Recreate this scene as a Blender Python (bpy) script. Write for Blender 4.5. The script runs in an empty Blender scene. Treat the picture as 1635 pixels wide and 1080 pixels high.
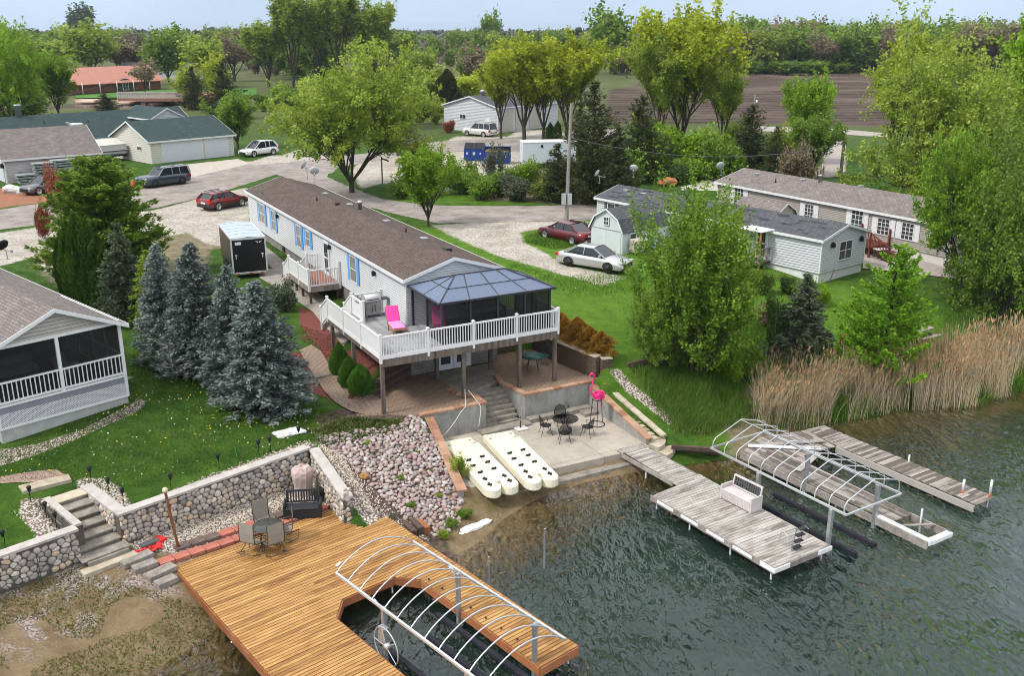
import bpy, math, random
import numpy as np
from mathutils import Vector, Matrix, noise
R=math.radians
rnd=random.Random(7)
nr=np.random.RandomState(11)
S=bpy.context.scene
COL=S.collection
# ---------------------------------------------------------------- camera, sky, sun, exposure
F=1540.; HZ=45.; CAMH=18.6
PITCH=math.atan((540-HZ)/F)
cam=bpy.data.cameras.new('camera'); cam_o=bpy.data.objects.new('camera',cam); COL.objects.link(cam_o)
cam_o.location=(0,0,CAMH); cam_o.rotation_euler=(math.pi/2-PITCH,0,0)
cam.sensor_width=36; cam.lens=F/1635*36; cam.clip_start=.1; cam.clip_end=9000
S.camera=cam_o
SUN_EL=R(52); SUN_AZ=R(243)      # azimuth measured clockwise from +Y
w=bpy.data.worlds.new('World'); S.world=w; w.use_nodes=True
nt=w.node_tree; bg=nt.nodes['Background']
sky=nt.nodes.new('ShaderNodeTexSky'); sky.sky_type='NISHITA'; sky.sun_disc=False
sky.sun_elevation=SUN_EL; sky.sun_rotation=SUN_AZ; sky.air_density=1.0; sky.dust_density=.25; sky.ozone_density=2.5
# thin high veil: the clear sky is sampled a little above the horizon band and mixed with pale cloud
tc=nt.nodes.new('ShaderNodeTexCoord'); va=nt.nodes.new('ShaderNodeVectorMath'); va.operation='ADD'; va.inputs[1].default_value=(0,0,.30); nt.links.new(tc.outputs['Generated'],va.inputs[0])
vn=nt.nodes.new('ShaderNodeVectorMath'); vn.operation='NORMALIZE'; nt.links.new(va.outputs[0],vn.inputs[0]); nt.links.new(vn.outputs[0],sky.inputs[0])
cn=nt.nodes.new('ShaderNodeTexNoise'); cn.inputs['Scale'].default_value=2.2; cn.inputs['Detail'].default_value=6; nt.links.new(tc.outputs['Generated'],cn.inputs['Vector'])
sz=nt.nodes.new('ShaderNodeSeparateXYZ'); nt.links.new(tc.outputs['Generated'],sz.inputs[0])
vr=nt.nodes.new('ShaderNodeValToRGB'); vr.color_ramp.elements[0].position=0; vr.color_ramp.elements[0].color=(.40,.48,.58,1); vr.color_ramp.elements[1].position=.75; vr.color_ramp.elements[1].color=(1,1,1,1); e_=vr.color_ramp.elements.new(.25); e_.color=(.58,.63,.68,1); nt.links.new(sz.outputs[2],vr.inputs[0])
vs=nt.nodes.new('ShaderNodeVectorMath'); vs.operation='SCALE'; nt.links.new(vr.outputs[0],vs.inputs[0])
cr=nt.nodes.new('ShaderNodeMapRange'); cr.inputs[1].default_value=.3; cr.inputs[2].default_value=.7; cr.inputs[3].default_value=5.6; cr.inputs[4].default_value=8.2; nt.links.new(cn.outputs[0],cr.inputs[0]); nt.links.new(cr.outputs[0],vs.inputs['Scale'])
mx=nt.nodes.new('ShaderNodeMix'); mx.data_type='RGBA'; mx.inputs[0].default_value=.85; nt.links.new(sky.outputs[0],mx.inputs[6]); nt.links.new(vs.outputs[0],mx.inputs[7])
nt.links.new(mx.outputs[2],bg.inputs[0]); bg.inputs[1].default_value=.128
sl=bpy.data.lights.new('sun','SUN'); sl.energy=1.5; sl.angle=R(10); sl.color=(1,.96,.9)
so=bpy.data.objects.new('sun',sl); COL.objects.link(so)
sd=Vector((math.sin(SUN_AZ)*math.cos(SUN_EL),math.cos(SUN_AZ)*math.cos(SUN_EL),math.sin(SUN_EL)))
so.rotation_euler=(-sd).to_track_quat('-Z','Y').to_euler(); so.location=(0,-20,60)
S.view_settings.view_transform='Standard'; S.view_settings.look='None'; S.view_settings.exposure=.95; S.view_settings.gamma=1
S.cycles.max_bounces=8; S.cycles.diffuse_bounces=3; S.cycles.glossy_bounces=3; S.cycles.transmission_bounces=4; S.cycles.transparent_max_bounces=8
S.cycles.use_adaptive_sampling=True; S.cycles.adaptive_threshold=.015
S.cycles.use_denoising=True; S.cycles.pixel_filter_type='BLACKMAN_HARRIS'; S.cycles.filter_width=.95
# ---------------------------------------------------------------- measuring: a photo point at a known height -> the place it stands
_c,_s=math.cos(PITCH),math.sin(PITCH)
def P(u,v,z=0.):
    a=(u-817.5)/F; b=(540-v)/F
    t=(z-CAMH)/(-_s+_c*b)
    return Vector((a*t,(_c+_s*b)*t,z))
def Zat(x,y,v):
    k=(540-v)/F
    return (k*y*_c-y*_s)/(_c+k*_s)+CAMH
def rel(O,A,q):
    dx=q[0]-O[0];dy=q[1]-O[1]
    return (dx*math.cos(A)+dy*math.sin(A),-dx*math.sin(A)+dy*math.cos(A))
def depth(q): return q[1]*_c-(q[2]-CAMH)*_s
# ---------------------------------------------------------------- mesh building
class MB:
    def __init__(s): s.v=[];s.f=[];s.m=[];s.T=None;s.sm=[]
    def add(s,vs,fs,m=0,smooth=False):
        b=len(s.v)
        if s.T is not None: vs=[s.T@Vector(q) for q in vs]
        s.v.extend([tuple(q) for q in vs])
        for f in fs: s.f.append(tuple(b+i for i in f)); s.m.append(m); s.sm.append(smooth)
        return s
    def box(s,x0,x1,y0,y1,z0,z1,m=0):
        return s.add([(x0,y0,z0),(x1,y0,z0),(x1,y1,z0),(x0,y1,z0),(x0,y0,z1),(x1,y0,z1),(x1,y1,z1),(x0,y1,z1)],
          [(0,3,2,1),(4,5,6,7),(0,1,5,4),(1,2,6,5),(2,3,7,6),(3,0,4,7)],m)
    def bbox(s,x0,x1,y0,y1,z0,z1,b=.02,m=0):   # chamfered box
        vs=[];fs=[]
        for (z,i) in ((z0,b),(z0+b,0),(z1-b,0),(z1,b)):
            vs+=[(x0+i,y0+i,z),(x1-i,y0+i,z),(x1-i,y1-i,z),(x0+i,y1-i,z)]
        fs=[(3,2,1,0),(12,13,14,15)]
        for k in range(3):
            for j in range(4): a=k*4+j;c=k*4+(j+1)%4; fs.append((a,c,c+4,a+4))
        return s.add(vs,fs,m)
    def beam(s,p0,p1,w,h,m=0,up=(0,0,1)):
        p0=Vector(p0);p1=Vector(p1);d=(p1-p0).normalized();u=Vector(up)
        if abs(d.dot(u))>.98: u=Vector((0,1,0))
        r=d.cross(u).normalized();u=r.cross(d).normalized()
        vs=[p+r*a*w/2+u*b*h/2 for p in (p0,p1) for a,b in ((-1,-1),(1,-1),(1,1),(-1,1))]
        return s.add(vs,[(0,3,2,1),(4,5,6,7),(0,1,5,4),(1,2,6,5),(2,3,7,6),(3,0,4,7)],m)
    def tube(s,pts,r,n=8,m=0,closed=False):
        pts=[Vector(p) for p in pts];N=len(pts);rs=r if isinstance(r,(list,tuple)) else [r]*N
        vs=[];fs=[];pr=None
        for i,p in enumerate(pts):
            if closed: d=(pts[(i+1)%N]-pts[i-1])
            else: d=pts[min(i+1,N-1)]-pts[max(i-1,0)]
            d=d.normalized() if d.length>1e-9 else Vector((0,0,1))
            if pr is None:
                a=Vector((0,0,1)) if abs(d.z)<.9 else Vector((1,0,0)); pr=d.cross(a).normalized()
            else:
                pr=(pr-d*pr.dot(d)); pr=pr.normalized() if pr.length>1e-6 else d.orthogonal().normalized()
            q=d.cross(pr)
            for k in range(n):
                t=2*math.pi*k/n; vs.append(p+(pr*math.cos(t)+q*math.sin(t))*rs[i])
        for i in range(N if closed else N-1):
            j=(i+1)%N
            for k in range(n): fs.append((i*n+k,i*n+(k+1)%n,j*n+(k+1)%n,j*n+k))
        s.add(vs,fs,m,True)
        if not closed: s.add(vs[:n],[tuple(reversed(range(n)))],m); s.add(vs[-n:],[tuple(range(n))],m)
        return s
    def lathe(s,prof,n=16,m=0,c=(0,0,0),smooth=True):
        vs=[];fs=[]
        for (r,z) in prof:
            for k in range(n):
                t=2*math.pi*k/n; vs.append((c[0]+r*math.cos(t),c[1]+r*math.sin(t),c[2]+z))
        for i in range(len(prof)-1):
            for k in range(n): fs.append((i*n+k,i*n+(k+1)%n,(i+1)*n+(k+1)%n,(i+1)*n+k))
        if prof[0][0]>1e-4: fs.append(tuple(reversed(range(n))))
        if prof[-1][0]>1e-4: fs.append(tuple(range((len(prof)-1)*n,len(prof)*n)))
        return s.add(vs,fs,m,smooth)
    def prism(s,poly,z0,z1,m=0,mside=None):
        n=len(poly)
        a=sum(poly[i][0]*poly[(i+1)%n][1]-poly[(i+1)%n][0]*poly[i][1] for i in range(n))
        if a<0: poly=list(reversed(poly))
        za=z0 if callable(z0) else (lambda x,y:z0); zb=z1 if callable(z1) else (lambda x,y:z1)
        vs=[(x,y,za(x,y)) for x,y in poly]+[(x,y,zb(x,y)) for x,y in poly]
        s.add(vs,[tuple(reversed(range(n))),tuple(range(n,2*n))],m)
        s.add(vs,[(i,(i+1)%n,n+(i+1)%n,n+i) for i in range(n)],m if mside is None else mside)
        return s
    def ball(s,c,r,seg=8,rings=6,m=0,sc=(1,1,1)):
        prof=[(max(1e-5,math.sin(math.pi*i/rings))*1,-math.cos(math.pi*i/rings)) for i in range(rings+1)]
        vs=[];fs=[]
        for (a,z) in prof:
            for k in range(seg):
                t=2*math.pi*k/seg; vs.append((c[0]+a*r*sc[0]*math.cos(t),c[1]+a*r*sc[1]*math.sin(t),c[2]+z*r*sc[2]))
        for i in range(rings):
            for k in range(seg): fs.append((i*seg+k,i*seg+(k+1)%seg,(i+1)*seg+(k+1)%seg,(i+1)*seg+k))
        return s.add(vs,fs,m,True)
    def build(s,name,mats,parent=None,label=None,uv=False):
        me=bpy.data.meshes.new(name); me.from_pydata(s.v,[],s.f)
        if not isinstance(mats,(list,tuple)): mats=[mats]
        for q in mats: me.materials.append(q)
        me.polygons.foreach_set('material_index',s.m); me.polygons.foreach_set('use_smooth',s.sm)
        me.update()
        o=bpy.data.objects.new(name,me); COL.objects.link(o)
        if parent is not None: o.parent=parent
        if label: o['label']=label
        if uv: slopeuv(me)
        return o
def slopeuv(me):
    l=me.uv_layers.new(name='UVMap').data
    for p in me.polygons:
        n=p.normal; t=n.cross(Vector((0,0,1))); t=t.normalized() if t.length>.05 else Vector((1,0,0)); s_=n.cross(t)
        for li in p.loop_indices:
            c=me.vertices[me.loops[li].vertex_index].co; l[li].uv=(c.dot(t),c.dot(s_))
def fastmesh(name,V,FQ,mat,smooth=False,mi=None):
    """V (n,3), FQ (m,k) same-sided faces"""
    me=bpy.data.meshes.new(name); V=np.asarray(V,dtype=np.float32); FQ=np.asarray(FQ,dtype=np.int32)
    k=FQ.shape[1]
    me.vertices.add(len(V)); me.vertices.foreach_set('co',V.ravel())
    me.loops.add(FQ.size); me.loops.foreach_set('vertex_index',FQ.ravel())
    me.polygons.add(len(FQ)); me.polygons.foreach_set('loop_start',np.arange(0,FQ.size,k,dtype=np.int32))
    try: me.polygons.foreach_set('loop_total',np.full(len(FQ),k,dtype=np.int32))
    except Exception: pass
    for q in (mat if isinstance(mat,(list,tuple)) else [mat]): me.materials.append(q)
    if mi is not None: me.polygons.foreach_set('material_index',np.asarray(mi,dtype=np.int32))
    me.polygons.foreach_set('use_smooth',np.full(len(FQ),smooth,dtype=bool))
    me.update(calc_edges=True); me.validate()
    return me
def link(name,me,parent=None,loc=None,rz=0,sc=None):
    o=bpy.data.objects.new(name,me); COL.objects.link(o)
    if parent is not None: o.parent=parent
    if loc is not None: o.location=loc
    o.rotation_euler=(0,0,rz)
    if sc is not None: o.scale=(sc,sc,sc) if not isinstance(sc,(tuple,list)) else sc
    return o
def tag(o,label,cat,group=None,kind=None):
    if label: o['label']=label
    if cat: o['category']=cat
    if group: o['group']=group
    if kind: o['kind']=kind
    return o
def thing(name,label,cat,loc=(0,0,0),rz=0,group=None):
    o=bpy.data.objects.new(name,None); COL.objects.link(o); o.location=loc; o.rotation_euler=(0,0,rz); o.empty_display_size=.2
    return tag(o,label,cat,group)
def struct(o,kind='structure'): o['kind']=kind; return o
def kids(o): return [c for c in bpy.data.objects if c.parent is o]
def copy_tree(root,loc,rz,label=None,sc=None,group=None):
    r=root.copy(); COL.objects.link(r); r.location=loc; r.rotation_euler=(0,0,rz)
    if sc is not None: r.scale=sc if isinstance(sc,(tuple,list)) else (sc,sc,sc)
    if label: r['label']=label
    if group: r['group']=group
    def rec(src,dst):
        for ch in list(src.children):
            c=ch.copy(); COL.objects.link(c); c.parent=dst; rec(ch,c)
    rec(root,r)
    return r
# ---------------------------------------------------------------- materials
def newmat(name):
    m=bpy.data.materials.new(name); m.use_nodes=True
    nt=m.node_tree; b=nt.nodes['Principled BSDF']
    return m,nt,b
def N(nt,t,**k):
    n=nt.nodes.new(t)
    for a,b in k.items():
        if a in ('ins',):
            for i,vv in b.items(): n.inputs[i].default_value=vv
        else: setattr(n,a,b)
    return n
def ramp(nt,stops,interp='LINEAR'):
    n=nt.nodes.new('ShaderNodeValToRGB'); n.color_ramp.interpolation=interp
    e=n.color_ramp.elements
    while len(e)<len(stops): e.new(.5)
    for i,(p,c) in enumerate(stops):
        e[i].position=p; e[i].color=(c[0],c[1],c[2],1) if len(c)==3 else c
    return n
def g(v): return (v,v,v)
def noisy(name,cols,scale=4,detail=6,rough=.8,bump=.0,bscale=None,spec=.3,metal=0,coord='Object',rough_n=.6,stretch=None,lo=.3,hi=.7,island=0.,bdist=.02,coat=0):
    """colour = ramp over noise; optional per-island jitter and bump"""
    m,nt,b=newmat(name)
    tc=N(nt,'ShaderNodeTexCoord'); src=tc.outputs[coord]
    if stretch:
        mp=N(nt,'ShaderNodeMapping'); mp.inputs['Scale'].default_value=stretch; nt.links.new(src,mp.inputs[0]); src=mp.outputs[0]
    no=N(nt,'ShaderNodeTexNoise',ins={'Scale':scale,'Detail':detail,'Roughness':rough_n}); nt.links.new(src,no.inputs['Vector'])
    k=len(cols); st=[(lo+(hi-lo)*i/max(1,k-1),c) for i,c in enumerate(cols)]
    fac=no.outputs[0]
    if island:
        ge=N(nt,'ShaderNodeNewGeometry')
        mm=N(nt,'ShaderNodeMath',operation='MULTIPLY_ADD'); nt.links.new(ge.outputs['Random Per Island'],mm.inputs[0]); mm.inputs[1].default_value=island
        m2=N(nt,'ShaderNodeMath',operation='SUBTRACT'); nt.links.new(fac,m2.inputs[0]); m2.inputs[1].default_value=island/2
        nt.links.new(m2.outputs[0],mm.inputs[2]); fac=mm.outputs[0]
    rp=ramp(nt,st); nt.links.new(fac,rp.inputs[0]); nt.links.new(rp.outputs[0],b.inputs['Base Color'])
    b.inputs['Roughness'].default_value=rough; b.inputs['Specular IOR Level'].default_value=spec; b.inputs['Metallic'].default_value=metal
    if coat: b.inputs['Coat Weight'].default_value=coat; b.inputs['Coat Roughness'].default_value=.08
    if bump:
        n2=N(nt,'ShaderNodeTexNoise',ins={'Scale':bscale or scale*6,'Detail':4}); nt.links.new(src,n2.inputs['Vector'])
        bp=N(nt,'ShaderNodeBump',ins={'Strength':bump,'Distance':bdist}); nt.links.new(n2.outputs[0],bp.inputs['Height']); nt.links.new(bp.outputs[0],b.inputs['Normal'])
    return m
def flat(name,c,rough=.6,spec=.3,metal=0,var=.12,scale=2.,coat=0,bump=0):
    d=[max(0,x*(1-var)) for x in c]; u=[min(1,x*(1+var)) for x in c]
    return noisy(name,[d,c,u],scale=scale,rough=rough,spec=spec,metal=metal,coat=coat,bump=bump,bscale=40)
def shingles(name,c0,c1,c2,patch=.25):
    """roof shingles: generated from object coords along slope; brick pattern over u (x) and the slope height"""
    m,nt,b=newmat(name)
    uv=N(nt,'ShaderNodeUVMap')
    br=N(nt,'ShaderNodeTexBrick',offset=.5,ins={'Scale':1,'Mortar Size':.012,'Brick Width':.33,'Row Height':.15,'Bias':0})
    br.inputs['Color1'].default_value=(*c0,1);br.inputs['Color2'].default_value=(*c1,1);br.inputs['Mortar'].default_value=(c0[0]*.45,c0[1]*.45,c0[2]*.45,1)
    nt.links.new(uv.outputs[0],br.inputs[0])
    no=N(nt,'ShaderNodeTexNoise',ins={'Scale':.9,'Detail':5,'Roughness':.7}); nt.links.new(uv.outputs[0],no.inputs['Vector'])
    rp=ramp(nt,[(.35,g(0)),(.7,g(1))]); nt.links.new(no.outputs[0],rp.inputs[0])
    n3=N(nt,'ShaderNodeTexNoise',ins={'Scale':14,'Detail':3,'Roughness':.8}); nt.links.new(uv.outputs[0],n3.inputs['Vector'])
    r3=ramp(nt,[(.3,g(.62)),(.7,g(1.45))]); nt.links.new(n3.outputs[0],r3.inputs[0])
    mx=N(nt,'ShaderNodeMix',data_type='RGBA'); mm=N(nt,'ShaderNodeMath',operation='MULTIPLY'); nt.links.new(rp.outputs[0],mm.inputs[0]); mm.inputs[1].default_value=patch
    nt.links.new(mm.outputs[0],mx.inputs[0]); nt.links.new(br.outputs[0],mx.inputs[6]); mx.inputs[7].default_value=(*c2,1)
    m2=N(nt,'ShaderNodeMix',data_type='RGBA',blend_type='MULTIPLY'); m2.inputs[0].default_value=1; nt.links.new(mx.outputs[2],m2.inputs[6]); nt.links.new(r3.outputs[0],m2.inputs[7])
    nt.links.new(m2.outputs[2],b.inputs['Base Color']); b.inputs['Roughness'].default_value=.95; b.inputs['Specular IOR Level'].default_value=.15
    bp=N(nt,'ShaderNodeBump',ins={'Strength':.5,'Distance':.02}); nt.links.new(br.outputs[1],bp.inputs['Height']); bp.invert=True; nt.links.new(bp.outputs[0],b.inputs['Normal'])
    return m
def pavers(name,c0,c1,c2,bw=.22,rh=.11,mort=.012,rot=0.,mortc=None):
    m,nt,b=newmat(name)
    tc=N(nt,'ShaderNodeTexCoord'); mp=N(nt,'ShaderNodeMapping'); mp.inputs['Rotation'].default_value=(0,0,rot); nt.links.new(tc.outputs['Object'],mp.inputs[0])
    br=N(nt,'ShaderNodeTexBrick',offset=.5,ins={'Scale':1,'Mortar Size':mort,'Brick Width':bw,'Row Height':rh,'Bias':0})
    br.inputs['Color1'].default_value=(*c0,1);br.inputs['Color2'].default_value=(*c1,1);br.inputs['Mortar'].default_value=(*(mortc or [x*.35 for x in c0]),1)
    nt.links.new(mp.outputs[0],br.inputs[0])
    no=N(nt,'ShaderNodeTexNoise',ins={'Scale':1.3,'Detail':7,'Roughness':.75}); nt.links.new(tc.outputs['Object'],no.inputs['Vector'])
    rp=ramp(nt,[(.35,g(0)),(.65,g(1))]); nt.links.new(no.outputs[0],rp.inputs[0])
    mx=N(nt,'ShaderNodeMix',data_type='RGBA'); mm=N(nt,'ShaderNodeMath',operation='MULTIPLY'); nt.links.new(rp.outputs[0],mm.inputs[0]); mm.inputs[1].default_value=.55
    nt.links.new(mm.outputs[0],mx.inputs[0]); nt.links.new(br.outputs[0],mx.inputs[6]); mx.inputs[7].default_value=(*c2,1)
    nt.links.new(mx.outputs[2],b.inputs['Base Color']); b.inputs['Roughness'].default_value=.9; b.inputs['Specular IOR Level'].default_value=.2
    bp=N(nt,'ShaderNodeBump',ins={'Strength':.6,'Distance':.02}); nt.links.new(br.outputs[1],bp.inputs['Height']); bp.invert=True; nt.links.new(bp.outputs[0],b.inputs['Normal'])
    return m
def leafmat(name,cols,trans=.25,rough=.55):
    m,nt,b=newmat(name)
    ge=N(nt,'ShaderNodeNewGeometry'); oi=N(nt,'ShaderNodeObjectInfo')
    tc=N(nt,'ShaderNodeTexCoord'); no=N(nt,'ShaderNodeTexNoise',ins={'Scale':.55,'Detail':3}); nt.links.new(tc.outputs['Object'],no.inputs['Vector'])
    a=N(nt,'ShaderNodeMath',operation='MULTIPLY_ADD'); nt.links.new(ge.outputs['Random Per Island'],a.inputs[0]); a.inputs[1].default_value=.55
    a2=N(nt,'ShaderNodeMath',operation='MULTIPLY_ADD'); nt.links.new(no.outputs[0],a2.inputs[0]); a2.inputs[1].default_value=1.1; a2.inputs[2].default_value=-.33
    nt.links.new(a2.outputs[0],a.inputs[2])
    k=len(cols); rp=ramp(nt,[(i/(k-1),c) for i,c in enumerate(cols)]); nt.links.new(a.outputs[0],rp.inputs[0])
    hs=N(nt,'ShaderNodeHueSaturation'); m3=N(nt,'ShaderNodeMath',operation='MULTIPLY_ADD'); nt.links.new(oi.outputs['Random'],m3.inputs[0]); m3.inputs[1].default_value=.4; m3.inputs[2].default_value=.8
    nt.links.new(m3.outputs[0],hs.inputs['Value']); nt.links.new(rp.outputs[0],hs.inputs['Color'])
    nt.links.new(hs.outputs[0],b.inputs['Base Color']); b.inputs['Roughness'].default_value=rough; b.inputs['Specular IOR Level'].default_value=.25
    if trans:
        tr=N(nt,'ShaderNodeBsdfTranslucent'); ms=N(nt,'ShaderNodeMixShader'); ms.inputs[0].default_value=trans
        nt.links.new(hs.outputs[0],tr.inputs[0]); nt.links.new(b.outputs[0],ms.inputs[1]); nt.links.new(tr.outputs[0],ms.inputs[2])
        nt.links.new(ms.outputs[0],nt.nodes['Material Output'].inputs[0])
    return m
def glassmat(name,c=(.02,.022,.026),rough=.06,spec=.35):
    m,nt,b=newmat(name); b.inputs['Base Color'].default_value=(*c,1); b.inputs['Roughness'].default_value=rough; b.inputs['Specular IOR Level'].default_value=spec
    return m
# ---------------------------------------------------------------- frames of the place
UP=3.8                                   # level of the upland
def Fr(u,v,z,ang): return (P(u,v,z),ang)
OD_=P(608,573,4.6); AD=R(28.6)           # deck of the mobile home
OW_=P(189,822,2.35); AW=R(45.5)          # stone wall
OO_=P(278,905,.75); AO=R(41.5)           # cedar deck
OG_=P(1040,790,.6); AG=R(-57.5)          # grey dock
def toW(fr,x,y,z=0):
    O,A=fr
    return Vector((O[0]+x*math.cos(A)-y*math.sin(A),O[1]+x*math.sin(A)+y*math.cos(A),z))
FD=(OD_,AD);FW=(OW_,AW);FO=(OO_,AO);FG=(OG_,AG)
def poly(fr,pts): return [tuple(toW(fr,x,y)[:2]) for x,y in pts]
def pxpoly(z,pts): return [tuple(P(u,v,z)[:2]) for u,v in pts]
beach_poly=poly(FW,[(-30,.15),(-1.5,.15),(-1.5,3.2),(0.1,3.2),(0.1,.2),(8.0,.2),(6.95,-3.9),(6.95,-8),(6.95,-60),(-30,-60)])
terrL=poly(FD,[(1.44,-.96),(11.15,-1.0),(11.35,-.6),(10.95,4.0),(10.9,5.15),(8.4,5.15),(7.9,5.6),(7.9,33),(3.35,33),(3.35,4.6),(3.0,4.2),(.9,2.9),(-.9,2.1),(-1.1,.3),(.3,-.2)])
terrR=poly(FD,[(6.8,-1.0),(10.9,-1.1),(11.35,-.6),(10.95,4.0),(10.9,5.2),(6.6,4.2),(6.7,2.0),(6.45,1.1)])
patio=poly(FD,[(.85,-5.9),(1.75,-.85),(4.6,-.8),(4.7,1.4),(6.8,1.4),(6.9,-.9),(10.62,-.9),(10.62,-6.3)])
def inside(X,Y,pl):
    r=np.zeros(X.shape,bool);n=len(pl);j=n-1
    for i in range(n):
        xi,yi=pl[i];xj,yj=pl[j]
        if yi!=yj:
            c=((yi>Y)!=(yj>Y))&(X<(xj-xi)*(Y-yi)/(yj-yi)+xi); r^=c
        j=i
    return r
def sdist(X,Y,pl):   # signed, negative inside
    d=np.full(X.shape,1e9);n=len(pl)
    for i in range(n):
        ax,ay=pl[i];bx,by=pl[(i+1)%n];ex,ey=bx-ax,by-ay;L=ex*ex+ey*ey+1e-12
        t=np.clip(((X-ax)*ex+(Y-ay)*ey)/L,0,1)
        d=np.minimum(d,np.hypot(X-ax-t*ex,Y-ay-t*ey))
    return np.where(inside(X,Y,pl),-d,d)
def ctrl(L):
    out=[]
    for c in L:
        if c[0]=='w': out.append(c[1:])
        elif c[0]=='D': q=toW(FD,c[1],c[2]); out.append((q[0],q[1],c[3]))
        elif c[0]=='W': q=toW(FW,c[1],c[2]); out.append((q[0],q[1],c[3]))
        else: q=P(*c); out.append((q[0],q[1],q[2]))
    return np.array(out)
lake=[(740,882,0),(870,793,.0),(800,900,-.28),(900,880,-.6),(1000,850,-.9),(760,960,-.5),(1100,900,-1.8),(1300,1000,-2.6),(1500,920,-2.6),(1635,760,-2.2),(1500,720,-.8),
 (1630,680,-.7),(1380,700,-.4),(1250,765,-.6),(1100,775,-.4),(930,800,-.3),(1600,652,-.45),(1620,617,0),(1560,642,0),(1440,650,0),(1330,672,0),(1225,690,.02),(1180,730,.0),
 (700,1040,-1.2),(800,1070,-2),(950,1060,-2.3),('w',20,15,-2.8),('w',5,5,-2.8),('w',-6,12,-2.5),('w',40,20,-2.8),('w',44,34,-2.5),('w',30,40,-1),('w',30,43,0),('w',44,46,0),('w',0,-25,-2.8),('w',40,-25,-2.8)]
UCP=ctrl(lake+[(190,775,2.3),(330,740,2.3),(480,698,2.3),(205,640,2.75),(12,700,2.5),(100,740,2.35),(250,600,3.0),(300,560,3.25),(0,790,2.4),(520,660,2.05),(440,580,2.9),(480,640,2.35),
 (500,590,2.5),(540,625,2.05),(470,545,3.0),(490,500,3.35),(455,470,3.6),(420,440,3.8),(400,500,3.5),(340,440,3.75),(200,470,3.75),(100,440,3.8),(520,545,3.15),(545,575,2.75),(575,600,2.4),(600,640,1.95),
 ('D',1.5,4.2,3.3),('D',2,7,3.7),('D',5,8,3.8),('D',.2,3.6,2.9),('D',-1.6,1.2,2.0),
 (560,665,2.0),(620,662,1.9),(660,672,1.85),(500,720,2.2),(560,770,1.5),(600,800,1.0),(640,720,1.6),(690,740,1.2),(650,790,.9),(700,810,.6),(640,830,.62),(700,850,.3),(720,870,.1),(733,835,.3),(725,780,.75),(752,812,.22),(840,795,.08),
 ('D',11.6,1.5,2.95),('D',11.8,-.6,2.7),('D',11.5,4,3.4),('D',10,6,3.75),('D',13,2,3.0),('D',15,1,2.75),('D',17,3,2.9),('D',14,6,3.5),('D',12.8,-1.5,2.0),('D',16.5,-1.6,2.0),('D',12,-3,1.5),('D',12.2,-4.6,1.0),
 ('D',12.6,-6,.6),('D',13.5,-7,.25),('D',14,-4,1.1),('D',16,-4,1.1),('D',18,-2,1.6),('D',20,-3,1.0),('D',22,0,1.6),('D',11.3,-2.5,1.35),('D',11,-5,.8),
 (1290,600,1.6),(1300,560,2.4),(1260,640,.7),(1340,640,.5),(1440,600,.9),(1450,540,2.0),(1380,480,2.9),(1550,590,.6),(1500,500,2.8),(1600,560,.8),(1600,480,2.6),(1310,455,3.0),(1380,430,3.1),(1450,410,3.5),(1200,440,3.4),(1100,420,3.6),
 (1000,440,3.7),(860,400,3.8),(700,355,3.8),(500,320,3.8),(150,350,3.8),(1000,340,3.8),(1250,300,3.8),(1500,320,3.8),(1000,470,3.4),
 ('w',-40,30,2.6),('w',-34,40,2.9),('w',-38,60,3.8),('w',-40,75,3.8),('w',-10,75,3.8),('w',15,80,3.8),('w',44,80,3.8),('w',44,60,3.6),('w',32,52,2.6),('w',44,52,2.2),('w',-25,75,3.8),('w',30,75,3.8)])
BCP=ctrl([('W',0,-.1,1.15),('W',4,0,1.0),('W',7.6,0,.9),('W',-1.5,-.3,1.08),('W',-4,0,1.02),('W',-9,0,1.0),('W',-20,0,1.0),('W',-.7,-.4,1.05),('W',-.7,3,1.2),('W',2,-1.5,.82),('W',5,-1.8,.7),('W',7,-2.5,.65),
 (100,1000,.5),(300,980,.33),(343,1004,.0),(232,1080,.0),(0,1080,.55),(60,950,.85),(200,940,.75),(260,1000,.4),(370,1040,-.25),(300,1080,-.25),('W',4,-4,.1),('W',6.9,-4.2,.45),('W',6.9,-6.5,-.3),('W',3,-6,-.5),('W',-20,-9,.3),('W',-25,-14,-.5),('W',-8,-12,-.6),
 (700,1040,-1.2),(800,1070,-2),('w',-6,12,-2.5),('w',5,5,-2.8),('w',-25,10,-1.2),('W',-20,-5,.7)])
class RBF:
    def __init__(s,C):
        s.C=C; n=len(C); D=np.hypot(C[:,None,0]-C[None,:,0],C[:,None,1]-C[None,:,1])
        A=np.zeros((n+3,n+3)); A[:n,:n]=D-np.eye(n)*.25; A[:n,n]=1;A[:n,n+1:n+3]=C[:,:2];A[n,:n]=1;A[n+1:n+3,:n]=C[:,:2].T
        s.w=np.linalg.solve(A,np.concatenate([C[:,2],[0,0,0]]))
    def __call__(s,X,Y):
        sh=X.shape;X=X.ravel();Y=Y.ravel();o=np.empty(len(X));n=len(s.C)
        for i in range(0,len(X),20000):
            x=X[i:i+20000];y=Y[i:i+20000]
            D=np.hypot(x[:,None]-s.C[None,:,0],y[:,None]-s.C[None,:,1])
            o[i:i+20000]=D@s.w[:n]+s.w[n]+s.w[n+1]*x+s.w[n+2]*y
        return o.reshape(sh)
rU=RBF(UCP);rB=RBF(BCP)
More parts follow.
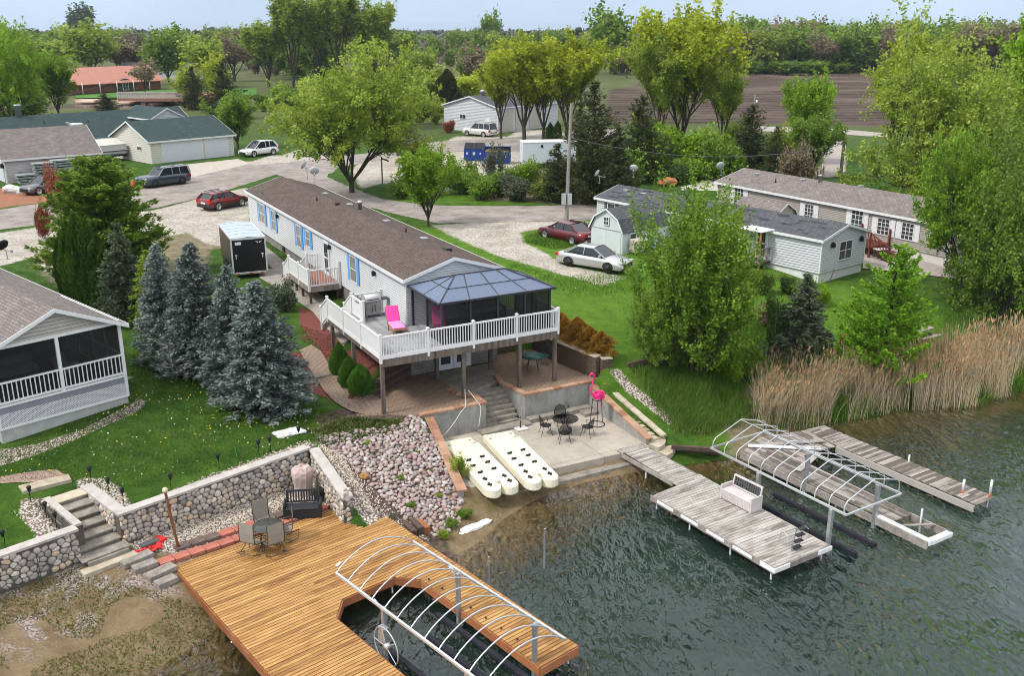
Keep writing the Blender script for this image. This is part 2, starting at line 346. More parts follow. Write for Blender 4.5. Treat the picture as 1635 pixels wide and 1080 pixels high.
def TZ(X,Y):
    X=np.asarray(X,float);Y=np.asarray(Y,float)
    xc=np.clip(X,-40,44);yc=np.clip(Y,-25,80)
    far=Y>80
    z=np.clip(rU(xc,yc),-3,3.85)
    z=np.where(Y>66,z+(UP-z)*np.clip((Y-66)/14,0,1),z)
    b=inside(X,Y,beach_poly); zb=np.clip(rB(np.clip(X,-40,44),np.clip(Y,-25,80)),-3,1.25); z=np.where(b,zb,z)
    z=np.where(inside(X,Y,terrL)|inside(X,Y,terrR),1.84,z)
    z=np.where(inside(X,Y,patio),.42,z)
    return z
def tz(x,y): return float(TZ(np.array([x]),np.array([y]))[0])
def G(u,v):
    z=UP
    a=P(u,v,5.);lo,hi=None,None
    # march down the ray
    zs=np.linspace(4.2,-.02,85); X=[];Y=[]
    for q in zs: p=P(u,v,q);X.append(p[0]);Y.append(p[1])
    t=TZ(np.array(X),np.array(Y)); k=np.argmax(t>=zs)
    if t[k]<zs[k]: return P(u,v,0)
    zz=zs[k]; p=P(u,v,zz); return Vector((p[0],p[1],max(t[k],0)))
# ---------------------------------------------------------------- ground sheet
def axis(lo,hi,step,far0,far1,gr=1.13):
    a=list(np.arange(lo,hi+1e-6,step)); st=step;x=hi
    while x<far1: st*=gr;x+=st;a.append(x)
    st=step;x=lo
    while x>far0: st*=gr;x-=st;a.insert(0,x)
    return np.array(a)
gx=axis(-30,26,.22,-3500,3500);gy=axis(24,72,.22,-400,6000)
GX,GY=np.meshgrid(gx,gy)
GZ=TZ(GX,GY)
# river cut beyond the garages on the left
river=pxpoly(3.0,[(60,176),(250,172),(400,166),(400,157),(300,158),(120,163),(60,165)])
GZ=np.where(inside(GX,GY,river),2.0,GZ)
und=np.array([noise.noise(Vector((x*.35,y*.35,0))) for x,y in zip(GX.ravel()[::1],GY.ravel()[::1])]) if False else 0
V=np.stack([GX,GY,GZ],-1).reshape(-1,3)
nx=len(gx);ny=len(gy);idx=np.arange(nx*ny).reshape(ny,nx)
FQ=np.stack([idx[:-1,:-1],idx[:-1,1:],idx[1:,1:],idx[1:,:-1]],-1).reshape(-1,4)
def mask(zonepolys,w):
    m=np.zeros(GX.shape)
    for pl in zonepolys: m=np.maximum(m,np.clip(.5-sdist(GX,GY,pl)/w,0,1))
    return m
U=UP
zones={
'gravel':(mask([pxpoly(U,[(-60,395),(0,372),(130,352),(250,335),(300,322),(330,312),(395,300),(400,330),(395,400),(330,390),(300,372),(250,380),(150,400),(60,410),(-60,440)]),
  pxpoly(U,[(590,250),(700,225),(900,205),(900,240),(860,262),(830,272),(745,290),(700,312),(640,290),(575,300),(560,270)]),
  pxpoly(U,[(375,262),(480,240),(600,250),(560,262),(430,268),(330,285),(300,280),(310,262)]),
  pxpoly(U,[(690,360),(780,354),(945,354),(880,362),(830,372),(838,388),(870,404),(900,425),(1000,440),(960,452),(890,437),(800,412),(725,380)])],1.2),
  ),
}
m_gravel=zones['gravel'][0]
m_peb=mask([poly(FW,[(-.1,3.3),(.2,.2),(8.3,.2),(8.6,.7),(4,.9),(.9,.75),(1.0,2.2),(.9,3.2),(.2,3.9)]),poly(FW,[(-1.3,3.3),(-1.3,.2),(-12,.2),(-12,.9),(-3,.8),(-2.3,1.4),(-2.3,3.0),(-1.9,3.8)]),
  poly(FW,[(.1,.2),(8,.2),(7.2,-2.6),(1.5,-1.6),(.3,-.6)]),pxpoly(2.6,[(-20,715),(12,712),(60,705),(130,685),(210,650),(222,640),(235,648),(215,662),(130,695),(60,720),(-20,745)]),
  pxpoly(.9,[(548,772),(575,762),(615,800),(585,806)]),pxpoly(1.6,[(495,705),(530,705),(575,760),(640,830),(700,860),(690,875),(640,850),(570,795),(540,770)]),
  poly(FD,[(11.6,-1.0),(12.2,-1.0),(12.9,-4.9),(12.3,-5.2)])],.35)
m_sand=mask([beach_poly,pxpoly(0,[(735,900),(712,870),(708,845),(700,800),(735,775),(800,770),(885,745),(1000,725),(1040,720),(1010,900),(700,1080),(560,1080)])],.6)
m_sand=np.maximum(m_sand,np.clip((.12-GZ)/.3,0,1))
m_rock=mask([pxpoly(1.4,[(500,690),(560,668),(650,668),(680,690),(742,790),(735,850),(690,862),(600,800),(545,745)])],.5)
m_dirt=mask([pxpoly(U,[(190,360),(395,335),(400,392),(335,398),(325,450),(250,470),(170,430)]),pxpoly(U,[(40,400),(260,380),(230,470),(110,470),(60,430)]),
  pxpoly(U,[(760,300),(860,270),(945,300),(945,328),(760,318)]),pxpoly(2.,[(1150,590),(1230,590),(1300,620),(1500,620),(1640,580),(1640,625),(1400,668),(1200,700),(1160,640)])],2.0)
m_mulch=mask([poly(FD,[(-3.2,8.2),(-.6,7.2),(2.6,4.6),(.4,2.9),(-1.0,1.6),(-2.4,3.6)]),pxpoly(2.3,[(480,520),(520,535),(545,560),(548,600),(600,630),(605,645),(575,640),(540,615),(525,590),(480,545)])],.4)
m_clay=mask([pxpoly(U,[(-60,300),(30,303),(130,305),(120,318),(0,332),(-60,340)])],1.0)
m_plow=mask([pxpoly(U,[(960,196),(975,140),(1100,130),(1175,122),(1345,117),(1700,112),(1900,190),(1400,203),(1300,200),(1180,196)]),pxpoly(U,[(560,118),(640,80),(760,78),(760,100),(700,118)])],6.)
m_lush=mask([poly(FD,[(11,-1),(9,12),(8,32),(30,26),(34,-4),(14,-8)]),pxpoly(U,[(600,325),(950,325),(950,290),(700,280)])],3.0)
m_block=np.zeros(GX.shape)
def attr(me,name,a):
    at=me.attributes.new(name,'FLOAT','POINT'); at.data.foreach_set('value',np.asarray(a,dtype=np.float32).ravel())
gm,nt,b=newmat('ground_cover')
tc=N(nt,'ShaderNodeTexCoord');OBJ=tc.outputs['Object']
def noi(sc,det=6,ro=.6,vec=None,dist=0):
    n=N(nt,'ShaderNodeTexNoise',ins={'Scale':sc,'Detail':det,'Roughness':ro,'Distortion':dist}); nt.links.new(vec or OBJ,n.inputs['Vector']); return n.outputs[0]
def rmp(f,st): r=ramp(nt,st); nt.links.new(f,r.inputs[0]); return r.outputs[0]
def mixc(f,a,bb,bt='MIX'):
    m=N(nt,'ShaderNodeMix',data_type='RGBA',blend_type=bt)
    for s,i in ((f,0),(a,6),(bb,7)):
        if isinstance(s,(int,float)): m.inputs[i].default_value=s
        elif isinstance(s,tuple): m.inputs[i].default_value=(*s,1)
        else: nt.links.new(s,m.inputs[i])
    return m.outputs[2]
def math2(op,a,bb):
    m=N(nt,'ShaderNodeMath',operation=op)
    for s,i in ((a,0),(bb,1)):
        if isinstance(s,(int,float)): m.inputs[i].default_value=s
        else: nt.links.new(s,m.inputs[i])
    return m.outputs[0]
def att(n): a=N(nt,'ShaderNodeAttribute',attribute_name=n); return a.outputs['Fac']
def edge(n,nsc=2.2,amt=.9,sharp=.12):   # ragged edge of a zone
    f=math2('ADD',att(n),math2('MULTIPLY',math2('SUBTRACT',noi(nsc,8,.7),.5),amt))
    return rmp(f,[(.5-sharp,g(0)),(.5+sharp,g(1))])
big=noi(.16,4); mid=noi(1.1,7,.65); fine=noi(16,5,.75); vf=noi(42,3,.8)
gr=mixc(rmp(mid,[(.35,g(0)),(.68,g(1))]),(.024,.062,.008),(.062,.125,.015))
gr=mixc(rmp(noi(.45,8,.75),[(.52,g(0)),(.72,g(1))]),gr,(.085,.14,.03))
gr=mixc(math2('MULTIPLY',att('lush'),.8),gr,mixc(rmp(mid,[(.3,g(0)),(.7,g(1))]),(.06,.135,.012),(.125,.235,.022)))
gr=mixc(1.0,gr,rmp(fine,[(.25,g(.45)),(.5,g(1)),(.75,g(1.55))]),'MULTIPLY')
gr=mixc(1.0,gr,rmp(vf,[(.3,g(.65)),(.7,g(1.35))]),'MULTIPLY')
dirt=mixc(rmp(noi(1.5,9,.8),[(.35,g(0)),(.65,g(1))]),(.30,.25,.18),(.14,.105,.065)); dirt=mixc(rmp(noi(3.3,8,.8),[(.5,g(0)),(.62,g(1))]),dirt,(.12,.14,.035))
dirt=mixc(1.0,dirt,rmp(vf,[(.3,g(.6)),(.7,g(1.35))]),'MULTIPLY')
vo=N(nt,'ShaderNodeTexVoronoi',ins={'Scale':9.}); nt.links.new(OBJ,vo.inputs['Vector'])
grv=mixc(rmp(noi(.5,8,.7),[(.35,g(0)),(.65,g(1))]),(.50,.465,.41),(.35,.305,.25)); grv=mixc(1.0,grv,rmp(vo.outputs['Color'],[(.1,g(.62)),(.8,g(1.15))]),'MULTIPLY'); grv=mixc(rmp(noi(2.5,8,.8),[(.58,g(0)),(.7,g(.8))]),grv,(.2,.18,.12))
vo2=N(nt,'ShaderNodeTexVoronoi',ins={'Scale':11.}); nt.links.new(OBJ,vo2.inputs['Vector'])
peb=mixc(vo2.outputs['Color'],(.52,.45,.36),(.72,.68,.62)); peb=mixc(rmp(vo2.outputs['Distance'],[(.35,g(0)),(.6,g(.9))]),peb,(.10,.07,.05)); peb=mixc(rmp(noi(1.8,6,.7),[(.55,g(0)),(.66,g(.85))]),peb,(.13,.075,.06))
sand=mixc(rmp(noi(1.2,8,.7),[(.35,g(0)),(.65,g(1))]),(.24,.175,.10),(.15,.105,.056)); sand=mixc(rmp(noi(.9,9,.8),[(.53,g(0)),(.65,g(.7))]),sand,(.10,.10,.03))
sand=mixc(rmp(noi(26,2,.6),[(.66,g(0)),(.70,g(1))]),sand,(.55,.52,.48)); sand=mixc(1.0,sand,rmp(vf,[(.3,g(.7)),(.7,g(1.3))]),'MULTIPLY')
spp=math2('MULTIPLY',rmp(noi(.9,5,.6),[(.5,g(0)),(.6,g(1))]),att('wallside')); sand=mixc(spp,sand,mixc(rmp(noi(14,3,.7),[(.45,g(0)),(.55,g(1))]),(.13,.09,.07),(.40,.35,.32)))
lb=N(nt,'ShaderNodeSeparateXYZ'); nt.links.new(OBJ,lb.inputs[0])
deep=rmp(lb.outputs[2],[(0,g(0)),(1,g(1))])
under=math2('MULTIPLY',math2('ADD',lb.outputs[2],.05),-1.0)
sand=mixc(rmp(under,[(0,g(0)),(.35,g(1))]),sand,mixc(rmp(noi(.8,7,.75),[(.42,g(0)),(.6,g(1))]),(.24,.17,.075),(.085,.085,.022)))
rock=mixc(rmp(noi(5,5,.7),[(.4,g(0)),(.6,g(1))]),(.05,.035,.03),(.16,.11,.095)); rock=mixc(rmp(noi(.9,7,.75),[(.55,g(0)),(.66,g(1))]),rock,(.045,.075,.012))
mul=mixc(rmp(noi(12,4,.8),[(.35,g(0)),(.65,g(1))]),(.075,.022,.018),(.26,.095,.075))
clay=mixc(rmp(noi(1.5,8,.7),[(.35,g(0)),(.65,g(1))]),(.34,.15,.085),(.25,.125,.08))
mpp=N(nt,'ShaderNodeMapping'); mpp.inputs['Rotation'].default_value=(0,0,R(-4)); nt.links.new(OBJ,mpp.inputs[0])
wv=N(nt,'ShaderNodeTexWave',bands_direction='Y',ins={'Scale':.055,'Distortion':2.5,'Detail':4}); nt.links.new(mpp.outputs[0],wv.inputs['Vector'])
plow=mixc(rmp(wv.outputs[0],[(.3,g(0)),(.9,g(1))]),(.045,.031,.025),(.085,.06,.047)); plow=mixc(rmp(noi(.05,6,.7),[(.45,g(0)),(.7,g(.8))]),plow,(.17,.125,.10))
far=mixc(rmp(noi(.02,5,.7),[(.4,g(0)),(.6,g(1))]),gr,(.10,.11,.03))
gr=mixc(math2('MULTIPLY',att('farm'),.75),gr,rmp(noi(.03,5,.7),[(.4,(.075,.085,.03)),(.6,(.14,.13,.07))]))
c=gr
for nm,cc,nsc,am in (('dirt',dirt,1.2,1.1),('gravel',grv,1.6,.9),('peb',peb,3,.7),('rock',rock,3,.5),('mulch',mul,3,.6),('clay',clay,2,.6),('plow',plow,.3,.3),('sand',sand,2,.5)):
    c=mixc(edge(nm,nsc,am),c,cc)
nt.links.new(c,b.inputs['Base Color']); b.inputs['Roughness'].default_value=.95; b.inputs['Specular IOR Level'].default_value=.12
bp=N(nt,'ShaderNodeBump',ins={'Strength':.7,'Distance':.06}); nt.links.new(math2('ADD',fine,math2('MULTIPLY',vf,.5)),bp.inputs['Height']); nt.links.new(bp.outputs[0],b.inputs['Normal'])
me=fastmesh('ground',V,FQ,gm,True)
wl=np.clip(1-np.abs(sdist(GX,GY,poly(FW,[(-30,.15),(8.0,.15),(6.9,-3.9),(6.9,-2.8),(0,-2.8),(-30,-2.6)])))/1.0,0,1)
wl=np.maximum(wl,inside(GX,GY,poly(FW,[(-30,.15),(8,.15),(7,-2.8),(0,-2.8),(-30,-2.6)])))
for n_,a_ in (('dirt',m_dirt),('gravel',m_gravel),('peb',m_peb),('sand',m_sand*(1-m_peb)),('rock',m_rock),('mulch',m_mulch),('clay',m_clay),('plow',m_plow),('lush',m_lush),('wallside',wl),('farm',np.clip((GY-125)/40,0,1))): attr(me,n_,a_)
ground=link('ground',me); struct(ground)
# ---------------------------------------------------------------- water
wm,nt,b=newmat('lake_water')
nt.nodes.remove(b); out=nt.nodes['Material Output']
tc=N(nt,'ShaderNodeTexCoord');OBJ=tc.outputs['Object']
mp=N(nt,'ShaderNodeMapping'); mp.inputs['Rotation'].default_value=(0,0,R(-55)); mp.inputs['Scale'].default_value=(1,.42,1); nt.links.new(OBJ,mp.inputs[0])
w1=noi(3.3,2,.45,mp.outputs[0],.7); w2=noi(1.1,2,.5,mp.outputs[0],.4)
mp2=N(nt,'ShaderNodeMapping'); mp2.inputs['Rotation'].default_value=(0,0,R(20)); mp2.inputs['Scale'].default_value=(1,.5,1); nt.links.new(OBJ,mp2.inputs[0])
w3=noi(4.2,2,.45,mp2.outputs[0],.5)
calm=rmp(noi(.12,3,.5),[(.38,g(.22)),(.62,g(1))])
h=math2('ADD',math2('MULTIPLY',w1,1.0),math2('ADD',math2('MULTIPLY',w2,.9),math2('MULTIPLY',w3,.5)))
wvt=N(nt,'ShaderNodeTexWave',bands_direction='X',ins={'Scale':.5,'Distortion':14,'Detail':3,'Detail Scale':1.2}); nt.links.new(mp.outputs[0],wvt.inputs['Vector'])
h=math2('ADD',h,math2('MULTIPLY',wvt.outputs[0],.1)); h=math2('MULTIPLY',h,calm)
bp=N(nt,'ShaderNodeBump',ins={'Strength':1.,'Distance':.34}); nt.links.new(h,bp.inputs['Height'])
fr=N(nt,'ShaderNodeFresnel',ins={'IOR':1.34}); nt.links.new(bp.outputs[0],fr.inputs['Normal'])
gl=N(nt,'ShaderNodeBsdfGlossy',ins={'Roughness':.04}); gl.inputs[0].default_value=(1,1,1,1); nt.links.new(bp.outputs[0],gl.inputs['Normal'])
rf=N(nt,'ShaderNodeBsdfTransparent')
dp=att('depth')
tint=rmp(dp,[(0,(.95,.92,.85)),(.2,(.75,.70,.50)),(.6,(.3,.38,.25))]); nt.links.new(tint,rf.inputs[0])
df=N(nt,'ShaderNodeBsdfDiffuse'); dc=mixc(rmp(noi(.09,4,.6),[(.4,g(0)),(.65,g(1))]),(.009,.021,.016),(.017,.036,.028)); nt.links.new(dc,df.inputs[0])
ms=N(nt,'ShaderNodeMixShader'); nt.links.new(rmp(dp,[(0,g(.0)),(.2,g(.12)),(.5,g(.6)),(.9,g(1))]),ms.inputs[0]); nt.links.new(rf.outputs[0],ms.inputs[1]); nt.links.new(df.outputs[0],ms.inputs[2])
m2=N(nt,'ShaderNodeMixShader'); nt.links.new(math2('MINIMUM',math2('MULTIPLY',fr.outputs[0],1.75),1.0),m2.inputs[0]); nt.links.new(ms.outputs[0],m2.inputs[1]); nt.links.new(gl.outputs[0],m2.inputs[2])
nt.links.new(m2.outputs[0],out.inputs[0])
wx=axis(-26,40,.5,-60,160,1.3);wy=axis(16,48,.5,-60,49,1.3)
WX,WY=np.meshgrid(wx,wy); WD=-TZ(WX,WY)
idx=np.arange(WX.size).reshape(WX.shape)
me=fastmesh('lake',np.stack([WX,WY,WX*0],-1).reshape(-1,3),np.stack([idx[:-1,:-1],idx[:-1,1:],idx[1:,1:],idx[1:,:-1]],-1).reshape(-1,4),wm,True)
attr(me,'depth',np.clip(WD/2.2,0,1)); struct(link('lake_water',me))
mb=MB(); mb.add([(x,y,3.0) for x,y in river],[tuple(range(len(river)))]); rw=flat('river_water',(.05,.05,.045),rough=.15); struct(mb.build('river',rw))
# ---------------------------------------------------------------- sheets laid on the ground
from mathutils.geometry import delaunay_2d_cdt
def sheet(name,pl,mat,off=.012,step=1.0,ragged=0.,zf=None):
    pts=[]
    for i in range(len(pl)):
        a=Vector(pl[i]);c=Vector(pl[(i+1)%len(pl)]);L=(c-a).length;k=max(1,int(L/ (step if not ragged else min(step,.6))))
        nn=Vector((-(c-a).y,(c-a).x)).normalized() if L>0 else Vector((0,0))
        for j in range(k):
            q=a.lerp(c,j/k)
            if ragged: q=q+nn*noise.noise(Vector((q.x*.7,q.y*.7,3)))*ragged+nn*noise.noise(Vector((q.x*2.7,q.y*2.7,5)))*ragged*.5
            pts.append(q)
    xs=[p.x for p in pts];ys=[p.y for p in pts]
    X,Y=np.meshgrid(np.arange(min(xs),max(xs),step),np.arange(min(ys),max(ys),step))
    P2=[(p.x,p.y) for p in pts]
    sdv=sdist(X,Y,P2)<-step*.45
    allp=pts+[Vector((x,y)) for x,y in zip(X[sdv],Y[sdv])]
    n=len(pts)
    r=delaunay_2d_cdt(allp,[],[list(range(n))],1,1e-4)
    vx=np.array([v[0] for v in r[0]]);vy=np.array([v[1] for v in r[0]])
    z=(TZ(vx,vy) if zf is None else np.array([zf(x,y) for x,y in zip(vx,vy)]))+off
    mb=MB(); mb.add(list(zip(vx,vy,z)),[tuple(f) for f in r[2]],0,True)
    o=mb.build(name,mat); return struct(o)
asph=noisy('old_asphalt',[(.19,.165,.15),(.27,.235,.215),(.34,.30,.275)],scale=.7,lo=.36,hi=.64,detail=9,rough=.95,spec=.15,rough_n=.75,bump=.3,bscale=25)
sheet('road',pxpoly(UP,[(-80,376),(0,367),(60,360),(150,348),(250,332),(330,314),(400,292),(440,279),(480,290),(560,322),(610,337),(700,357),(830,355),(950,352),(1060,350),(1060,325),(945,327),(800,330),(680,328),(610,318),(570,303),(520,282),(540,268),(640,250),(760,240),(840,243),(900,234),(990,225),(990,205),(900,212),(830,219),(700,226),(600,243),(480,258),(400,264),(310,268),(290,292),(200,306),(100,320),(0,335),(-80,345)]),asph,.02,2.5,.3)
conc=noisy('weathered_concrete',[(.20,.18,.155),(.30,.27,.235),(.38,.345,.30)],scale=1.6,detail=9,rough=.9,rough_n=.75,spec=.2,bump=.2,bscale=20)
sheet('road_patch',pxpoly(UP,[(283,302),(310,295),(333,299),(306,306)]),noisy('patched_asphalt',[(.19,.175,.165),(.26,.24,.225)],scale=2,rough=.95),.035,2.,0)
asp2=noisy('lane_asphalt',[(.30,.265,.24),(.38,.34,.31)],scale=.5,detail=7,rough=.95,spec=.1)
sheet('far_road',pxpoly(UP,[(1312,224),(1348,226),(1352,262),(1345,282),(1290,285),(1312,262)]),asp2,.03,4.,.4)
sheet('far_lane',pxpoly(UP,[(1190,201),(1318,205),(1420,213),(1420,220),(1318,213),(1190,209)]),asp2,.03,6.,.4)
sheet('garage_apron',pxpoly(UP,[(250,268),(380,254),(400,262),(300,285),(235,290)]),flat('apron_concrete',(.42,.37,.32),.9),.03,2.5,.1)
sheet('river_lawn',pxpoly(UP,[(120,157),(410,152),(410,141),(120,146)]),flat('distant_lawn',(.06,.16,.02),.9,var=.3,scale=.3),.05,6.,.5)
# ---------------------------------------------------------------- shared materials
M={}
M['white']=flat('white_vinyl',(.72,.72,.72),.45,var=.03)
M['side_white']=noisy('white_siding',[(.56,.57,.575),(.64,.65,.655)],scale=1.2,rough=.5,spec=.35)
M['side_beige']=noisy('beige_siding',[(.37,.32,.28),(.43,.38,.33)],scale=1.2,rough=.6)
M['side_grey']=noisy('pale_grey_siding',[(.53,.54,.57),(.60,.61,.64)],scale=1.2,rough=.6)
M['side_cream']=noisy('cream_siding',[(.60,.57,.49),(.67,.64,.56)],scale=1.2,rough=.6)
M['side_tan']=noisy('tan_siding',[(.42,.39,.35),(.48,.45,.40)],scale=1.2,rough=.6)
M['joint']=noisy('painted_lap_shadow',[(.26,.26,.26),(.40,.40,.40)],scale=3,rough=.9)  # grey painted on the siding strips as the shadow line of each lap
M['lap_shade_dark']=noisy('painted_lap_shadow_dark',[(.15,.14,.13),(.26,.25,.235)],scale=3,rough=.9)  # darker painted lap shadow for the beige and tan siding
M['blue_sh']=flat('blue_shutter',(.13,.36,.72),.5,var=.05)
M['glass']=glassmat('window_glass',(.05,.055,.06))
M['curtain']=flat('curtain_glass',(.22,.22,.225),.12,spec=.6,var=.2)
M['roof_brown']=shingles('brown_shingles',(.105,.078,.068),(.15,.115,.10),(.06,.045,.042),.6)
M['roof_grey']=shingles('grey_shingles',(.085,.09,.097),(.12,.125,.135),(.05,.052,.06),.5)
M['roof_taupe']=shingles('taupe_shingles',(.18,.155,.145),(.27,.235,.22),(.10,.085,.08),.5)
M['roof_green']=shingles('green_shingles',(.042,.066,.066),(.066,.096,.094),(.028,.044,.045),.4)
M['roof_red']=shingles('terracotta_shingles',(.52,.24,.18),(.60,.30,.23),(.42,.2,.16),.4)
M['block']=pavers('concrete_block',(.30,.28,.25),(.36,.34,.30),(.17,.155,.135),.4,.2,.008)
def blockwall(name,c0,c1,c2,bw,rh,mort=.01):   # brick pattern read off walls through slope uv
    m,nt,b=newmat(name); uv=N(nt,'ShaderNodeUVMap')
    br=N(nt,'ShaderNodeTexBrick',offset=.5,ins={'Scale':1,'Mortar Size':mort,'Brick Width':bw,'Row Height':rh})
    br.inputs['Color1'].default_value=(*c0,1);br.inputs['Color2'].default_value=(*c1,1);br.inputs['Mortar'].default_value=(c0[0]*.55,c0[1]*.55,c0[2]*.55,1)
    nt.links.new(uv.outputs[0],br.inputs[0]); no=N(nt,'ShaderNodeTexNoise',ins={'Scale':1.4,'Detail':8,'Roughness':.75}); nt.links.new(uv.outputs[0],no.inputs['Vector'])
    rp=ramp(nt,[(.38,g(0)),(.68,g(.7))]); nt.links.new(no.outputs[0],rp.inputs[0])
    mx=N(nt,'ShaderNodeMix',data_type='RGBA'); nt.links.new(rp.outputs[0],mx.inputs[0]); nt.links.new(br.outputs[0],mx.inputs[6]); mx.inputs[7].default_value=(*c2,1)
    nt.links.new(mx.outputs[2],b.inputs['Base Color']); b.inputs['Roughness'].default_value=.93; b.inputs['Specular IOR Level'].default_value=.15
    bp=N(nt,'ShaderNodeBump',ins={'Strength':.6,'Distance':.015}); bp.invert=True; nt.links.new(br.outputs[1],bp.inputs['Height']); nt.links.new(bp.outputs[0],b.inputs['Normal'])
    return m
M['cmu']=blockwall('block_foundation',(.27,.25,.225),(.33,.31,.28),(.15,.135,.115),.4,.2)
M['brick_red']=blockwall('red_brown_brick',(.20,.085,.055),(.27,.12,.08),(.12,.06,.045),.25,.09)
M['wood_grey']=noisy('weathered_grey_wood',[(.13,.11,.095),(.24,.21,.185),(.33,.30,.27)],scale=3,detail=8,rough=.85,stretch=(1,1,.25),island=.3,rough_n=.7)
M['wood_post']=noisy('brown_grey_post_wood',[(.07,.052,.04),(.14,.11,.09),(.21,.175,.145)],scale=3,detail=8,rough=.9,stretch=(2,2,.3))
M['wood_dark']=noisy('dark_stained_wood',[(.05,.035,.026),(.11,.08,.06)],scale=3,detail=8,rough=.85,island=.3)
M['wood_red']=noisy('red_stained_wood',[(.10,.028,.018),(.19,.055,.035)],scale=3,rough=.7,island=.3)
M['deck_grey']=noisy('grey_composite_boards',[(.20,.205,.21),(.27,.275,.28),(.34,.34,.34)],scale=2.5,detail=7,rough=.75,island=.35)
M['deck_rust']=noisy('rust_brown_boards',[(.24,.10,.07),(.33,.15,.105)],scale=2.5,rough=.7,island=.4)
M['black']=flat('black_metal',(.016,.016,.018),.4)
M['dark']=flat('charcoal_frame',(.028,.032,.042),.35,spec=.4)
M['galv']=flat('galvanised_metal',(.42,.43,.44),.38,metal=.7,var=.15,scale=6)
M['alu']=flat('brushed_aluminium',(.62,.63,.64),.32,metal=.65,var=.06)
M['pink']=flat('hot_pink_fabric',(.85,.07,.36),.8,var=.08)
M['pinkl']=flat('pale_pink_fabric',(.85,.28,.55),.8,var=.05)
M['teak']=noisy('teak_wood',[(.34,.15,.06),(.46,.22,.10)],scale=5,rough=.6,stretch=(1,6,1))
M['rubber']=flat('black_rubber',(.02,.02,.02),.85,var=.2)
M['steel']=flat('stainless_steel',(.36,.36,.36),.32,metal=.85,var=.25,scale=3)
M['cream_pl']=flat('cream_plastic',(.76,.72,.55),.38,spec=.45,var=.04)
M['plain_conc']=conc
# ---------------------------------------------------------------- building helpers (x along the wall, -y out of it, z up)
def wallT(p0,p1,z=0):
    p0=Vector((p0[0],p0[1],z));d=Vector((p1[0]-p0[0],p1[1]-p0[1],0));L=d.length;d/=L
    return Matrix(((d.x,-d.y,0,p0.x),(d.y,d.x,0,p0.y),(0,0,1,z),(0,0,0,1))),L
def siding(mb,p0,p1,z0,z1,apex=None,h=.125,out=.045,m=0):
    """lapped courses on the wall p0->p1 (outside on the right hand), optional gable apex (x, z)"""
    T,L=wallT(p0,p1); mb.T=T; z=z0
    def span(zz):
        if apex is None or zz<=z1: return 0,L
        t=(zz-z1)/(apex[1]-z1); return apex[0]*t, L-(L-apex[0])*t
    top=apex[1] if apex else z1
    while z<top-1e-3:
        zt=min(z+h,top); a0,b0=span(z);a1,b1=span(zt)
        if b0-a0<.02: break
        zj=z+min(.022,(zt-z)*.3); oj=out-(out-.003)*(zj-z)/(zt-z)
        mb.add([(a0,-out,z),(b0,-out,z),(b0,-oj,zj),(a0,-oj,zj),(a0,.03,z),(b0,.03,z)],[(0,1,2,3),(4,5,1,0)],1)  # narrow strip at the foot of the course carries the painted lap shadow
        mb.add([(a0,-oj,zj),(b0,-oj,zj),(b1,-.003,zt),(a1,-.003,zt)],[(0,1,2,3)],m)
        z=zt
    mb.T=None
def gable_roof(parent,x0,x1,y0,y1,ze,zr,mat,over=.18,axis='y',th=.09,fascia=None,name='roof',vent=None,xr=None):
    """pitched slab roof; axis = ridge direction. eaves at ze on the outer overhang line"""
    mb=MB()
    def q(a,b,z): return (a,b,z) if axis=='y' else (b,a,z)
    a0,a1=(x0,x1) if axis=='y' else (y0,y1); b0,b1=(y0,y1) if axis=='y' else (x0,x1)
    am=(a0+a1)/2 if xr is None else xr; sl=(zr-ze)/(am-a0); sr=(zr-ze)/(a1-am)
    b0-=over;b1+=over; A0=a0-over;A1=a1+over; zl=ze-over*sl;zrr=ze-over*sr
    vs=[q(A0,b0,zl),q(am,b0,zr),q(A1,b0,zrr),q(A0,b1,zl),q(am,b1,zr),q(A1,b1,zrr)]
    vb=[(v[0],v[1],v[2]-th) for v in vs]
    mb.add(vs+vb,[(0,1,4,3),(1,2,5,4),(6,9,10,7),(7,10,11,8)],0)
    bm=mb.build(name,mat,parent,uv=False)
    me=bm.data
    # make the normals point up/out before mapping
    import bmesh as _b
    B=_b.new(); B.from_mesh(me); _b.ops.recalc_face_normals(B,faces=B.faces); B.to_mesh(me); B.free()
    up=[p for p in me.polygons if p.index<2]
    if up and up[0].normal.z<0: me.flip_normals()
    slopeuv(me)
    f=MB(); hh=.17
    def strip(p,r,off):
        p=Vector(p);r=Vector(r);o=Vector(off)
        f.add([p+o,r+o,r+o-Vector((0,0,hh)),p+o-Vector((0,0,hh)),p-o*0,r-o*0,r-Vector((0,0,hh)),p-Vector((0,0,hh))],[(0,1,2,3),(5,4,7,6),(0,4,5,1),(3,2,6,7),(0,3,7,4),(1,5,6,2)])
    u=.012
    e=.035
    dn=Vector((0,0,.012))
    od=(0,-e,0) if axis=='y' else (-e,0,0); ob=(0,e,0) if axis=='y' else (e,0,0)
    strip(vs[0],vs[1],od);strip(vs[1],vs[2],od);strip(vs[3],vs[4],ob);strip(vs[4],vs[5],ob)
    ol=(-e,0,0) if axis=='y' else (0,-e,0); orr=(e,0,0) if axis=='y' else (0,e,0)
    strip(vs[0],vs[3],ol);strip(vs[2],vs[5],orr)
    f.build('fascia',fascia or M['white'],bm)
    return bm
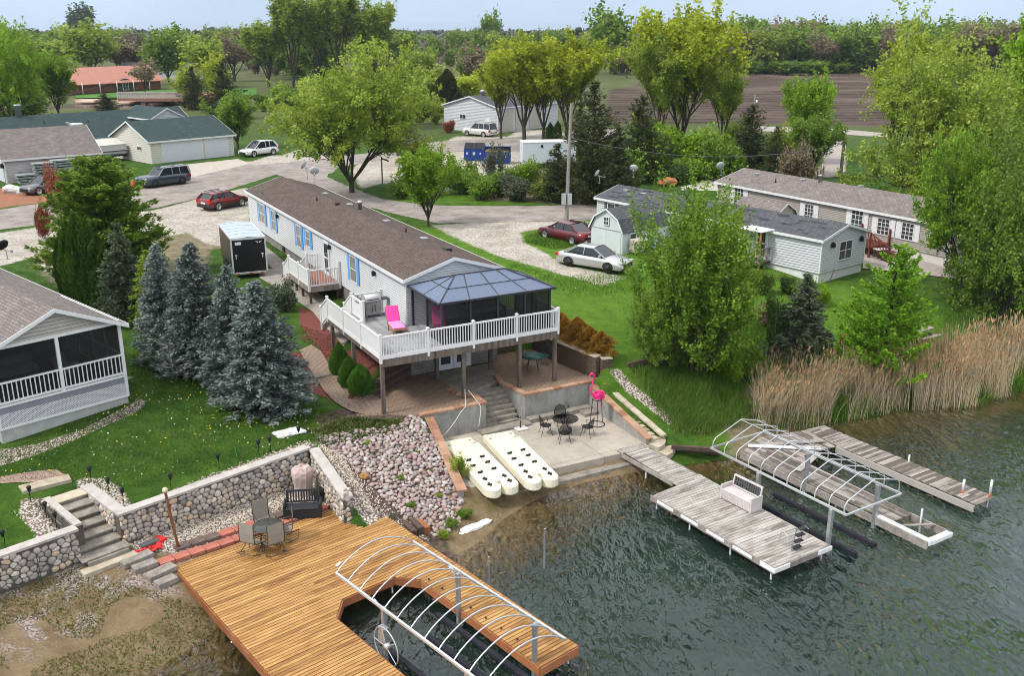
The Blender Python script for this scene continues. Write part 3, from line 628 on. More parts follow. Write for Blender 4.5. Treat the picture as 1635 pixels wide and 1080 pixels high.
def window(parent,T,w,h,grid=(1,2),shut=None,frame=None,glass=None,fw=.06,proud=.05,sw=.36):
    mb=MB(); mb.T=T
    mb.box(-w/2-fw,w/2+fw,-proud,.0,-fw,0);mb.box(-w/2-fw,w/2+fw,-proud,.0,h,h+fw);mb.box(-w/2-fw,-w/2,-proud,0,0,h);mb.box(w/2,w/2+fw,-proud,0,0,h)
    nx_,nz_=grid
    for i in range(1,nx_): x=-w/2+w*i/nx_; mb.box(x-.02,x+.02,-proud+.006,-.004,0,h)
    for i in range(1,nz_): z=h*i/nz_; mb.box(-w/2,w/2,-proud+.010,-.004,z-.018,z+.018)
    o=mb.build('window',frame or M['white'],parent)
    gb=MB(); gb.T=T; gb.box(-w/2,w/2,-.022,-.006,0,h); gb.build('pane',glass or M['glass'],o)
    if shut:
        for sx in (-1,1):
            sb=MB(); sb.T=T; c=sx*(w/2+fw+.02+sw/2); sb.box(c-sw/2,c+sw/2,-.04,-.002,-fw,h+fw)
            for k in range(int(h/.09)): z=k*.09+.05; sb.box(c-sw/2+.04,c+sw/2-.04,-.05,-.04,z,z+.045)
            sb.build('shutter',shut,parent)
    return o
def at_wall(T,x,z): return T@Matrix.Translation((x,-.042,z))
def rail(parent,p0,p1,zf,h=1.0,kind='bal',posts=None,mat=None,rw=.09,gap=.13,zf2=None,low=.08,name='railing_panel'):
    mat=mat or M['white']
    p0=Vector((p0[0],p0[1],zf));p1=Vector((p1[0],p1[1],zf if zf2 is None else zf2));L=(p1-p0).length
    mb=MB(); u=Vector((0,0,1))
    mb.beam(p0+u*(h-.03),p1+u*(h-.03),rw,.07); mb.beam(p0+u*low,p1+u*low,rw*.6,.09)
    if kind=='solid':
        d=(p1-p0); n=Vector((-d.y,d.x,0)).normalized()*.012
        mb.add([p0+n+u*(low+.04),p1+n+u*(low+.04),p1+n+u*(h-.06),p0+n+u*(h-.06),p0-n+u*(low+.04),p1-n+u*(low+.04),p1-n+u*(h-.06),p0-n+u*(h-.06)],[(0,1,2,3),(5,4,7,6),(0,4,5,1),(3,2,6,7),(0,3,7,4),(1,5,6,2)])
    else:
        k=max(1,int(L/gap))
        for i in range(k):
            q=p0.lerp(p1,(i+.5)/k); mb.beam(q+u*(low+.04),q+u*(h-.06),rw*.42,rw*.42)
    return mb.build(name,mat,parent)
def vpost(parent,x,y,zf,h=1.15,s=.11,mat=None,name='railing_post'):
    mb=MB(); mb.bbox(x-s/2,x+s/2,y-s/2,y+s/2,zf-.25,zf+h,.008); mb.bbox(x-s/2-.02,x+s/2+.02,y-s/2-.02,y+s/2+.02,zf+h,zf+h+.04,.01)
    mb.add([(x-s/2-.01,y-s/2-.01,zf+h+.04),(x+s/2+.01,y-s/2-.01,zf+h+.04),(x+s/2+.01,y+s/2+.01,zf+h+.04),(x-s/2-.01,y+s/2+.01,zf+h+.04),(x,y,zf+h+.09)],[(0,1,4),(1,2,4),(2,3,4),(3,0,4)])
    return mb.build(name,mat or M['white'],parent)
def boards(mb,polyg,ang,w,gap,z,th=.035,lmin=2.4,lmax=4.8,seed=1,m=0,jit=.0):
    """planks running along angle ang, clipped to a polygon (local coordinates)"""
    rr=random.Random(seed);ca,sa=math.cos(ang),math.sin(ang)
    pr=[(x*ca+y*sa,-x*sa+y*ca) for x,y in polyg];n=len(pr)
    y0=min(p[1] for p in pr);y1=max(p[1] for p in pr)
    def cuts(yy):
        c=[]
        for i in range(n):
            a=pr[i];b=pr[(i+1)%n]
            if (a[1]>yy)!=(b[1]>yy): c.append(a[0]+(yy-a[1])*(b[0]-a[0])/(b[1]-a[1]))
        return sorted(c)
    y=y0+.002
    while y<y1-.01:
        ye=min(y+w,y1-.001); c0=cuts(y+.001);c1=cuts(ye-.001)
        if len(c0)!=len(c1):
            cm=cuts((y+ye)/2); c0=c1=cm
        for k in range(0,len(c0)-1,2):
            a0,b0,a1,b1=c0[k],c0[k+1],c1[k],c1[k+1]
            x=max(a0,a1); xe=min(b0,b1); segs=[]; s_=x-rr.uniform(0,lmax)
            cutsx=[]
            while s_<xe:
                if s_>x+.4 and s_<xe-.4: cutsx.append(s_)
                s_+=rr.uniform(lmin,lmax)
            xs=[None]+cutsx+[None]
            for i in range(len(xs)-1):
                A0,A1=(a0,a1) if xs[i] is None else (xs[i]+.003,)*2
                B0,B1=(b0,b1) if xs[i+1] is None else (xs[i+1]-.003,)*2
                zz=z+rr.uniform(-jit,jit)
                q=[(A0,y),(B0,y),(B1,ye),(A1,ye)]
                q=[(u*ca-v*sa,u*sa+v*ca) for u,v in q]
                mb.prism(q,zz-th,zz,m)
        y+=w+gap
def dish(label,x,y,z,az,parent=None,size=.4,mat=None,mast=.8):
    t=thing('satellite_dish',label,'satellite dish',(x,y,z),az)
    mb=MB(); mb.tube([(0,0,0),(0,0,mast*.7),(0,.12,mast)],.025,6); mb.box(-.1,.1,-.1,.1,0,.02); mb.build('mast',M['galv'],t)
    d=MB(); d.T=Matrix.Translation((0,.14,mast+.1))@Matrix.Rotation(R(-62),4,'X'); d.lathe([(.001,.0),(size*.5,.02),(size*.8,.06),(size,.12),(size*1.0,.135),(size*.8,.075),(size*.5,.035),(.001,.015)],18); d.build('reflector',mat or flat('dish_grey',(.55,.56,.58),.5),t)
    a=MB(); a.tube([(0,.14,mast-.1),(0,-.45,mast-.12)],.015,5); a.box(-.05,.05,-.53,-.43,mast-.16,mast-.07); a.build('feed_arm',M['galv'],t)
    return t
# ---------------------------------------------------------------- the white mobile home
HX0,HX1,HY0,HY1=3.0,8.15,4.15,34.9
home=thing('mobile_home','long white mobile home with blue shutters and brown shingle roof behind the raised deck','mobile home',(OD_[0],OD_[1],0),AD)
mb=MB(); mb.box(HX0+.03,HX1-.03,HY0+.03,HY1-.03,4.42,7.0); 
siding(mb,(HX0,HY1),(HX0,HY0),4.42,7.0); siding(mb,(HX0,HY0),(HX1,HY0),4.6,6.98,apex=((HX1-HX0)/2,7.74)); siding(mb,(HX1,HY0),(HX1,HY1),4.42,7.0); siding(mb,(HX1,HY1),(HX0,HY1),4.42,6.98,apex=((HX1-HX0)/2,7.74))
mb.build('siding',[M['side_white'],M['joint']],home)  # 'joint' is the painted lap shadow
mb=MB()
for x,y in ((HX0,HY0),(HX0,HY1),(HX1,HY0),(HX1,HY1)): mb.box(x-.035,x+.035,y-.035,y+.035,4.42,7.0)
mb.box(HX0-.03,HX0-.005,11.0-.04,11.0+.04,4.5,6.95); mb.box(HX0-.03,HX0-.005,18.6,18.68,4.5,6.95)
mb.build('corner_trim',M['white'],home)
mb=MB(); 
mb.box(HX0+.08,HX1-.08,HY0+.06,HY1-.08,1.9,4.42); mb.build('foundation',M['cmu'],home,uv=True)
gable_roof(home,HX0,HX1,HY0,HY1,7.02,7.80,M['roof_brown'],over=.2)
TL,LL=wallT((HX0,HY1),(HX0,HY0)); Lx=lambda y: HY1-y
for y,w,h,z,gr_ in ((31.0,1.5,1.35,5.15,(2,2)),(27.9,.85,1.35,5.15,(1,2)),(21.9,.85,1.35,5.15,(1,2)),(19.9,.75,.95,5.55,(1,2)),(11.6,.95,1.4,5.15,(1,2))):
    window(home,at_wall(TL,Lx(y),z),w,h,gr_,shut=M['blue_sh'],glass=M['curtain'])
# storm door and lamps
def door(parent,T,w=.9,h=2.03,mat=None,glass=True,gh=(1.0,1.9),split=None):
    mb=MB(); mb.T=T; mb.box(-w/2-.07,w/2+.07,-.04,0,0,h+.07); mb.box(-w/2,w/2,-.055,-.04,0,h); d=mb.build('door',mat or M['white'],parent)
    if glass:
        gb=MB(); gb.T=T
        for (a,c) in (split or [gh]): gb.box(-w/2+.12,w/2-.12,-.062,-.055,a,c)
        gb.build('pane',M['glass'],d)
    hb=MB(); hb.T=T; hb.box(w/2-.1,w/2-.06,-.1,-.055,.95,1.1); hb.build('handle',M['steel'],d)
    return d
door(home,at_wall(TL,Lx(16.3),4.5),.9,2.05,split=[(.25,1.0),(1.12,1.9)])
def lantern(parent,T,mat=None,s=1):
    mb=MB(); mb.T=T; mb.box(-.05*s,.05*s,-.02,0,-.1*s,.12*s); mb.box(-.1*s,.1*s,-.24*s,-.04*s,-.14*s,.12*s); mb.add([(-.12*s,-.26*s,.12*s),(.12*s,-.26*s,.12*s),(.12*s,-.02,.12*s),(-.12*s,-.02,.12*s),(0,-.14*s,.24*s)],[(0,1,4),(1,2,4),(2,3,4),(3,0,4),(3,2,1,0)])
    return mb.build('wall_lamp',mat or M['black'],parent)
for y in (15.5,8.2,26.6): lantern(home,at_wall(TL,Lx(y),6.35),s=.8)
# french door below the deck
TF,_=wallT((HX0+.08,HY0+.06),(HX1-.08,HY0+.06))
for k,x in enumerate((1.95,2.85)):
    mb=MB(); T=at_wall(TF,x,1.92); mb.T=T; mb.box(-.44,.44,-.05,0,0,2.05); d=mb.build('french_door',M['white'],home)
    gb=MB(); gb.T=T; gb.box(-.27,.27,-.058,-.05,.3,1.9); gb.build('pane',M['glass'],d)
mb=MB(); mb.T=at_wall(TF,2.4,1.92); mb.box(-.99,-.89,-.07,0,0,2.15); mb.box(.89,.99,-.07,0,0,2.15); mb.box(-.99,.99,-.07,0,2.07,2.17); mb.build('door_frame',M['white'],home)
# side wall foundation vent, roof vents
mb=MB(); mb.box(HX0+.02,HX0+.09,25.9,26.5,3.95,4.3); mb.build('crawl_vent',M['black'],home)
def roofz(x,mid=(HX0+HX1)/2,ze=7.02,zr=7.8): return zr-(abs(x-mid))/(mid-HX0)*(zr-ze)
for i,(u,v,kind) in enumerate([(408,300,'pipe'),(506,321,'pipe'),(539,331,'cap'),(519,309,'box'),(558,326,'box'),(575,332,'stack'),(617,352,'box'),(677,381,'box'),(714,398,'box'),(648,371,'pipe')]):
    x,y=rel(OD_,AD,P(u,v,7.6)); z=roofz(x); x=min(max(x,3.3),7.8); mb=MB()
    if kind=='pipe': mb.lathe([(.09,z-.05),(.06,z+.05),(.05,z+.28)],8,c=(x,y,0)); mt=M['black']
    elif kind=='cap': mb.box(x-.12,x+.12,y-.15,y+.15,z-.1,z+.14); mt=M['roof_brown']
    elif kind=='box': mb.bbox(x-.18,x+.18,y-.22,y+.22,z-.15,z+.12,.03); mt=M['galv'] if i!=8 else M['black']
    else: mb.lathe([(.13,z-.1),(.13,z+.4),(.2,z+.42),(.2,z+.55),(.001,z+.62)],10,c=(x,y,0)); mt=M['galv']
    mb.build('roof_vent',mt,home)
q=P(505,285,7.5); dish('grey satellite dish on the far slope of the brown mobile home roof, right of the pair','',0,0,0) if False else None
def dish_at(u,v,z,label,az=0,size=.42,mast=.8,mat=None):
    q=P(u,v,z); return dish(label,q[0],q[1],q[2],az,size=size,mast=mast,mat=mat)
dish_at(503,291,7.45,'grey satellite dish facing the camera at the far edge of the brown mobile home roof',R(10),.36,.7)
dish_at(491,287,7.45,'small satellite dish seen edge on, left of the grey dish on the brown roof',R(75),.36,1.0)
# ---------------------------------------------------------------- raised deck
deck=thing('raised_deck','raised grey deck with white vinyl railing wrapped round the end of the white mobile home','deck',(OD_[0],OD_[1],0),AD)
DZ=4.6
dp=[(0,0),(9.2,0),(9.2,4.1),(2.98,4.1),(2.98,7.4),(0,7.4)]
mb=MB(); boards(mb,[(.06,.06),(9.14,.06),(9.14,4.1),(2.96,4.1),(2.96,7.34),(.06,7.34)],R(90),.14,.006,DZ,.03,3,6,3); mb.build('floor_boards',M['deck_grey'],deck)
mb=MB(); mb.box(0,9.2,0,.05,DZ-.3,DZ-.04);mb.box(9.15,9.2,.05,4.1,DZ-.3,DZ-.04);mb.box(0,.05,.05,7.4,DZ-.3,DZ-.04);mb.box(.05,2.98,7.35,7.4,DZ-.3,DZ-.04)
mb.box(.0,9.25,.06,.12,DZ-.42,DZ-.12); mb.box(-.03,9.25,-.05,-.005,DZ-.42,DZ-.08)
mb.build('rim_beam',M['wood_post'],deck)
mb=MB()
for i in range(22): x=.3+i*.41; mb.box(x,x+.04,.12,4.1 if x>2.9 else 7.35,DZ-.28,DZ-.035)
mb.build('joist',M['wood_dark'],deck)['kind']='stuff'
mb=MB(); mb.box(-.045,9.245,-.045,-.01,DZ-.06,DZ+.03); mb.box(-.045,-.01,-.01,7.4,DZ-.06,DZ+.03); mb.box(9.21,9.245,-.01,4.1,DZ-.06,DZ+.03); mb.build('edge_trim',M['white'],deck)
for x,y,zb in ((.08,.12,1.84),(4.12,.12,1.86),(7.12,.12,1.86),(9.1,.12,1.86),(.08,3.9,2.6),(.08,7.0,3.2),(4.12,3.2,1.85),(7.12,3.2,1.86)):
    q=toW(FD,x,y); zb=min(tz(q[0],q[1]),DZ-.6)-.02
    mb=MB(); mb.bbox(x-.085,x+.085,y-.085,y+.085,zb,DZ-.3,.01); mb.build('support_post',M['wood_post'],deck)
px_=[0.0,2.36,4.44,6.66,8.98+.16]
px_=[0,2.3,4.6,6.9,9.2]
for i,x in enumerate(px_): vpost(deck,x,0,DZ,1.07)
for i in range(4): rail(deck,(px_[i]+.06,0),(px_[i+1]-.06,0),DZ,1.0,'bal',gap=.135)
for y in (2.45,4.9,7.35): vpost(deck,0,y,DZ,1.07)
for a,c in ((0,2.45),(2.45,4.9),(4.9,7.35)): rail(deck,(0,a+.06),(0,c-.06),DZ,1.0,'solid')
rail(deck,(9.2,.06),(9.2,2.0),DZ,1.0,'bal'); vpost(deck,9.2,2.05,DZ,1.07); rail(deck,(9.2,2.1),(9.2,4.05),DZ,1.0,'bal'); vpost(deck,9.2,4.1,DZ,1.07); rail(deck,(8.2,4.1),(9.14,4.1),DZ,1.0,'bal')
rail(deck,(1.3,5.7),(1.3,7.3),DZ,1.0,'solid'); vpost(deck,1.3,5.65,DZ,1.07); vpost(deck,1.3,7.38,DZ,1.07); rail(deck,(1.36,7.38),(2.9,7.38),DZ,1.0,'bal'); vpost(deck,2.9,7.38,DZ,1.07)
for x in (.02,1.28): rail(deck,(x,7.42),(x,8.5),DZ,1.0,'solid',zf2=DZ-.72); vpost(deck,x,8.52,DZ-.72,1.0)
for k in range(4): 
    mb=MB(); mb.box(.06,1.24,7.42+k*.27,7.42+k*.27+.29,DZ-.19-k*.19-.04,DZ-.19-k*.19); mb.build('stair_tread',M['wood_grey'],deck)
mb=MB()
for x in (.08,1.22): mb.beam((x,7.42,DZ-.25),(x,8.55,DZ-.95),.04,.25)
mb.build('stringer',M['wood_dark'],deck)
# ---------------------------------------------------------------- small side porch of the home
sp=thing('side_porch','small white railed entry porch with rust brown floor halfway along the white mobile home','porch',(OD_[0],OD_[1],0),AD)
X0,X1,Y0,Y1,Z=1.05,2.95,13.9,17.8,4.5
mb=MB(); boards(mb,[(X0,Y0),(X1,Y0),(X1,Y1),(X0,Y1)],R(90),.14,.008,Z,.03,3,5,5); mb.build('floor_boards',M['deck_rust'],sp)
mb=MB(); mb.box(X0-.03,X1,Y0-.04,Y0,Z-.3,Z-.02);mb.box(X0-.04,X0,Y0,Y1,Z-.3,Z-.02);mb.box(X0,X1,Y1,Y1+.04,Z-.3,Z-.02); mb.build('rim_beam',M['wood_grey'],sp)
for x,y in ((X0+.08,Y0+.1),(X0+.08,Y0+1.6),(X0+.08,Y0+2.9),(X0+.08,Y1-.1),(X1-.2,Y0+.1)):
    q=toW(FD,x,y); mb=MB(); mb.box(x-.06,x+.06,y-.06,y+.06,tz(q[0],q[1])-.05,Z-.3); mb.build('support_post',M['wood_dark'],sp)
for y in (Y0,Y0+1.95,Y1): vpost(sp,X0,y,Z,1.07)
vpost(sp,X1-.07,Y0,Z,1.3)
rail(sp,(X0+.06,Y0),(X1-.12,Y0),Z,1.0,'bal',gap=.15); rail(sp,(X0,Y0+.06),(X0,Y0+1.9),Z,1.0,'solid'); rail(sp,(X0,Y0+2.0),(X0,Y1-.06),Z,1.0,'solid')
rail(sp,(X0+1.1,Y1),(X1-.05,Y1),Z,1.0,'bal',gap=.15); vpost(sp,X0+1.1,Y1,Z,1.07)
for x in (X0,X0+1.1): rail(sp,(x,Y1+.05),(x,Y1+1.15),Z,1.0,'solid' if x==X0 else 'bal',zf2=Z-.65); vpost(sp,x,Y1+1.2,Z-.65,1.0)
for k in range(3): mb=MB(); mb.box(X0+.06,X0+1.04,Y1+.05+k*.3,Y1+.35+k*.3,Z-.2-k*.19-.04,Z-.2-k*.19); mb.build('stair_tread',M['deck_rust'],sp)
# ---------------------------------------------------------------- gazebo
gz=thing('screened_gazebo','screened gazebo with blue grey metal hip roof standing on the raised deck','gazebo',(OD_[0],OD_[1],0),AD)
GX0,GX1,GY0,GY1,GZE,GZR=3.25,9.0,.5,3.95,6.62,7.38
def steelroof():
    m,nt,b=newmat('gazebo_roof_metal'); uv=N(nt,'ShaderNodeUVMap'); wv=N(nt,'ShaderNodeTexWave',bands_direction='Y',ins={'Scale':2.2}); nt.links.new(uv.outputs[0],wv.inputs['Vector'])
    no=N(nt,'ShaderNodeTexNoise',ins={'Scale':22,'Detail':3}); nt.links.new(uv.outputs[0],no.inputs['Vector']); rp=ramp(nt,[(.35,(.11,.145,.22)),(.65,(.165,.205,.29))]); nt.links.new(no.outputs[0],rp.inputs[0]); nt.links.new(rp.outputs[0],b.inputs['Base Color'])
    bp=N(nt,'ShaderNodeBump',ins={'Strength':.5,'Distance':.015}); nt.links.new(wv.outputs[0],bp.inputs['Height']); nt.links.new(bp.outputs[0],b.inputs['Normal']); b.inputs['Roughness'].default_value=.42; b.inputs['Metallic'].default_value=.35
    return m
M['gzroof']=steelroof()
e=.22;r0=(4.75,2.2,GZR);r1=(7.4,2.2,GZR);c_=[(GX0-e,GY0-e,GZE),(GX1+e,GY0-e,GZE),(GX1+e,GY1+e*.4,GZE),(GX0-e,GY1+e*.4,GZE)]
mb=MB(); mb.add(c_+[r0,r1]+[(a,b_,z-.03) for a,b_,z in c_]+[(r0[0],r0[1],r0[2]-.03),(r1[0],r1[1],r1[2]-.03)],[(0,1,5,4),(1,2,5),(2,3,4,5),(3,0,4),(7,6,10,11),(8,7,11),(9,8,11,10),(6,9,10)]); mb.build('roof_panel',M['gzroof'],gz,uv=True)
mb=MB()
def lp(a,b_,t): return tuple(a[i]+(b_[i]-a[i])*t for i in range(3))
for a,b_ in ((c_[0],r0),(c_[1],r1),(c_[2],r1),(c_[3],r0),(r0,r1)): mb.beam(Vector(a)+Vector((0,0,.01)),Vector(b_)+Vector((0,0,.02)),.05,.05)
for t in (.25,.5,.75): mb.beam(Vector(lp(c_[0],c_[1],t*1.0))+Vector((0,0,.0)),Vector(lp(r0,r1,max(0,min(1,(t-.12)/.76))))+Vector((0,0,.02)),.04,.03)
mb.beam(Vector(lp(c_[0],c_[3],.5)),Vector(r0)+Vector((0,0,.01)),.04,.03); mb.beam(Vector(lp(c_[1],c_[2],.5)),Vector(r1)+Vector((0,0,.01)),.04,.03)
m0=lp(c_[0],r0,.5);m1=lp(c_[1],r1,.5);m2=lp(c_[2],r1,.5);m3=lp(c_[3],r0,.5)
for a,b_ in ((m0,m1),(m1,m2),(m3,m0)): mb.beam(Vector(a)+Vector((0,0,.015)),Vector(b_)+Vector((0,0,.015)),.03,.02)
for i in range(4): mb.beam(c_[i],c_[(i+1)%4],.07,.09)
mb.build('roof_rib',M['dark'],gz)['kind']='stuff'
pts=[(GX0,GY0),(4.7,GY0),(6.15,GY0),(7.6,GY0),(GX1,GY0),(GX1,2.2),(GX1,GY1),(GX0,GY1),(GX0,2.2),(6.1,GY1)]
for x,y in pts: mb=MB(); mb.bbox(x-.05,x+.05,y-.05,y+.05,DZ,GZE,.006); mb.build('post',M['dark'],gz)
def screenmat(name,a=.55,c=(.012,.012,.014)):
    m,nt,b=newmat(name); b.inputs['Base Color'].default_value=(*c,1); b.inputs['Roughness'].default_value=.9; tr=N(nt,'ShaderNodeBsdfTransparent'); ms=N(nt,'ShaderNodeMixShader'); ms.inputs[0].default_value=a
    nt.links.new(tr.outputs[0],ms.inputs[1]); nt.links.new(b.outputs[0],ms.inputs[2]); nt.links.new(ms.outputs[0],nt.nodes['Material Output'].inputs[0]); return m
M['screen']=screenmat('insect_screen',.5)
per=[(GX0,2.2),(GX0,GY0),(4.7,GY0),(6.15,GY0),(7.6,GY0),(GX1,GY0),(GX1,2.2),(GX1,GY1)]
for i in range(len(per)-1):
    a,b_=per[i],per[i+1]; T,L=wallT(a,b_,DZ); mb=MB(); mb.T=T; mb.box(.05,L-.05,-.008,.008,.08,GZE-DZ-.1); mb.build('screen_panel',M['screen'],gz)
mb=MB()
for i in range(len(per)-1):
    a,b_=per[i],per[i+1]; mb.beam((a[0],a[1],DZ+.05),(b_[0],b_[1],DZ+.05),.05,.07)
mb.build('floor_rail',M['dark'],gz); mb=MB()
for i in range(len(per)-1): a,b_=per[i],per[i+1]; mb.beam((a[0],a[1],GZE-.08),(b_[0],b_[1],GZE-.08),.05,.08)
mb.build('top_rail',M['dark'],gz)
# furniture on the deck
def chaise(label,x,y,rz,cush,seatc):
    q=toW(FD,x,y,DZ); t=thing('chaise_lounge',label,'lounge chair',q,AD+rz)
    mb=MB(); mb.box(-.33,.33,-.95,-.9,.28,.34);mb.box(-.33,-.28,-.9,.25,.28,.34);mb.box(.28,.33,-.9,.25,.28,.34);mb.box(-.33,.33,.2,.25,.28,.34)
    for k in range(9): mb.box(-.28,.28,-.88+k*.12,-.8+k*.12,.30,.325)
    for sx in (-.3,.3):
        for yy in (-.85,.15): mb.box(sx-.03,sx+.03,yy-.03,yy+.03,0,.28)
    mb.T=Matrix.Translation((0,.25,.34))@Matrix.Rotation(R(58),4,'X')
    mb.box(-.33,-.28,0,.8,-.03,.0);mb.box(.28,.33,0,.8,-.03,0);mb.box(-.28,.28,.75,.8,-.03,0); mb.T=None
    mb.beam((0,.25,.3),(0,.62,.62),.05,.04); mb.build('frame',M['teak'],t)
    mb=MB(); mb.bbox(-.31,.31,-.92,-.25,.345,.43,.03); mb.bbox(-.31,.31,-.24,.22,.345,.43,.03); mb.build('seat_cushion',seatc,t)
    mb=MB(); mb.T=Matrix.Translation((0,.22,.35))@Matrix.Rotation(R(58),4,'X'); mb.bbox(-.31,.31,.02,.84,.0,.09,.03); mb.build('back_cushion',cush,t)
    return t
chaise('hot pink chaise on a teak frame, out on the open grey deck by the grill',2.15,3.6,R(-8),M['pink'],M['pinkl'])
chaise('hot pink cushioned chaise inside the screened gazebo, seen through its dark mesh',4.05,2.6,R(-20),M['pink'],M['pink'])
# sofa and table inside
t=thing('patio_sofa','grey cushioned sofa inside the screened gazebo against the house wall','sofa',toW(FD,6.9,3.45,DZ),AD)
mb=MB(); mb.bbox(-1.0,1.0,-.4,.4,.1,.4,.04); mb.bbox(-1.0,1.0,.25,.42,.4,.85,.05); mb.bbox(-1.1,-.95,-.4,.42,.0,.6,.03); mb.bbox(.95,1.1,-.4,.42,0,.6,.03); mb.build('sofa_frame',flat('wicker_grey',(.06,.055,.05),.8),t)
for i in range(3): mb=MB(); mb.bbox(-.93+i*.62,-.33+i*.62,-.38,.22,.4,.53,.04); mb.bbox(-.93+i*.62,-.33+i*.62,.1,.25,.5,.9,.05); mb.build('cushion',flat('grey_cushion',(.3,.29,.28),.9),t)
t=thing('coffee_table','low teal topped table standing inside the screened gazebo','table',toW(FD,5.6,2.2,DZ),AD)
mb=MB(); mb.lathe([(.001,.43),(.5,.43),(.5,.47),(.001,.47)],20); mb.build('tabletop',flat('teal_top',(.02,.13,.16),.4),t); mb=MB()
for a in range(4): mb.tube([(.35*math.cos(a*1.57),.35*math.sin(a*1.57),.43),(.42*math.cos(a*1.57),.42*math.sin(a*1.57),0)],.02,6)
mb.build('leg_frame',M['black'],t)
# grill
t=thing('gas_grill','stainless steel gas grill with side shelf on the deck beside the white wall','grill',toW(FD,2.05,6.5,DZ),AD+R(2))
mb=MB(); mb.bbox(-.42,.42,-.28,.28,.12,.86,.02); 
for sx in (-.36,.36):
    for sy in (-.22,.22): mb.lathe([(.04,0),(.045,.05),(.03,.12)],8,c=(sx,sy,0))
mb.build('cabinet',M['steel'],t)
mb=MB(); mb.T=Matrix.Translation((0,0,.9))@Matrix.Rotation(math.pi/2,4,'Y'); mb.tube([(0,.0,-.42),(0,0,.42)],.27,14); mb.build('lid',flat('lid_steel',(.62,.62,.62),.28,metal=.6),t)
mb=MB(); mb.box(-.8,-.43,-.25,.25,.84,.87); mb.box(.43,.98,-.25,.25,.84,.87); mb.build('side_shelf',flat('shelf_dark',(.1,.1,.1),.4,metal=.5),t)
mb=MB(); mb.tube([(-.3,-.33,.95),(.3,-.33,.95)],.02,8); mb.tube([(-.3,-.33,.95),(-.3,-.24,.93)],.015,6); mb.tube([(.3,-.33,.95),(.3,-.24,.93)],.015,6)
for i in range(5): mb.lathe([(.001,-.03),(.03,-.03),(.03,0)],8,c=(-.3+i*.15,-.31,.8))
mb.build('handle',M['black'],t)
mb=MB(); mb.beam((.08,-.29,.3),(.08,-.29,.66),.02,.02); mb.beam((-.08,-.29,.3),(-.08,-.29,.66),.02,.02); mb.build('door_pull',M['black'],t)
# ---------------------------------------------------------------- terraces, patio and steps below the deck (frame of the deck)
def frame_thing(name,label,cat,fr=FD,z=0,group=None): return thing(name,label,cat,(fr[0][0],fr[0][1],z),fr[1],group)
M['pav']=pavers('tan_pavers',(.30,.20,.14),(.37,.26,.19),(.21,.155,.115),.21,.105,.016)
M['pav2']=pavers('worn_pavers',(.33,.23,.17),(.40,.30,.23),(.24,.18,.14),.2,.1,.014,R(20))
M['cap']=noisy('terracotta_cap_blocks',[(.27,.135,.08),(.36,.20,.125),(.42,.26,.17)],scale=1.7,detail=6,rough=.85,island=.5,bump=.4,bscale=18)
M['cwall']=noisy('stained_concrete_wall',[(.15,.145,.13),(.29,.285,.265),(.40,.395,.37)],scale=1.1,detail=9,rough=.9,rough_n=.78,bump=.3,bscale=14,stretch=(1,1,.6))
M['step']=noisy('worn_step_concrete',[(.13,.115,.09),(.25,.225,.19),(.36,.33,.28)],scale=2.2,detail=9,rough=.92,rough_n=.78,bump=.3,bscale=22)
M['tan_stone']=noisy('tan_landscape_stone',[(.30,.25,.18),(.42,.36,.27),(.50,.44,.34)],scale=2.5,detail=7,rough=.9,island=.4,bump=.4,bscale=16)
TL_=[(1.44,-.96),(4.7,-.96),(4.7,.25),(4.2,.75),(4.1,1.4),(4.25,2.6),(4.0,4.15),(3.05,4.15),(.9,2.95),(-.9,2.1),(-1.1,.4),(.3,-.1)]
o=struct(MB().prism([(a,b_) for a,b_ in TL_],1.7,1.9).build('left_terrace',M['pav'])); o.location=(OD_[0],OD_[1],0); o.rotation_euler.z=AD
LD=[(4.0,4.15),(4.25,2.6),(4.1,1.4),(4.2,.75),(4.7,.25),(4.9,.9),(6.85,1.6),(6.8,2.0),(7.3,3.0),(7.3,4.15)]
o=struct(MB().prism(LD,1.6,1.88).build('landing',M['step'])); o.location=(OD_[0],OD_[1],0); o.rotation_euler.z=AD
TR=[(6.85,-.96),(11.2,-.96),(11.4,-.7),(10.95,4.0),(10.4,5.2),(7.9,5.2),(7.9,4.15),(7.3,4.15),(7.3,3.0),(6.75,2.0),(6.55,1.1)]
o=struct(MB().prism(TR,1.7,1.9).build('right_terrace',M['pav'])); o.location=(OD_[0],OD_[1],0); o.rotation_euler.z=AD
PT=[(1.25,-5.85),(2.3,-.9),(4.85,-.9),(4.85,-.6),(6.75,-.6),(6.75,-.96),(10.45,-1.0),(10.3,-6.3),(1.5,-6.1)]
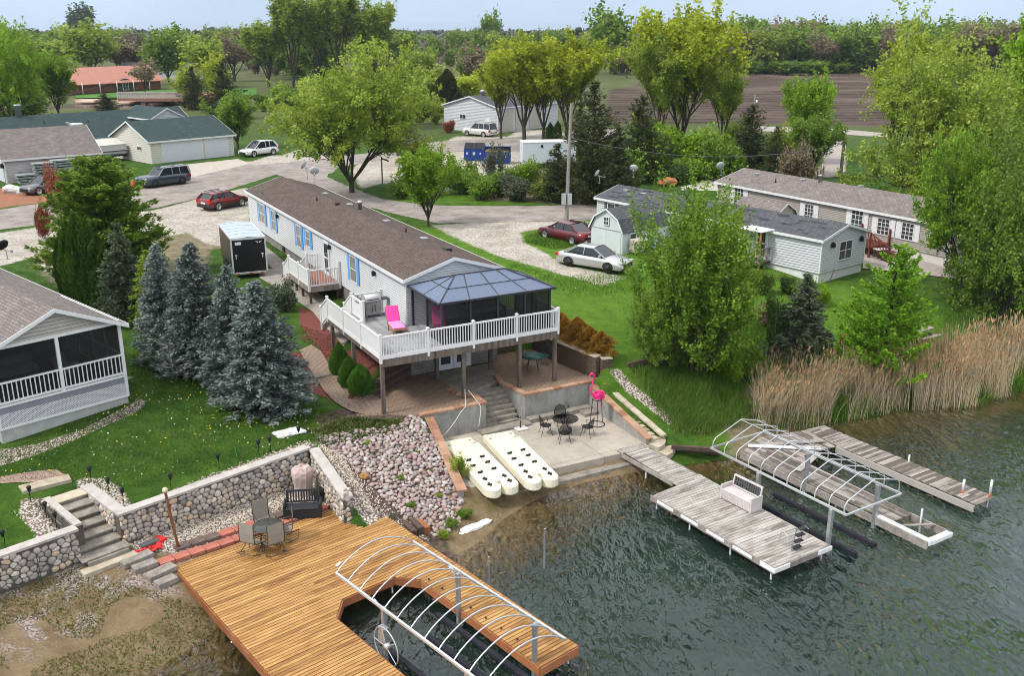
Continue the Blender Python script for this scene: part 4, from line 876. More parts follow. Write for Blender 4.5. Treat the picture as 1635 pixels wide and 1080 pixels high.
def jointed():
    m,nt,b=newmat('patio_concrete'); tc=N(nt,'ShaderNodeTexCoord'); no=N(nt,'ShaderNodeTexNoise',ins={'Scale':.9,'Detail':8,'Roughness':.7}); nt.links.new(tc.outputs['Object'],no.inputs['Vector'])
    rp=ramp(nt,[(.35,(.33,.29,.235)),(.65,(.45,.40,.33))]); nt.links.new(no.outputs[0],rp.inputs[0])
    br=N(nt,'ShaderNodeTexBrick',offset=0,ins={'Scale':1,'Mortar Size':.012,'Brick Width':2.6,'Row Height':2.75}); br.inputs['Color1'].default_value=(1,1,1,1);br.inputs['Color2'].default_value=(.96,.96,.96,1);br.inputs['Mortar'].default_value=(.4,.38,.35,1)
    mp=N(nt,'ShaderNodeMapping'); mp.inputs['Location'].default_value=(-.1,.35,0); nt.links.new(tc.outputs['Object'],mp.inputs[0]); nt.links.new(mp.outputs[0],br.inputs[0])
    mx=N(nt,'ShaderNodeMix',data_type='RGBA',blend_type='MULTIPLY'); mx.inputs[0].default_value=1; nt.links.new(rp.outputs[0],mx.inputs[6]); nt.links.new(br.outputs[0],mx.inputs[7]); nt.links.new(mx.outputs[2],b.inputs['Base Color']); b.inputs['Roughness'].default_value=.85
    return m
o=struct(MB().prism(PT,.1,.6).build('patio',jointed())); o.location=(OD_[0],OD_[1],0); o.rotation_euler.z=AD
o=struct(MB().box(1.3,10.4,-6.75,-6.12,-.6,.22).box(1.2,1.5,-6.1,-5.85,-.4,.42).build('shore_step',M['step'])); o.location=(OD_[0],OD_[1],0); o.rotation_euler.z=AD
def caprow(par,pts,w,z,th=.09,L=.42,mat=None,name='cap',zf=None,seed=1):
    """row of cap blocks along a polyline; each run is one mesh of blocks"""
    rr=random.Random(seed); mb=MB()
    for i in range(len(pts)-1):
        a=Vector(pts[i]);c=Vector(pts[i+1]);d=c-a;LL=d.length;k=max(1,round(LL/L));d=d/LL;n=Vector((-d.y,d.x))
        for j in range(k):
            s0=LL*j/k+.004;s1=LL*(j+1)/k-.004
            za=z if zf is None else zf(i,j/k);zb=z if zf is None else zf(i,(j+1)/k); dz=rr.uniform(-.006,.006)
            q=[a+d*s0,a+d*s1,a+d*s1+n*w,a+d*s0+n*w]; zz=[za,zb,zb,za]
            mb.add([(p.x,p.y,h-th+dz) for p,h in zip(q,zz)]+[(p.x,p.y,h+dz) for p,h in zip(q,zz)],[(0,3,2,1),(4,5,6,7),(0,1,5,4),(1,2,6,5),(2,3,7,6),(3,0,4,7)])
    return mb.build(name,mat or M['cap'],par)
# retaining walls of the two terraces
rw_=frame_thing('retaining_wall','concrete retaining wall with terracotta caps left of the concrete stairs, behind the docks','wall')
mb=MB(); mb.box(1.44,4.72,-1.0,-.8,.2,1.88); mb.box(4.52,4.72,-.8,.25,.6,1.88); mb.build('wall_face',M['cwall'],rw_)
caprow(rw_,[(1.4,-1.04),(4.78,-1.04)],.3,1.99,seed=2); caprow(rw_,[(4.78,-.72),(4.78,.3),(4.15,.85),(4.1,1.5)],.28,1.985,seed=3)
rw2=frame_thing('retaining_wall','concrete retaining wall with terracotta caps behind the black patio table','wall')
mb=MB(); mb.box(6.8,11.0,-1.0,-.8,.2,1.88); mb.prism([(6.8,-1.0),(7.0,-.8),(6.75,1.2),(6.55,1.15)],.6,1.88); mb.build('wall_face',M['cwall'],rw2)
caprow(rw2,[(6.74,-1.04),(11.0,-1.04)],.3,1.99,seed=4); caprow(rw2,[(6.75,2.1),(6.5,1.1),(6.74,-.74)],.28,1.985,seed=5)
# concrete stairs between
st=frame_thing('concrete_stairs','worn concrete stairs climbing from the patio to the basement doors','stairs')
for k in range(7):
    z=1.88-(k+1)*.172; f=(k)/7
    mb=MB(); y1=.95-k*.245+.02; y0=y1-.30
    mb.bbox(4.74,6.74-.02*k,y0,1.2 if k==0 else y1+.25,z-.16,z,.012); mb.build('step',M['step'],st)
lg=frame_thing('patio_ledge','low concrete ledge running along the foot of the patio wall','ledge')
MB().bbox(6.85,10.4,-1.42,-1.0,.55,.82,.02).build('ledge_block',M['step'],lg); MB().bbox(9.6,10.35,-2.0,-1.43,.55,.78,.02).build('ledge_block',M['step'],lg); MB().bbox(4.2,6.84,-1.62,-1.05,.55,.72,.02).build('ledge_block',M['step'],lg)
# sloping side walls with brick caps
sw=frame_thing('sloping_wall','sloping wall with orange brick caps between the pink boulders and the pale boat docks','wall')
zsl=lambda i,t: 1.85-1.0*t
mb=MB(); A0=(1.62,-.95);A1=(.62,-6.5)
mb.add([(A0[0],A0[1],0),(A1[0],A1[1],-.4),(A1[0]+.26,A1[1],-.4),(A0[0]+.26,A0[1],0),(A0[0],A0[1],1.78),(A1[0],A1[1],.78),(A1[0]+.26,A1[1],.78),(A0[0]+.26,A0[1],1.78)],[(0,3,2,1),(4,5,6,7),(0,1,5,4),(1,2,6,5),(2,3,7,6),(3,0,4,7)]); mb.build('wall_face',M['cwall'],sw)
caprow(sw,[(A1[0]-.06,A1[1]-.05),(A0[0]-.06,A0[1]-.1)],-.42,0,seed=6,zf=lambda i,t:.86+1.0*t,L=.5)
rs=frame_thing('rill_channel','stepped tan stone channel with sloping brick capped wall right of the patio','channel')
B0=(10.45,-1.0);B1=(10.3,-6.0)
mb=MB(); mb.add([(B0[0],B0[1],.3),(B1[0],B1[1],-.2),(B1[0]+.22,B1[1],-.2),(B0[0]+.22,B0[1],.3),(B0[0],B0[1],1.76),(B1[0],B1[1],.82),(B1[0]+.22,B1[1],.82),(B0[0]+.22,B0[1],1.76)],[(0,3,2,1),(4,5,6,7),(0,1,5,4),(1,2,6,5),(2,3,7,6),(3,0,4,7)]); mb.build('wall_face',M['cwall'],rs)
caprow(rs,[(B1[0]-.04,B1[1]-.06),(B0[0]-.04,B0[1]-.1)],-.36,0,seed=7,zf=lambda i,t:.9+.94*t,L=.5)
mb=MB(); 
for k in range(14):
    t0=k/14;y=-5.9+k*.35;z=.72+.92*t0; mb.bbox(10.68,11.12,y,y+.34,z-.25,z,.015)
mb.build('channel_bed',M['tan_stone'],rs)
caprow(rs,[(11.45,-6.0),(11.35,-1.1)],.3,0,seed=8,zf=lambda i,t:.86+.98*t,L=.6,mat=M['tan_stone'],name='edging')
mb=MB(); mb.prism([(10.4,-1.0),(11.9,-1.0),(11.9,-.6),(10.4,-.6)],1.5,1.93); mb.prism([(11.5,-1.35),(12.2,-1.3),(12.2,-.7),(11.5,-.8)],1.3,1.82); mb.build('top_stone',M['tan_stone'],rs)
MB().tube([(11.0,-1.6,1.9),(10.95,-1.25,2.0)],.06,8).build('drain_pipe',flat('orange_pipe',(.55,.17,.05),.5),rs)
cs=frame_thing('curved_steps','two curved tan stone steps at the right end of the patio by the gangway','steps')
for k,(r_,z) in enumerate(((1.75,.42),(1.25,.62))):
    pl=[(10.25,-5.2)]+[(10.35+r_*math.cos(a),-5.3+r_*math.sin(a)*1.05) for a in [R(-80+i*14) for i in range(8)]]
    MB().prism(pl,z-.55,z).build('step',M['tan_stone'],cs)
# block wall with rust coloured shrubs behind it
bwm=blockwall('split_face_block',(.20,.14,.10),(.30,.22,.16),(.12,.09,.07),.34,.17,.02)
bw=frame_thing('block_wall','curving split face block wall holding the lawn right of the deck','wall')
wp=[(8.2,5.3),(10.95,5.4),(10.85,3.2),(11.05,1.2),(11.35,-.55),(11.9,-.65)]
for i in range(len(wp)-1):
    a,c=wp[i],wp[i+1]; T,L=wallT(c,a); top=2.98 if i<4 else 2.9
    rr=random.Random(i); mb=MB(); mb.T=T
    z=1.85;row=0
    while z<top-.05:
        x=-.02-(.17 if row%2 else 0)
        while x<L: x1=min(L,x+.34); o=rr.uniform(0,.06); mb.bbox(max(0,x)+.006,x1-.006,-.02-o,.28,z,min(z+.17,top)-.006,.02); x+=.34
        z+=.17;row+=1
    mb.build('block_course',bwm,bw)
    cb=MB(); cb.T=T; k=max(1,int(L/.5))
    for j in range(k): cb.bbox(L*j/k+.004,L*(j+1)/k-.004,-.08,.32,top+.002,top+.09,.012)
    cb.build('cap',M['tan_stone'],bw)
# dark timber retaining wall under the deck, left
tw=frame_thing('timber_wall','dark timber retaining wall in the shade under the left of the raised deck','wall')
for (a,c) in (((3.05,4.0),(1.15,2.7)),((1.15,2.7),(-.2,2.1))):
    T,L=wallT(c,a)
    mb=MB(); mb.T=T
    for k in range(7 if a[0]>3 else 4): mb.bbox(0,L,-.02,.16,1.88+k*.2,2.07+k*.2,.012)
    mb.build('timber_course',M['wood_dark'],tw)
# curved stone edging and red mulch bed, path
pathpx=[(478,562),(497,553),(512,563),(528,588),(545,610),(566,624),(600,636),(612,642),(625,662),(600,664),(560,660),(535,645),(515,623),(500,600),(487,580)]
sheet('paver_path',[tuple(G(u,v)[:2]) for u,v in pathpx],M['pav2'],.07,.5)
sheet('side_walk',[tuple(G(u,v)[:2]) for u,v in [(413,388),(425,395),(470,432),(520,480),(560,540),(548,556),(512,515),(500,500),(470,478),(440,460),(415,445),(412,430),(436,430),(413,410)]],conc,.02,.6)
sheet('porch_path',[tuple(G(u,v)[:2]) for u,v in [(-10,765),(60,755),(90,752),(115,766),(60,783),(55,772),(-10,774)]],pavers('pinkish_pavers',(.36,.24,.19),(.44,.32,.26),(.3,.22,.18),.2,.1),.03,.5)
def slab(label,pts,z,th,mat,name='stone_step',cat='step',par=None,group=None):
    cx=sum(p[0] for p in pts)/len(pts);cy=sum(p[1] for p in pts)/len(pts)
    o=MB().prism([(x-cx,y-cy) for x,y in pts],-th,0).build(name,mat,par); o.location=(cx,cy,z); 
    if label: tag(o,label,cat,group)
    return o
def gpts(L): return [tuple(G(u,v)[:2]) for u,v in L]
slab('worn grey timber step crossing the tan paver path beside the blue spruce',[tuple(P(u,v,2.5)[:2]) for u,v in [(498,596),(532,589),(538,596),(503,604)]],2.5,.18,M['wood_grey'])
slab('long tan stone step at the end of the pinkish path above the stone stairs',poly(FW,[(-1.75,4.0),(-.1,3.75),(0,4.3),(-1.7,4.6)]),2.46,.2,M['tan_stone'])
slab('grey stone step below the porch at the side of the neighbouring screened porch',[tuple(P(u,v,2.9)[:2]) for u,v in [(197,605),(240,594),(245,604),(208,615)]],2.9,.2,M['wood_grey'])
slab('square concrete landing beside the screened porch on the left lawn',[tuple(P(u,v,3.0)[:2]) for u,v in [(190,572),(237,594),(205,606),(188,602)]],3.0,.25,conc,'landing_slab','slab')
# curved edging blocks near deck post
q=[tuple(P(u,v,2.95)[:2]) for u,v in [(512,543),(521,541),(533,552),(528,556),(517,553)]]; slab('curved low edging block in the red mulch under the left deck edge',q,2.98,.2,M['tan_stone'],'edging_block','edging')
# ---------------------------------------------------------------- pale drive on docks
def jetdock(label,x,y,rz):
    q=toW(FD,x,y,.62); t=thing('floating_dock',label,'dock',q,AD+rz)
    W=1.5;L=5.3
    out=[(-W/2,L/2),(-W/2,-L/2+.55)]
    # rounded twin prongs with a notch
    def arc(cx,cy,r,a0,a1,n=8): return [(cx+r*math.cos(R(a0+(a1-a0)*i/n)),cy+r*1.25*math.sin(R(a0+(a1-a0)*i/n))) for i in range(n+1)]
    out=[(-W/2,L/2)]+arc(-W/2+.37,-L/2+.42,.37,180,345)+[(-.13,-L/2+.75),(.13,-L/2+.75)]+arc(W/2-.37,-L/2+.42,.37,195,360)+[(W/2,L/2-.75),(W/2-.12,L/2-.68),(W/2-.12,L/2)]
    out=[(a,b_) for a,b_ in out]
    mb=MB(); mb.prism(out,.06,.36); ins=[(a*.965,b_*.985+.0) for a,b_ in out]; mb.prism([(a*.93,b_*.975) for a,b_ in out],0.0,.06)
    n=len(out); vs=[(a,b_,.361) for a,b_ in out]+[(a*.965,b_*.988,.40) for a,b_ in out]; mb.add(vs,[(i,(i+1)%n,n+(i+1)%n,n+i) for i in range(n)]+[tuple(range(n,2*n))],0,False)
    mb.build('hull',M['cream_pl'],t)
    mb=MB() # raised bunk ridges and bow valley
    for s_ in (-1,1):
        mb.add([(s_*.1,2.35,.40),(s_*.55,1.95,.40),(s_*.22,1.2,.40),(s_*.2,1.9,.47)],[(0,1,3),(1,2,3),(2,0,3)] if s_<0 else [(1,0,3),(2,1,3),(0,2,3)])
        mb.bbox(min(s_*.05,s_*.12),max(s_*.05,s_*.12),-1.6,1.0,.395,.435,.01)
    mb.build('ridge',M['cream_pl'],t)
    for (a,b_) in [(-.36,.35),(.3,.45),(-.4,-.25),(.3,-.15),(-.36,-.95),(.3,-.85),(-.42,-1.6),(.42,-1.65),(-.44,-2.15),(.44,-2.15)]:
        mb=MB(); mb.T=Matrix.Translation((a,b_,.405))@Matrix.Rotation(R(25 if b_>-1.5 else 90),4,'Z'); mb.bbox(-.13,.13,-.045,.045,0,.05,.015); mb.bbox(-.04,.04,-.1,.1,.0,.035,.01); mb.build('roller',M['rubber'],t)
    mb=MB()
    for a,b_ in ((W/2-.3,2.3),(-W/2+.15,2.1),(W/2-.25,1.9)): mb.bbox(a-.05,a+.05,b_-.03,b_+.03,.40,.45,.01)
    mb.build('cleat',flat('cleat_grey',(.35,.33,.28),.5),t)['kind']='stuff'
    return t
jetdock('cream plastic drive on watercraft dock nearest the brick capped sloping wall',2.42,-4.88,R(-4.6))
jetdock('cream plastic drive on watercraft dock nearer the black patio table',4.28,-5.1,R(-7))
def rope(label,pts,r=.018,mat=None):
    o=MB().tube(pts,r,5).build('rope',mat or flat('white_rope',(.6,.58,.52),.9)); return tag(o,label,'rope')
a=toW(FD,4.2,-1.06,1.95);
def sagged(p,q,s,n=9): return [p.lerp(q,i/n)-Vector((0,0,s*4*(i/n)*(1-i/n))) for i in range(n+1)]
rope('white rope hanging from the deck post down to the left cream dock',[toW(FD,4.12,.0,2.4),toW(FD,3.6,-1.12,2.02)]+sagged(toW(FD,3.3,-1.2,1.8),toW(FD,2.1,-1.75,1.06),.1))
rope('white rope sagging over the wall cap to the right cream dock',[toW(FD,4.3,.0,2.3),toW(FD,4.3,-1.12,2.02)]+sagged(toW(FD,4.35,-1.2,1.85),toW(FD,4.1,-1.45,1.06),.12))
# ---------------------------------------------------------------- patio furniture
def meshmat(name,a=.55,c=(.015,.015,.017),sc=60):
    return screenmat(name,a,c)
M['wmesh']=meshmat('wrought_mesh',.72)
def patio_chair(label,x,y,rz,group='black mesh chairs round the patio table'):
    t=thing('patio_chair',label,'chair',toW(FD,x,y,.605),AD+rz,group)
    mb=MB(); mb.lathe([(.001,.43),(.2,.425),(.25,.44)],14); mb.build('seat',M['wmesh'],t)
    prof=[(-.27,.46),(-.29,.66),(-.2,.86),(0,.92),(.2,.86),(.29,.66),(.27,.46)]
    def yb(x_,z): return .2+.12*(1-abs(x_)/.3)*0+ .10*(z-.45)+(.08-abs(x_)*.45 if abs(x_)>.0 else .08)
    mb=MB(); pts=[(a,yb(a,b_),b_) for a,b_ in prof]
    mb.add(pts+[(0,yb(0,.46),.46)],[(i,i+1,7) for i in range(6)]); mb.build('backrest',M['wmesh'],t)
    mb=MB(); mb.tube(pts,.016,6); mb.tube([(math.cos(a)*.25,math.sin(a)*.25,.44) for a in [i*math.pi/8 for i in range(16)]],.014,6,closed=True)
    for s_ in (-1,1): mb.tube([(s_*.27,.12,.46),(s_*.31,.0,.64),(s_*.30,-.2,.64),(s_*.24,-.12,.44)],.014,6)
    mb.build('arm_frame',M['black'],t)
    for a,b_ in ((-1,-1),(1,-1),(-1,1),(1,1)): mb=MB(); mb.tube([(a*.18,b_*.16,.43),(a*.22,b_*.2,.2),(a*.27,b_*.27,.0)],.013,6); mb.build('leg',M['black'],t)
    return t
tx,ty=7.75,-3.15
t=thing('patio_table','round black wrought iron mesh table among four chairs on the lower patio','table',toW(FD,tx,ty,.605),AD)
mb=MB(); mb.lathe([(.001,.72),(.58,.72)],28); mb.build('tabletop',M['wmesh'],t); mb=MB(); mb.tube([(.6*math.cos(i*math.pi/14),.6*math.sin(i*math.pi/14),.72) for i in range(28)],.016,6,closed=True)
for i in range(8): mb.tube([(0,0,.715),(.6*math.cos(i*math.pi/4),.6*math.sin(i*math.pi/4),.715)],.007,4)
mb.build('table_rim',M['black'],t)
for i in range(4): a=i*math.pi/2+.5; mb=MB(); mb.tube([(.3*math.cos(a),.3*math.sin(a),.72),(.12*math.cos(a),.12*math.sin(a),.4),(.38*math.cos(a),.38*math.sin(a),0)],.016,6); mb.build('leg',M['black'],t)
patio_chair('black mesh patio chair left of the table, nearest the white umbrella base',tx-.85,ty+.35,R(75))
patio_chair('black mesh patio chair behind the table, its round back highest in view',tx+.35,ty+.95,R(-15))
patio_chair('black mesh patio chair in front of the table on the left',tx-.55,ty-.85,R(155))
patio_chair('black mesh patio chair right of the table toward the flamingo hoop',tx+.75,ty-.75,R(215))
t=thing('umbrella_base','square white umbrella base with a short black tube on the patio','umbrella base',toW(FD,6.15,-1.75,.605),AD)
MB().bbox(-.28,.28,-.28,.28,0,.08,.015).build('base_plate',flat('base_white',(.62,.60,.56),.7),t); MB().lathe([(.05,.08),(.03,.12),(.03,.42)],10).build('tube',M['black'],t)
t=thing('flamingo_ornament','pink flamingo ornament standing on a tall black hoop plant stand','ornament',toW(FD,9.6,-3.0,.605),AD)
mb=MB()
for z,r_ in ((.02,.38),(1.28,.2)): mb.tube([(r_*math.cos(i*math.pi/12),r_*math.sin(i*math.pi/12),z) for i in range(24)],.018,6,closed=True)
for a in (0,2.1,4.2): mb.tube([(.34*math.cos(a),.34*math.sin(a),.02),(.24*math.cos(a),.24*math.sin(a),1.28)],.016,6)
mb.build('stand',M['black'],t)
FP=flat('flamingo_pink',(.80,.03,.22),.6,var=.15,scale=9)
mb=MB(); mb.ball((.05,0,1.45),.25,12,8,sc=(1.0,.75,.8)); rr=random.Random(4)
for i in range(70):
    a=rr.uniform(0,6.28);b_=rr.uniform(-.6,1.2); c=Vector((.05+.28*math.cos(a)*math.cos(b_),.21*math.sin(a)*math.cos(b_),1.45+.24*math.sin(b_))); d=Vector((.8,rr.uniform(-.4,.4),rr.uniform(-.3,.5))).normalized()
    mb.add([c-d*.04+Vector((0,0,.02)),c+Vector((0,.06,0)),c+d*.14,c-Vector((0,.06,0))],[(0,1,2,3)])
mb.build('body',FP,t)
MB().tube([(-.2,0,1.5),(-.33,0,1.65),(-.38,0,1.9),(-.28,0,2.15),(-.22,0,2.38),(-.24,0,2.55),(-.32,0,2.62)],[.07,.05,.04,.04,.04,.045,.05],8).build('neck',FP,t)
mb=MB(); mb.ball((-.34,0,2.62),.07,8,6); mb.tube([(-.39,0,2.61),(-.47,0,2.56),(-.48,0,2.48)],[.035,.025,.01],6); mb.build('head',FP,t)
mb=MB(); mb.tube([(.0,.05,1.28),(.1,.05,1.05),(.05,.05,.85)],.012,5); mb.tube([(.12,-.05,1.28),(.2,-.05,1.0),(.16,-.05,.8)],.012,5); mb.build('legs',FP,t)
# green table set under the deck
t=thing('garden_table','round dark teal metal table on the right paver terrace under the deck','table',toW(FD,9.0,2.1,1.905),AD)
GT=flat('teal_metal',(.02,.085,.08),.45); mb=MB(); mb.lathe([(.001,.70),(.6,.70),(.6,.74),(.001,.74)],26); mb.build('tabletop',GT,t)
for i in range(4): a=i*1.57+.3; mb=MB(); mb.tube([(.2*math.cos(a),.2*math.sin(a),.7),(.42*math.cos(a),.42*math.sin(a),0)],.016,6); mb.build('leg',M['black'],t)
def gchair(label,x,y,rz):
    t=thing('garden_chair',label,'chair',toW(FD,x,y,1.905),AD+rz,'teal metal chairs round the garden table')
    MB().bbox(-.22,.22,-.22,.22,.42,.45,.01).build('seat',GT,t); mb=MB(); mb.tube([(-.2,.22,.44),(-.22,.3,.85),(0,.32,.95),(.22,.3,.85),(.2,.22,.44)],.016,6)
    for k in (-.1,0,.1): mb.tube([(k,.22,.44),(k,.31,.92)],.008,4)
    mb.build('backrest',GT,t)
    for a,b_ in ((-1,-1),(1,-1),(-1,1),(1,1)): MB().tube([(a*.2,b_*.2,.43),(a*.24,b_*.24,0)],.013,5).build('leg',GT,t)
gchair('teal metal chair behind the round teal table, left one',8.9,3.0,R(10)); gchair('teal metal chair behind the round teal table, right one against the block wall',10.0,2.6,R(-50))
# ---------------------------------------------------------------- fieldstone walls and stairs (frame of the stone wall)
M['limecap']=noisy('limestone_cap',[(.36,.325,.30),(.44,.405,.375),(.50,.465,.44)],scale=2.2,detail=6,rough=.85,bump=.2,bscale=20)
M['mortar']=noisy('dark_mortar',[(.07,.062,.054),(.15,.135,.118)],scale=9,rough=.95)
def fieldstone():
    m,nt,b=newmat('fieldstone'); ge=N(nt,'ShaderNodeNewGeometry'); rp=ramp(nt,[(0,(.20,.185,.17)),(.15,(.33,.30,.27)),(.35,(.43,.385,.34)),(.5,(.50,.43,.35)),(.62,(.55,.41,.27)),(.72,(.62,.58,.50)),(.85,(.33,.285,.28)),(1,(.70,.66,.58))]); nt.links.new(ge.outputs['Random Per Island'],rp.inputs[0])
    tc=N(nt,'ShaderNodeTexCoord'); no=N(nt,'ShaderNodeTexNoise',ins={'Scale':12,'Detail':6,'Roughness':.75}); nt.links.new(tc.outputs['Object'],no.inputs['Vector']); r2=ramp(nt,[(.25,g(.6)),(.7,g(1.3))]); nt.links.new(no.outputs[0],r2.inputs[0])
    mx=N(nt,'ShaderNodeMix',data_type='RGBA',blend_type='MULTIPLY'); mx.inputs[0].default_value=1; nt.links.new(rp.outputs[0],mx.inputs[6]); nt.links.new(r2.outputs[0],mx.inputs[7]); nt.links.new(mx.outputs[2],b.inputs['Base Color']); b.inputs['Roughness'].default_value=.75
    return m
M['fstone']=fieldstone()
def stones_on(mb,T,L,z0f,z1f,s=.235,seed=1):
    """rounded stones packed on a wall face: relaxed points, each cell becomes a domed polygon"""
    rr=random.Random(seed); pts=[]
    H_=max(z1f(0),z1f(L)); z=min(z0f(0),z0f(L)); row=0
    while z<H_+s:
        x=-s*.5+(row%2)*s*.5
        while x<L+s: pts.append([x+rr.uniform(-.3,.3)*s,z+rr.uniform(-.25,.25)*s]); x+=s*rr.uniform(.6,1.6)
        z+=s*.74; row+=1
    A=np.array(pts)
    for i,(x,z) in enumerate(pts):
        if x<s*.1 or x>L-s*.1 or z<z0f(x)+s*.08 or z>z1f(x)-s*.12: continue
        d=A-np.array([x,z]); dd=np.hypot(d[:,0],d[:,1]); nb=np.argsort(dd)[1:14]
        # cell polygon by clipping directions against bisectors
        K=12;ring=[]
        for k in range(K):
            a=2*math.pi*k/K; u=(math.cos(a),math.sin(a)); r=s*.85
            for j in nb:
                c=(d[j,0]*u[0]+d[j,1]*u[1])
                if c>1e-6: r=min(r,dd[j]**2/2/c)
            ring.append([u[0]*r,u[1]*r])
        # corner cutting for roundness
        ring=[[(ring[k][0]*4+ring[k-1][0]+ring[(k+1)%K][0])/6*.97,(ring[k][1]*4+ring[k-1][1]+ring[(k+1)%K][1])/6*.97] for k in range(K)]
        def cl(px,pz): return (min(max(px,.01),L-.01),min(max(pz,z0f(x)),z1f(x)))
        h=rr.uniform(.035,.07); vs=[]
        for sc,dp in ((.985,0),(.93,-h*.6),(.66,-h)):
            for p in ring: q=cl(x+p[0]*sc,z+p[1]*sc); vs.append((q[0],dp,q[1]))
        vs.append((x,-h*1.1,z)); mb.T=T
        mb.add(vs,[(k,(k+1)%K,K+(k+1)%K,K+k) for k in range(K)]+[(K+k,K+(k+1)%K,2*K+(k+1)%K,2*K+k) for k in range(K)]+[(2*K+k,2*K+(k+1)%K,3*K) for k in range(K)],0,True)
def stonewall(label,runs,seed=1):
    t=frame_thing('stone_wall',label,'wall',FW)
    for i,(a,c,w,z0a,z0c,z1a,z1c,ends) in enumerate(runs):
        T,L=wallT(a,c); cm=MB(); cm.T=T
        cm.add([(0,0,z0a-.3),(L,0,z0c-.3),(L,w,z0c-.3),(0,w,z0a-.3),(0,0,z1a),(L,0,z1c),(L,w,z1c),(0,w,z1a)],[(0,3,2,1),(4,5,6,7),(0,1,5,4),(1,2,6,5),(2,3,7,6),(3,0,4,7)]); cm.build('core',M['mortar'],t)
        mb=MB(); stones_on(mb,T,L,lambda x:z0a+(z0c-z0a)*x/L,lambda x:z1a+(z1c-z1a)*x/L,seed=seed*10+i)
        if ends:
            T2,L2=wallT(ends[0],ends[1]); stones_on(mb,T2,L2,lambda x:z0a,lambda x:z1a,seed=seed*10+i+5)
        mb.build('stone_face',M['fstone'],t)
        cp=MB(); cp.T=T; k=max(1,round(L/1.25))
        for j in range(k):
            x0=L*j/k+.003-(.04 if j==0 else 0);x1=L*(j+1)/k-.003+(.04 if j==k-1 else 0);za=z1a+(z1c-z1a)*j/k;zb=z1a+(z1c-z1a)*(j+1)/k
            cp.add([(x0,-.05,za+.002),(x1,-.05,zb+.002),(x1,w+.03,zb+.002),(x0,w+.03,za+.002),(x0,-.05,za+.09),(x1,-.05,zb+.09),(x1,w+.03,zb+.09),(x0,w+.03,za+.09)],[(0,3,2,1),(4,5,6,7),(0,1,5,4),(1,2,6,5),(2,3,7,6),(3,0,4,7)])
        cp.build('cap',M['limecap'],t)
    return t
stonewall('long fieldstone wall with pale caps from the stairs to the pink boulders',[((0,0),(7.9,0),.34,1.12,.72,2.27,2.27,None),((0,3.1),(0,0.36),.36,2.1,1.1,2.265,2.265,None),((7.95,-.02),(6.85,-3.75),.36,.72,.6,2.2,1.75,((6.85,-3.75),(7.2,-3.8)))],1)
stonewall('fieldstone wall with pale caps left of the stone stairs',[((-14,0),(-1.45,0),.34,1.02,1.08,2.27,2.27,None),((-1.45,0.36),(-1.45,3.1),-.34,1.1,2.0,2.265,2.265,None)],2)
t=frame_thing('stone_stairs','seven worn concrete stairs between the two fieldstone walls','stairs',FW)
for k in range(7):
    z=1.12+(k+1)*.165; y=-.5+k*.5
    mb=MB(); mb.bbox(-1.44,-.01,y+.1 if k else y-.1,y+.75,z-.17,z-.03,.01); mb.bbox(-1.46 if k else -1.6,.0 if k else .1,y,y+.58,z-.03,z+.03,.01); mb.build('step',M['step'] if k<6 else M['tan_stone'],t)
t=frame_thing('stone_step','pale tan timber edged bottom step in front of the stone stairs','step',FW); mb=MB(); mb.bbox(-1.75,.15,-.95,-.55,.85,1.12,.02); mb.build('step_block',M['tan_stone'],t)
for i,(x0,x1,y0,y1) in enumerate(((-.55,.55,-1.28,-.85),(-.35,.45,-1.75,-1.35),(-.2,.85,-2.35,-1.9),(-.1,.6,-2.85,-2.45))):
    q=toW(FW,(x0+x1)/2,(y0+y1)/2,0); o=MB().bbox(-(x1-x0)/2,(x1-x0)/2,-(y1-y0)/2,(y1-y0)/2,0,.2,.015).build('stepping_block',M['wood_grey']); o.location=(q[0],q[1],tz(q[0],q[1])-.04); o.rotation_euler.z=AW+R((3,-2,6,2)[i])
    tag(o,('grey stepping block nearest the foot of the stone stairs','short grey stepping block, second from the stairs toward the cedar deck','long grey stepping block, third from the stairs','short grey stepping block nearest the cedar deck corner')[i],'block')
q=toW(FW,.75,-.5); o=MB().bbox(-.35,.35,-.13,.13,0,.16,.02).build('stepping_block',flat('slate_dark',(.10,.10,.10),.8)); o.location=(q[0],q[1],tz(q[0],q[1])-.03); o.rotation_euler.z=AW; tag(o,'dark slate block against the foot of the fieldstone wall','block')
# path lights
def plight(u,v,label,z=None):
    q=G(u,v); t=thing('path_light',label,'garden light',q,rnd.uniform(0,6),'black path lights along the pebble beds')
    MB().tube([(0,0,-.1),(rnd.uniform(-.03,.03),rnd.uniform(-.03,.03),.42)],.014,6).build('stake',M['black'],t)
    MB().lathe([(.02,.4),(.05,.46),(.085,.6),(.09,.62),(.03,.68),(.001,.7)],10).build('lamp_head',M['black'],t)
for u,v,l in ((50,803,'black path light left of the left stone stair wall, farthest up'),(75,829,'black path light behind the left stair wall cap, middle one'),(91,846,'black path light behind the left stair wall cap, nearest the corner'),(8,876,'black path light at the far left of the left stone wall'),
  (146,772,'black path light at the top of the right stair wall'),(175,792,'black path light behind the right stair wall, second from the stairs'),(198,808,'black path light behind the corner of the long stone wall'),(350,752,'black path light behind the middle of the long stone wall'),
  (414,727,'black path light right of the green garden stake'),(432,722,'black path light leaning, just right of its upright neighbour'),(478,706,'black path light in front of the white flat rock'),(274,782,'black path light just behind the tall rusty pole'),(0,905+8,'black path light cut by the left edge of the view')):
    plight(u,v,l)
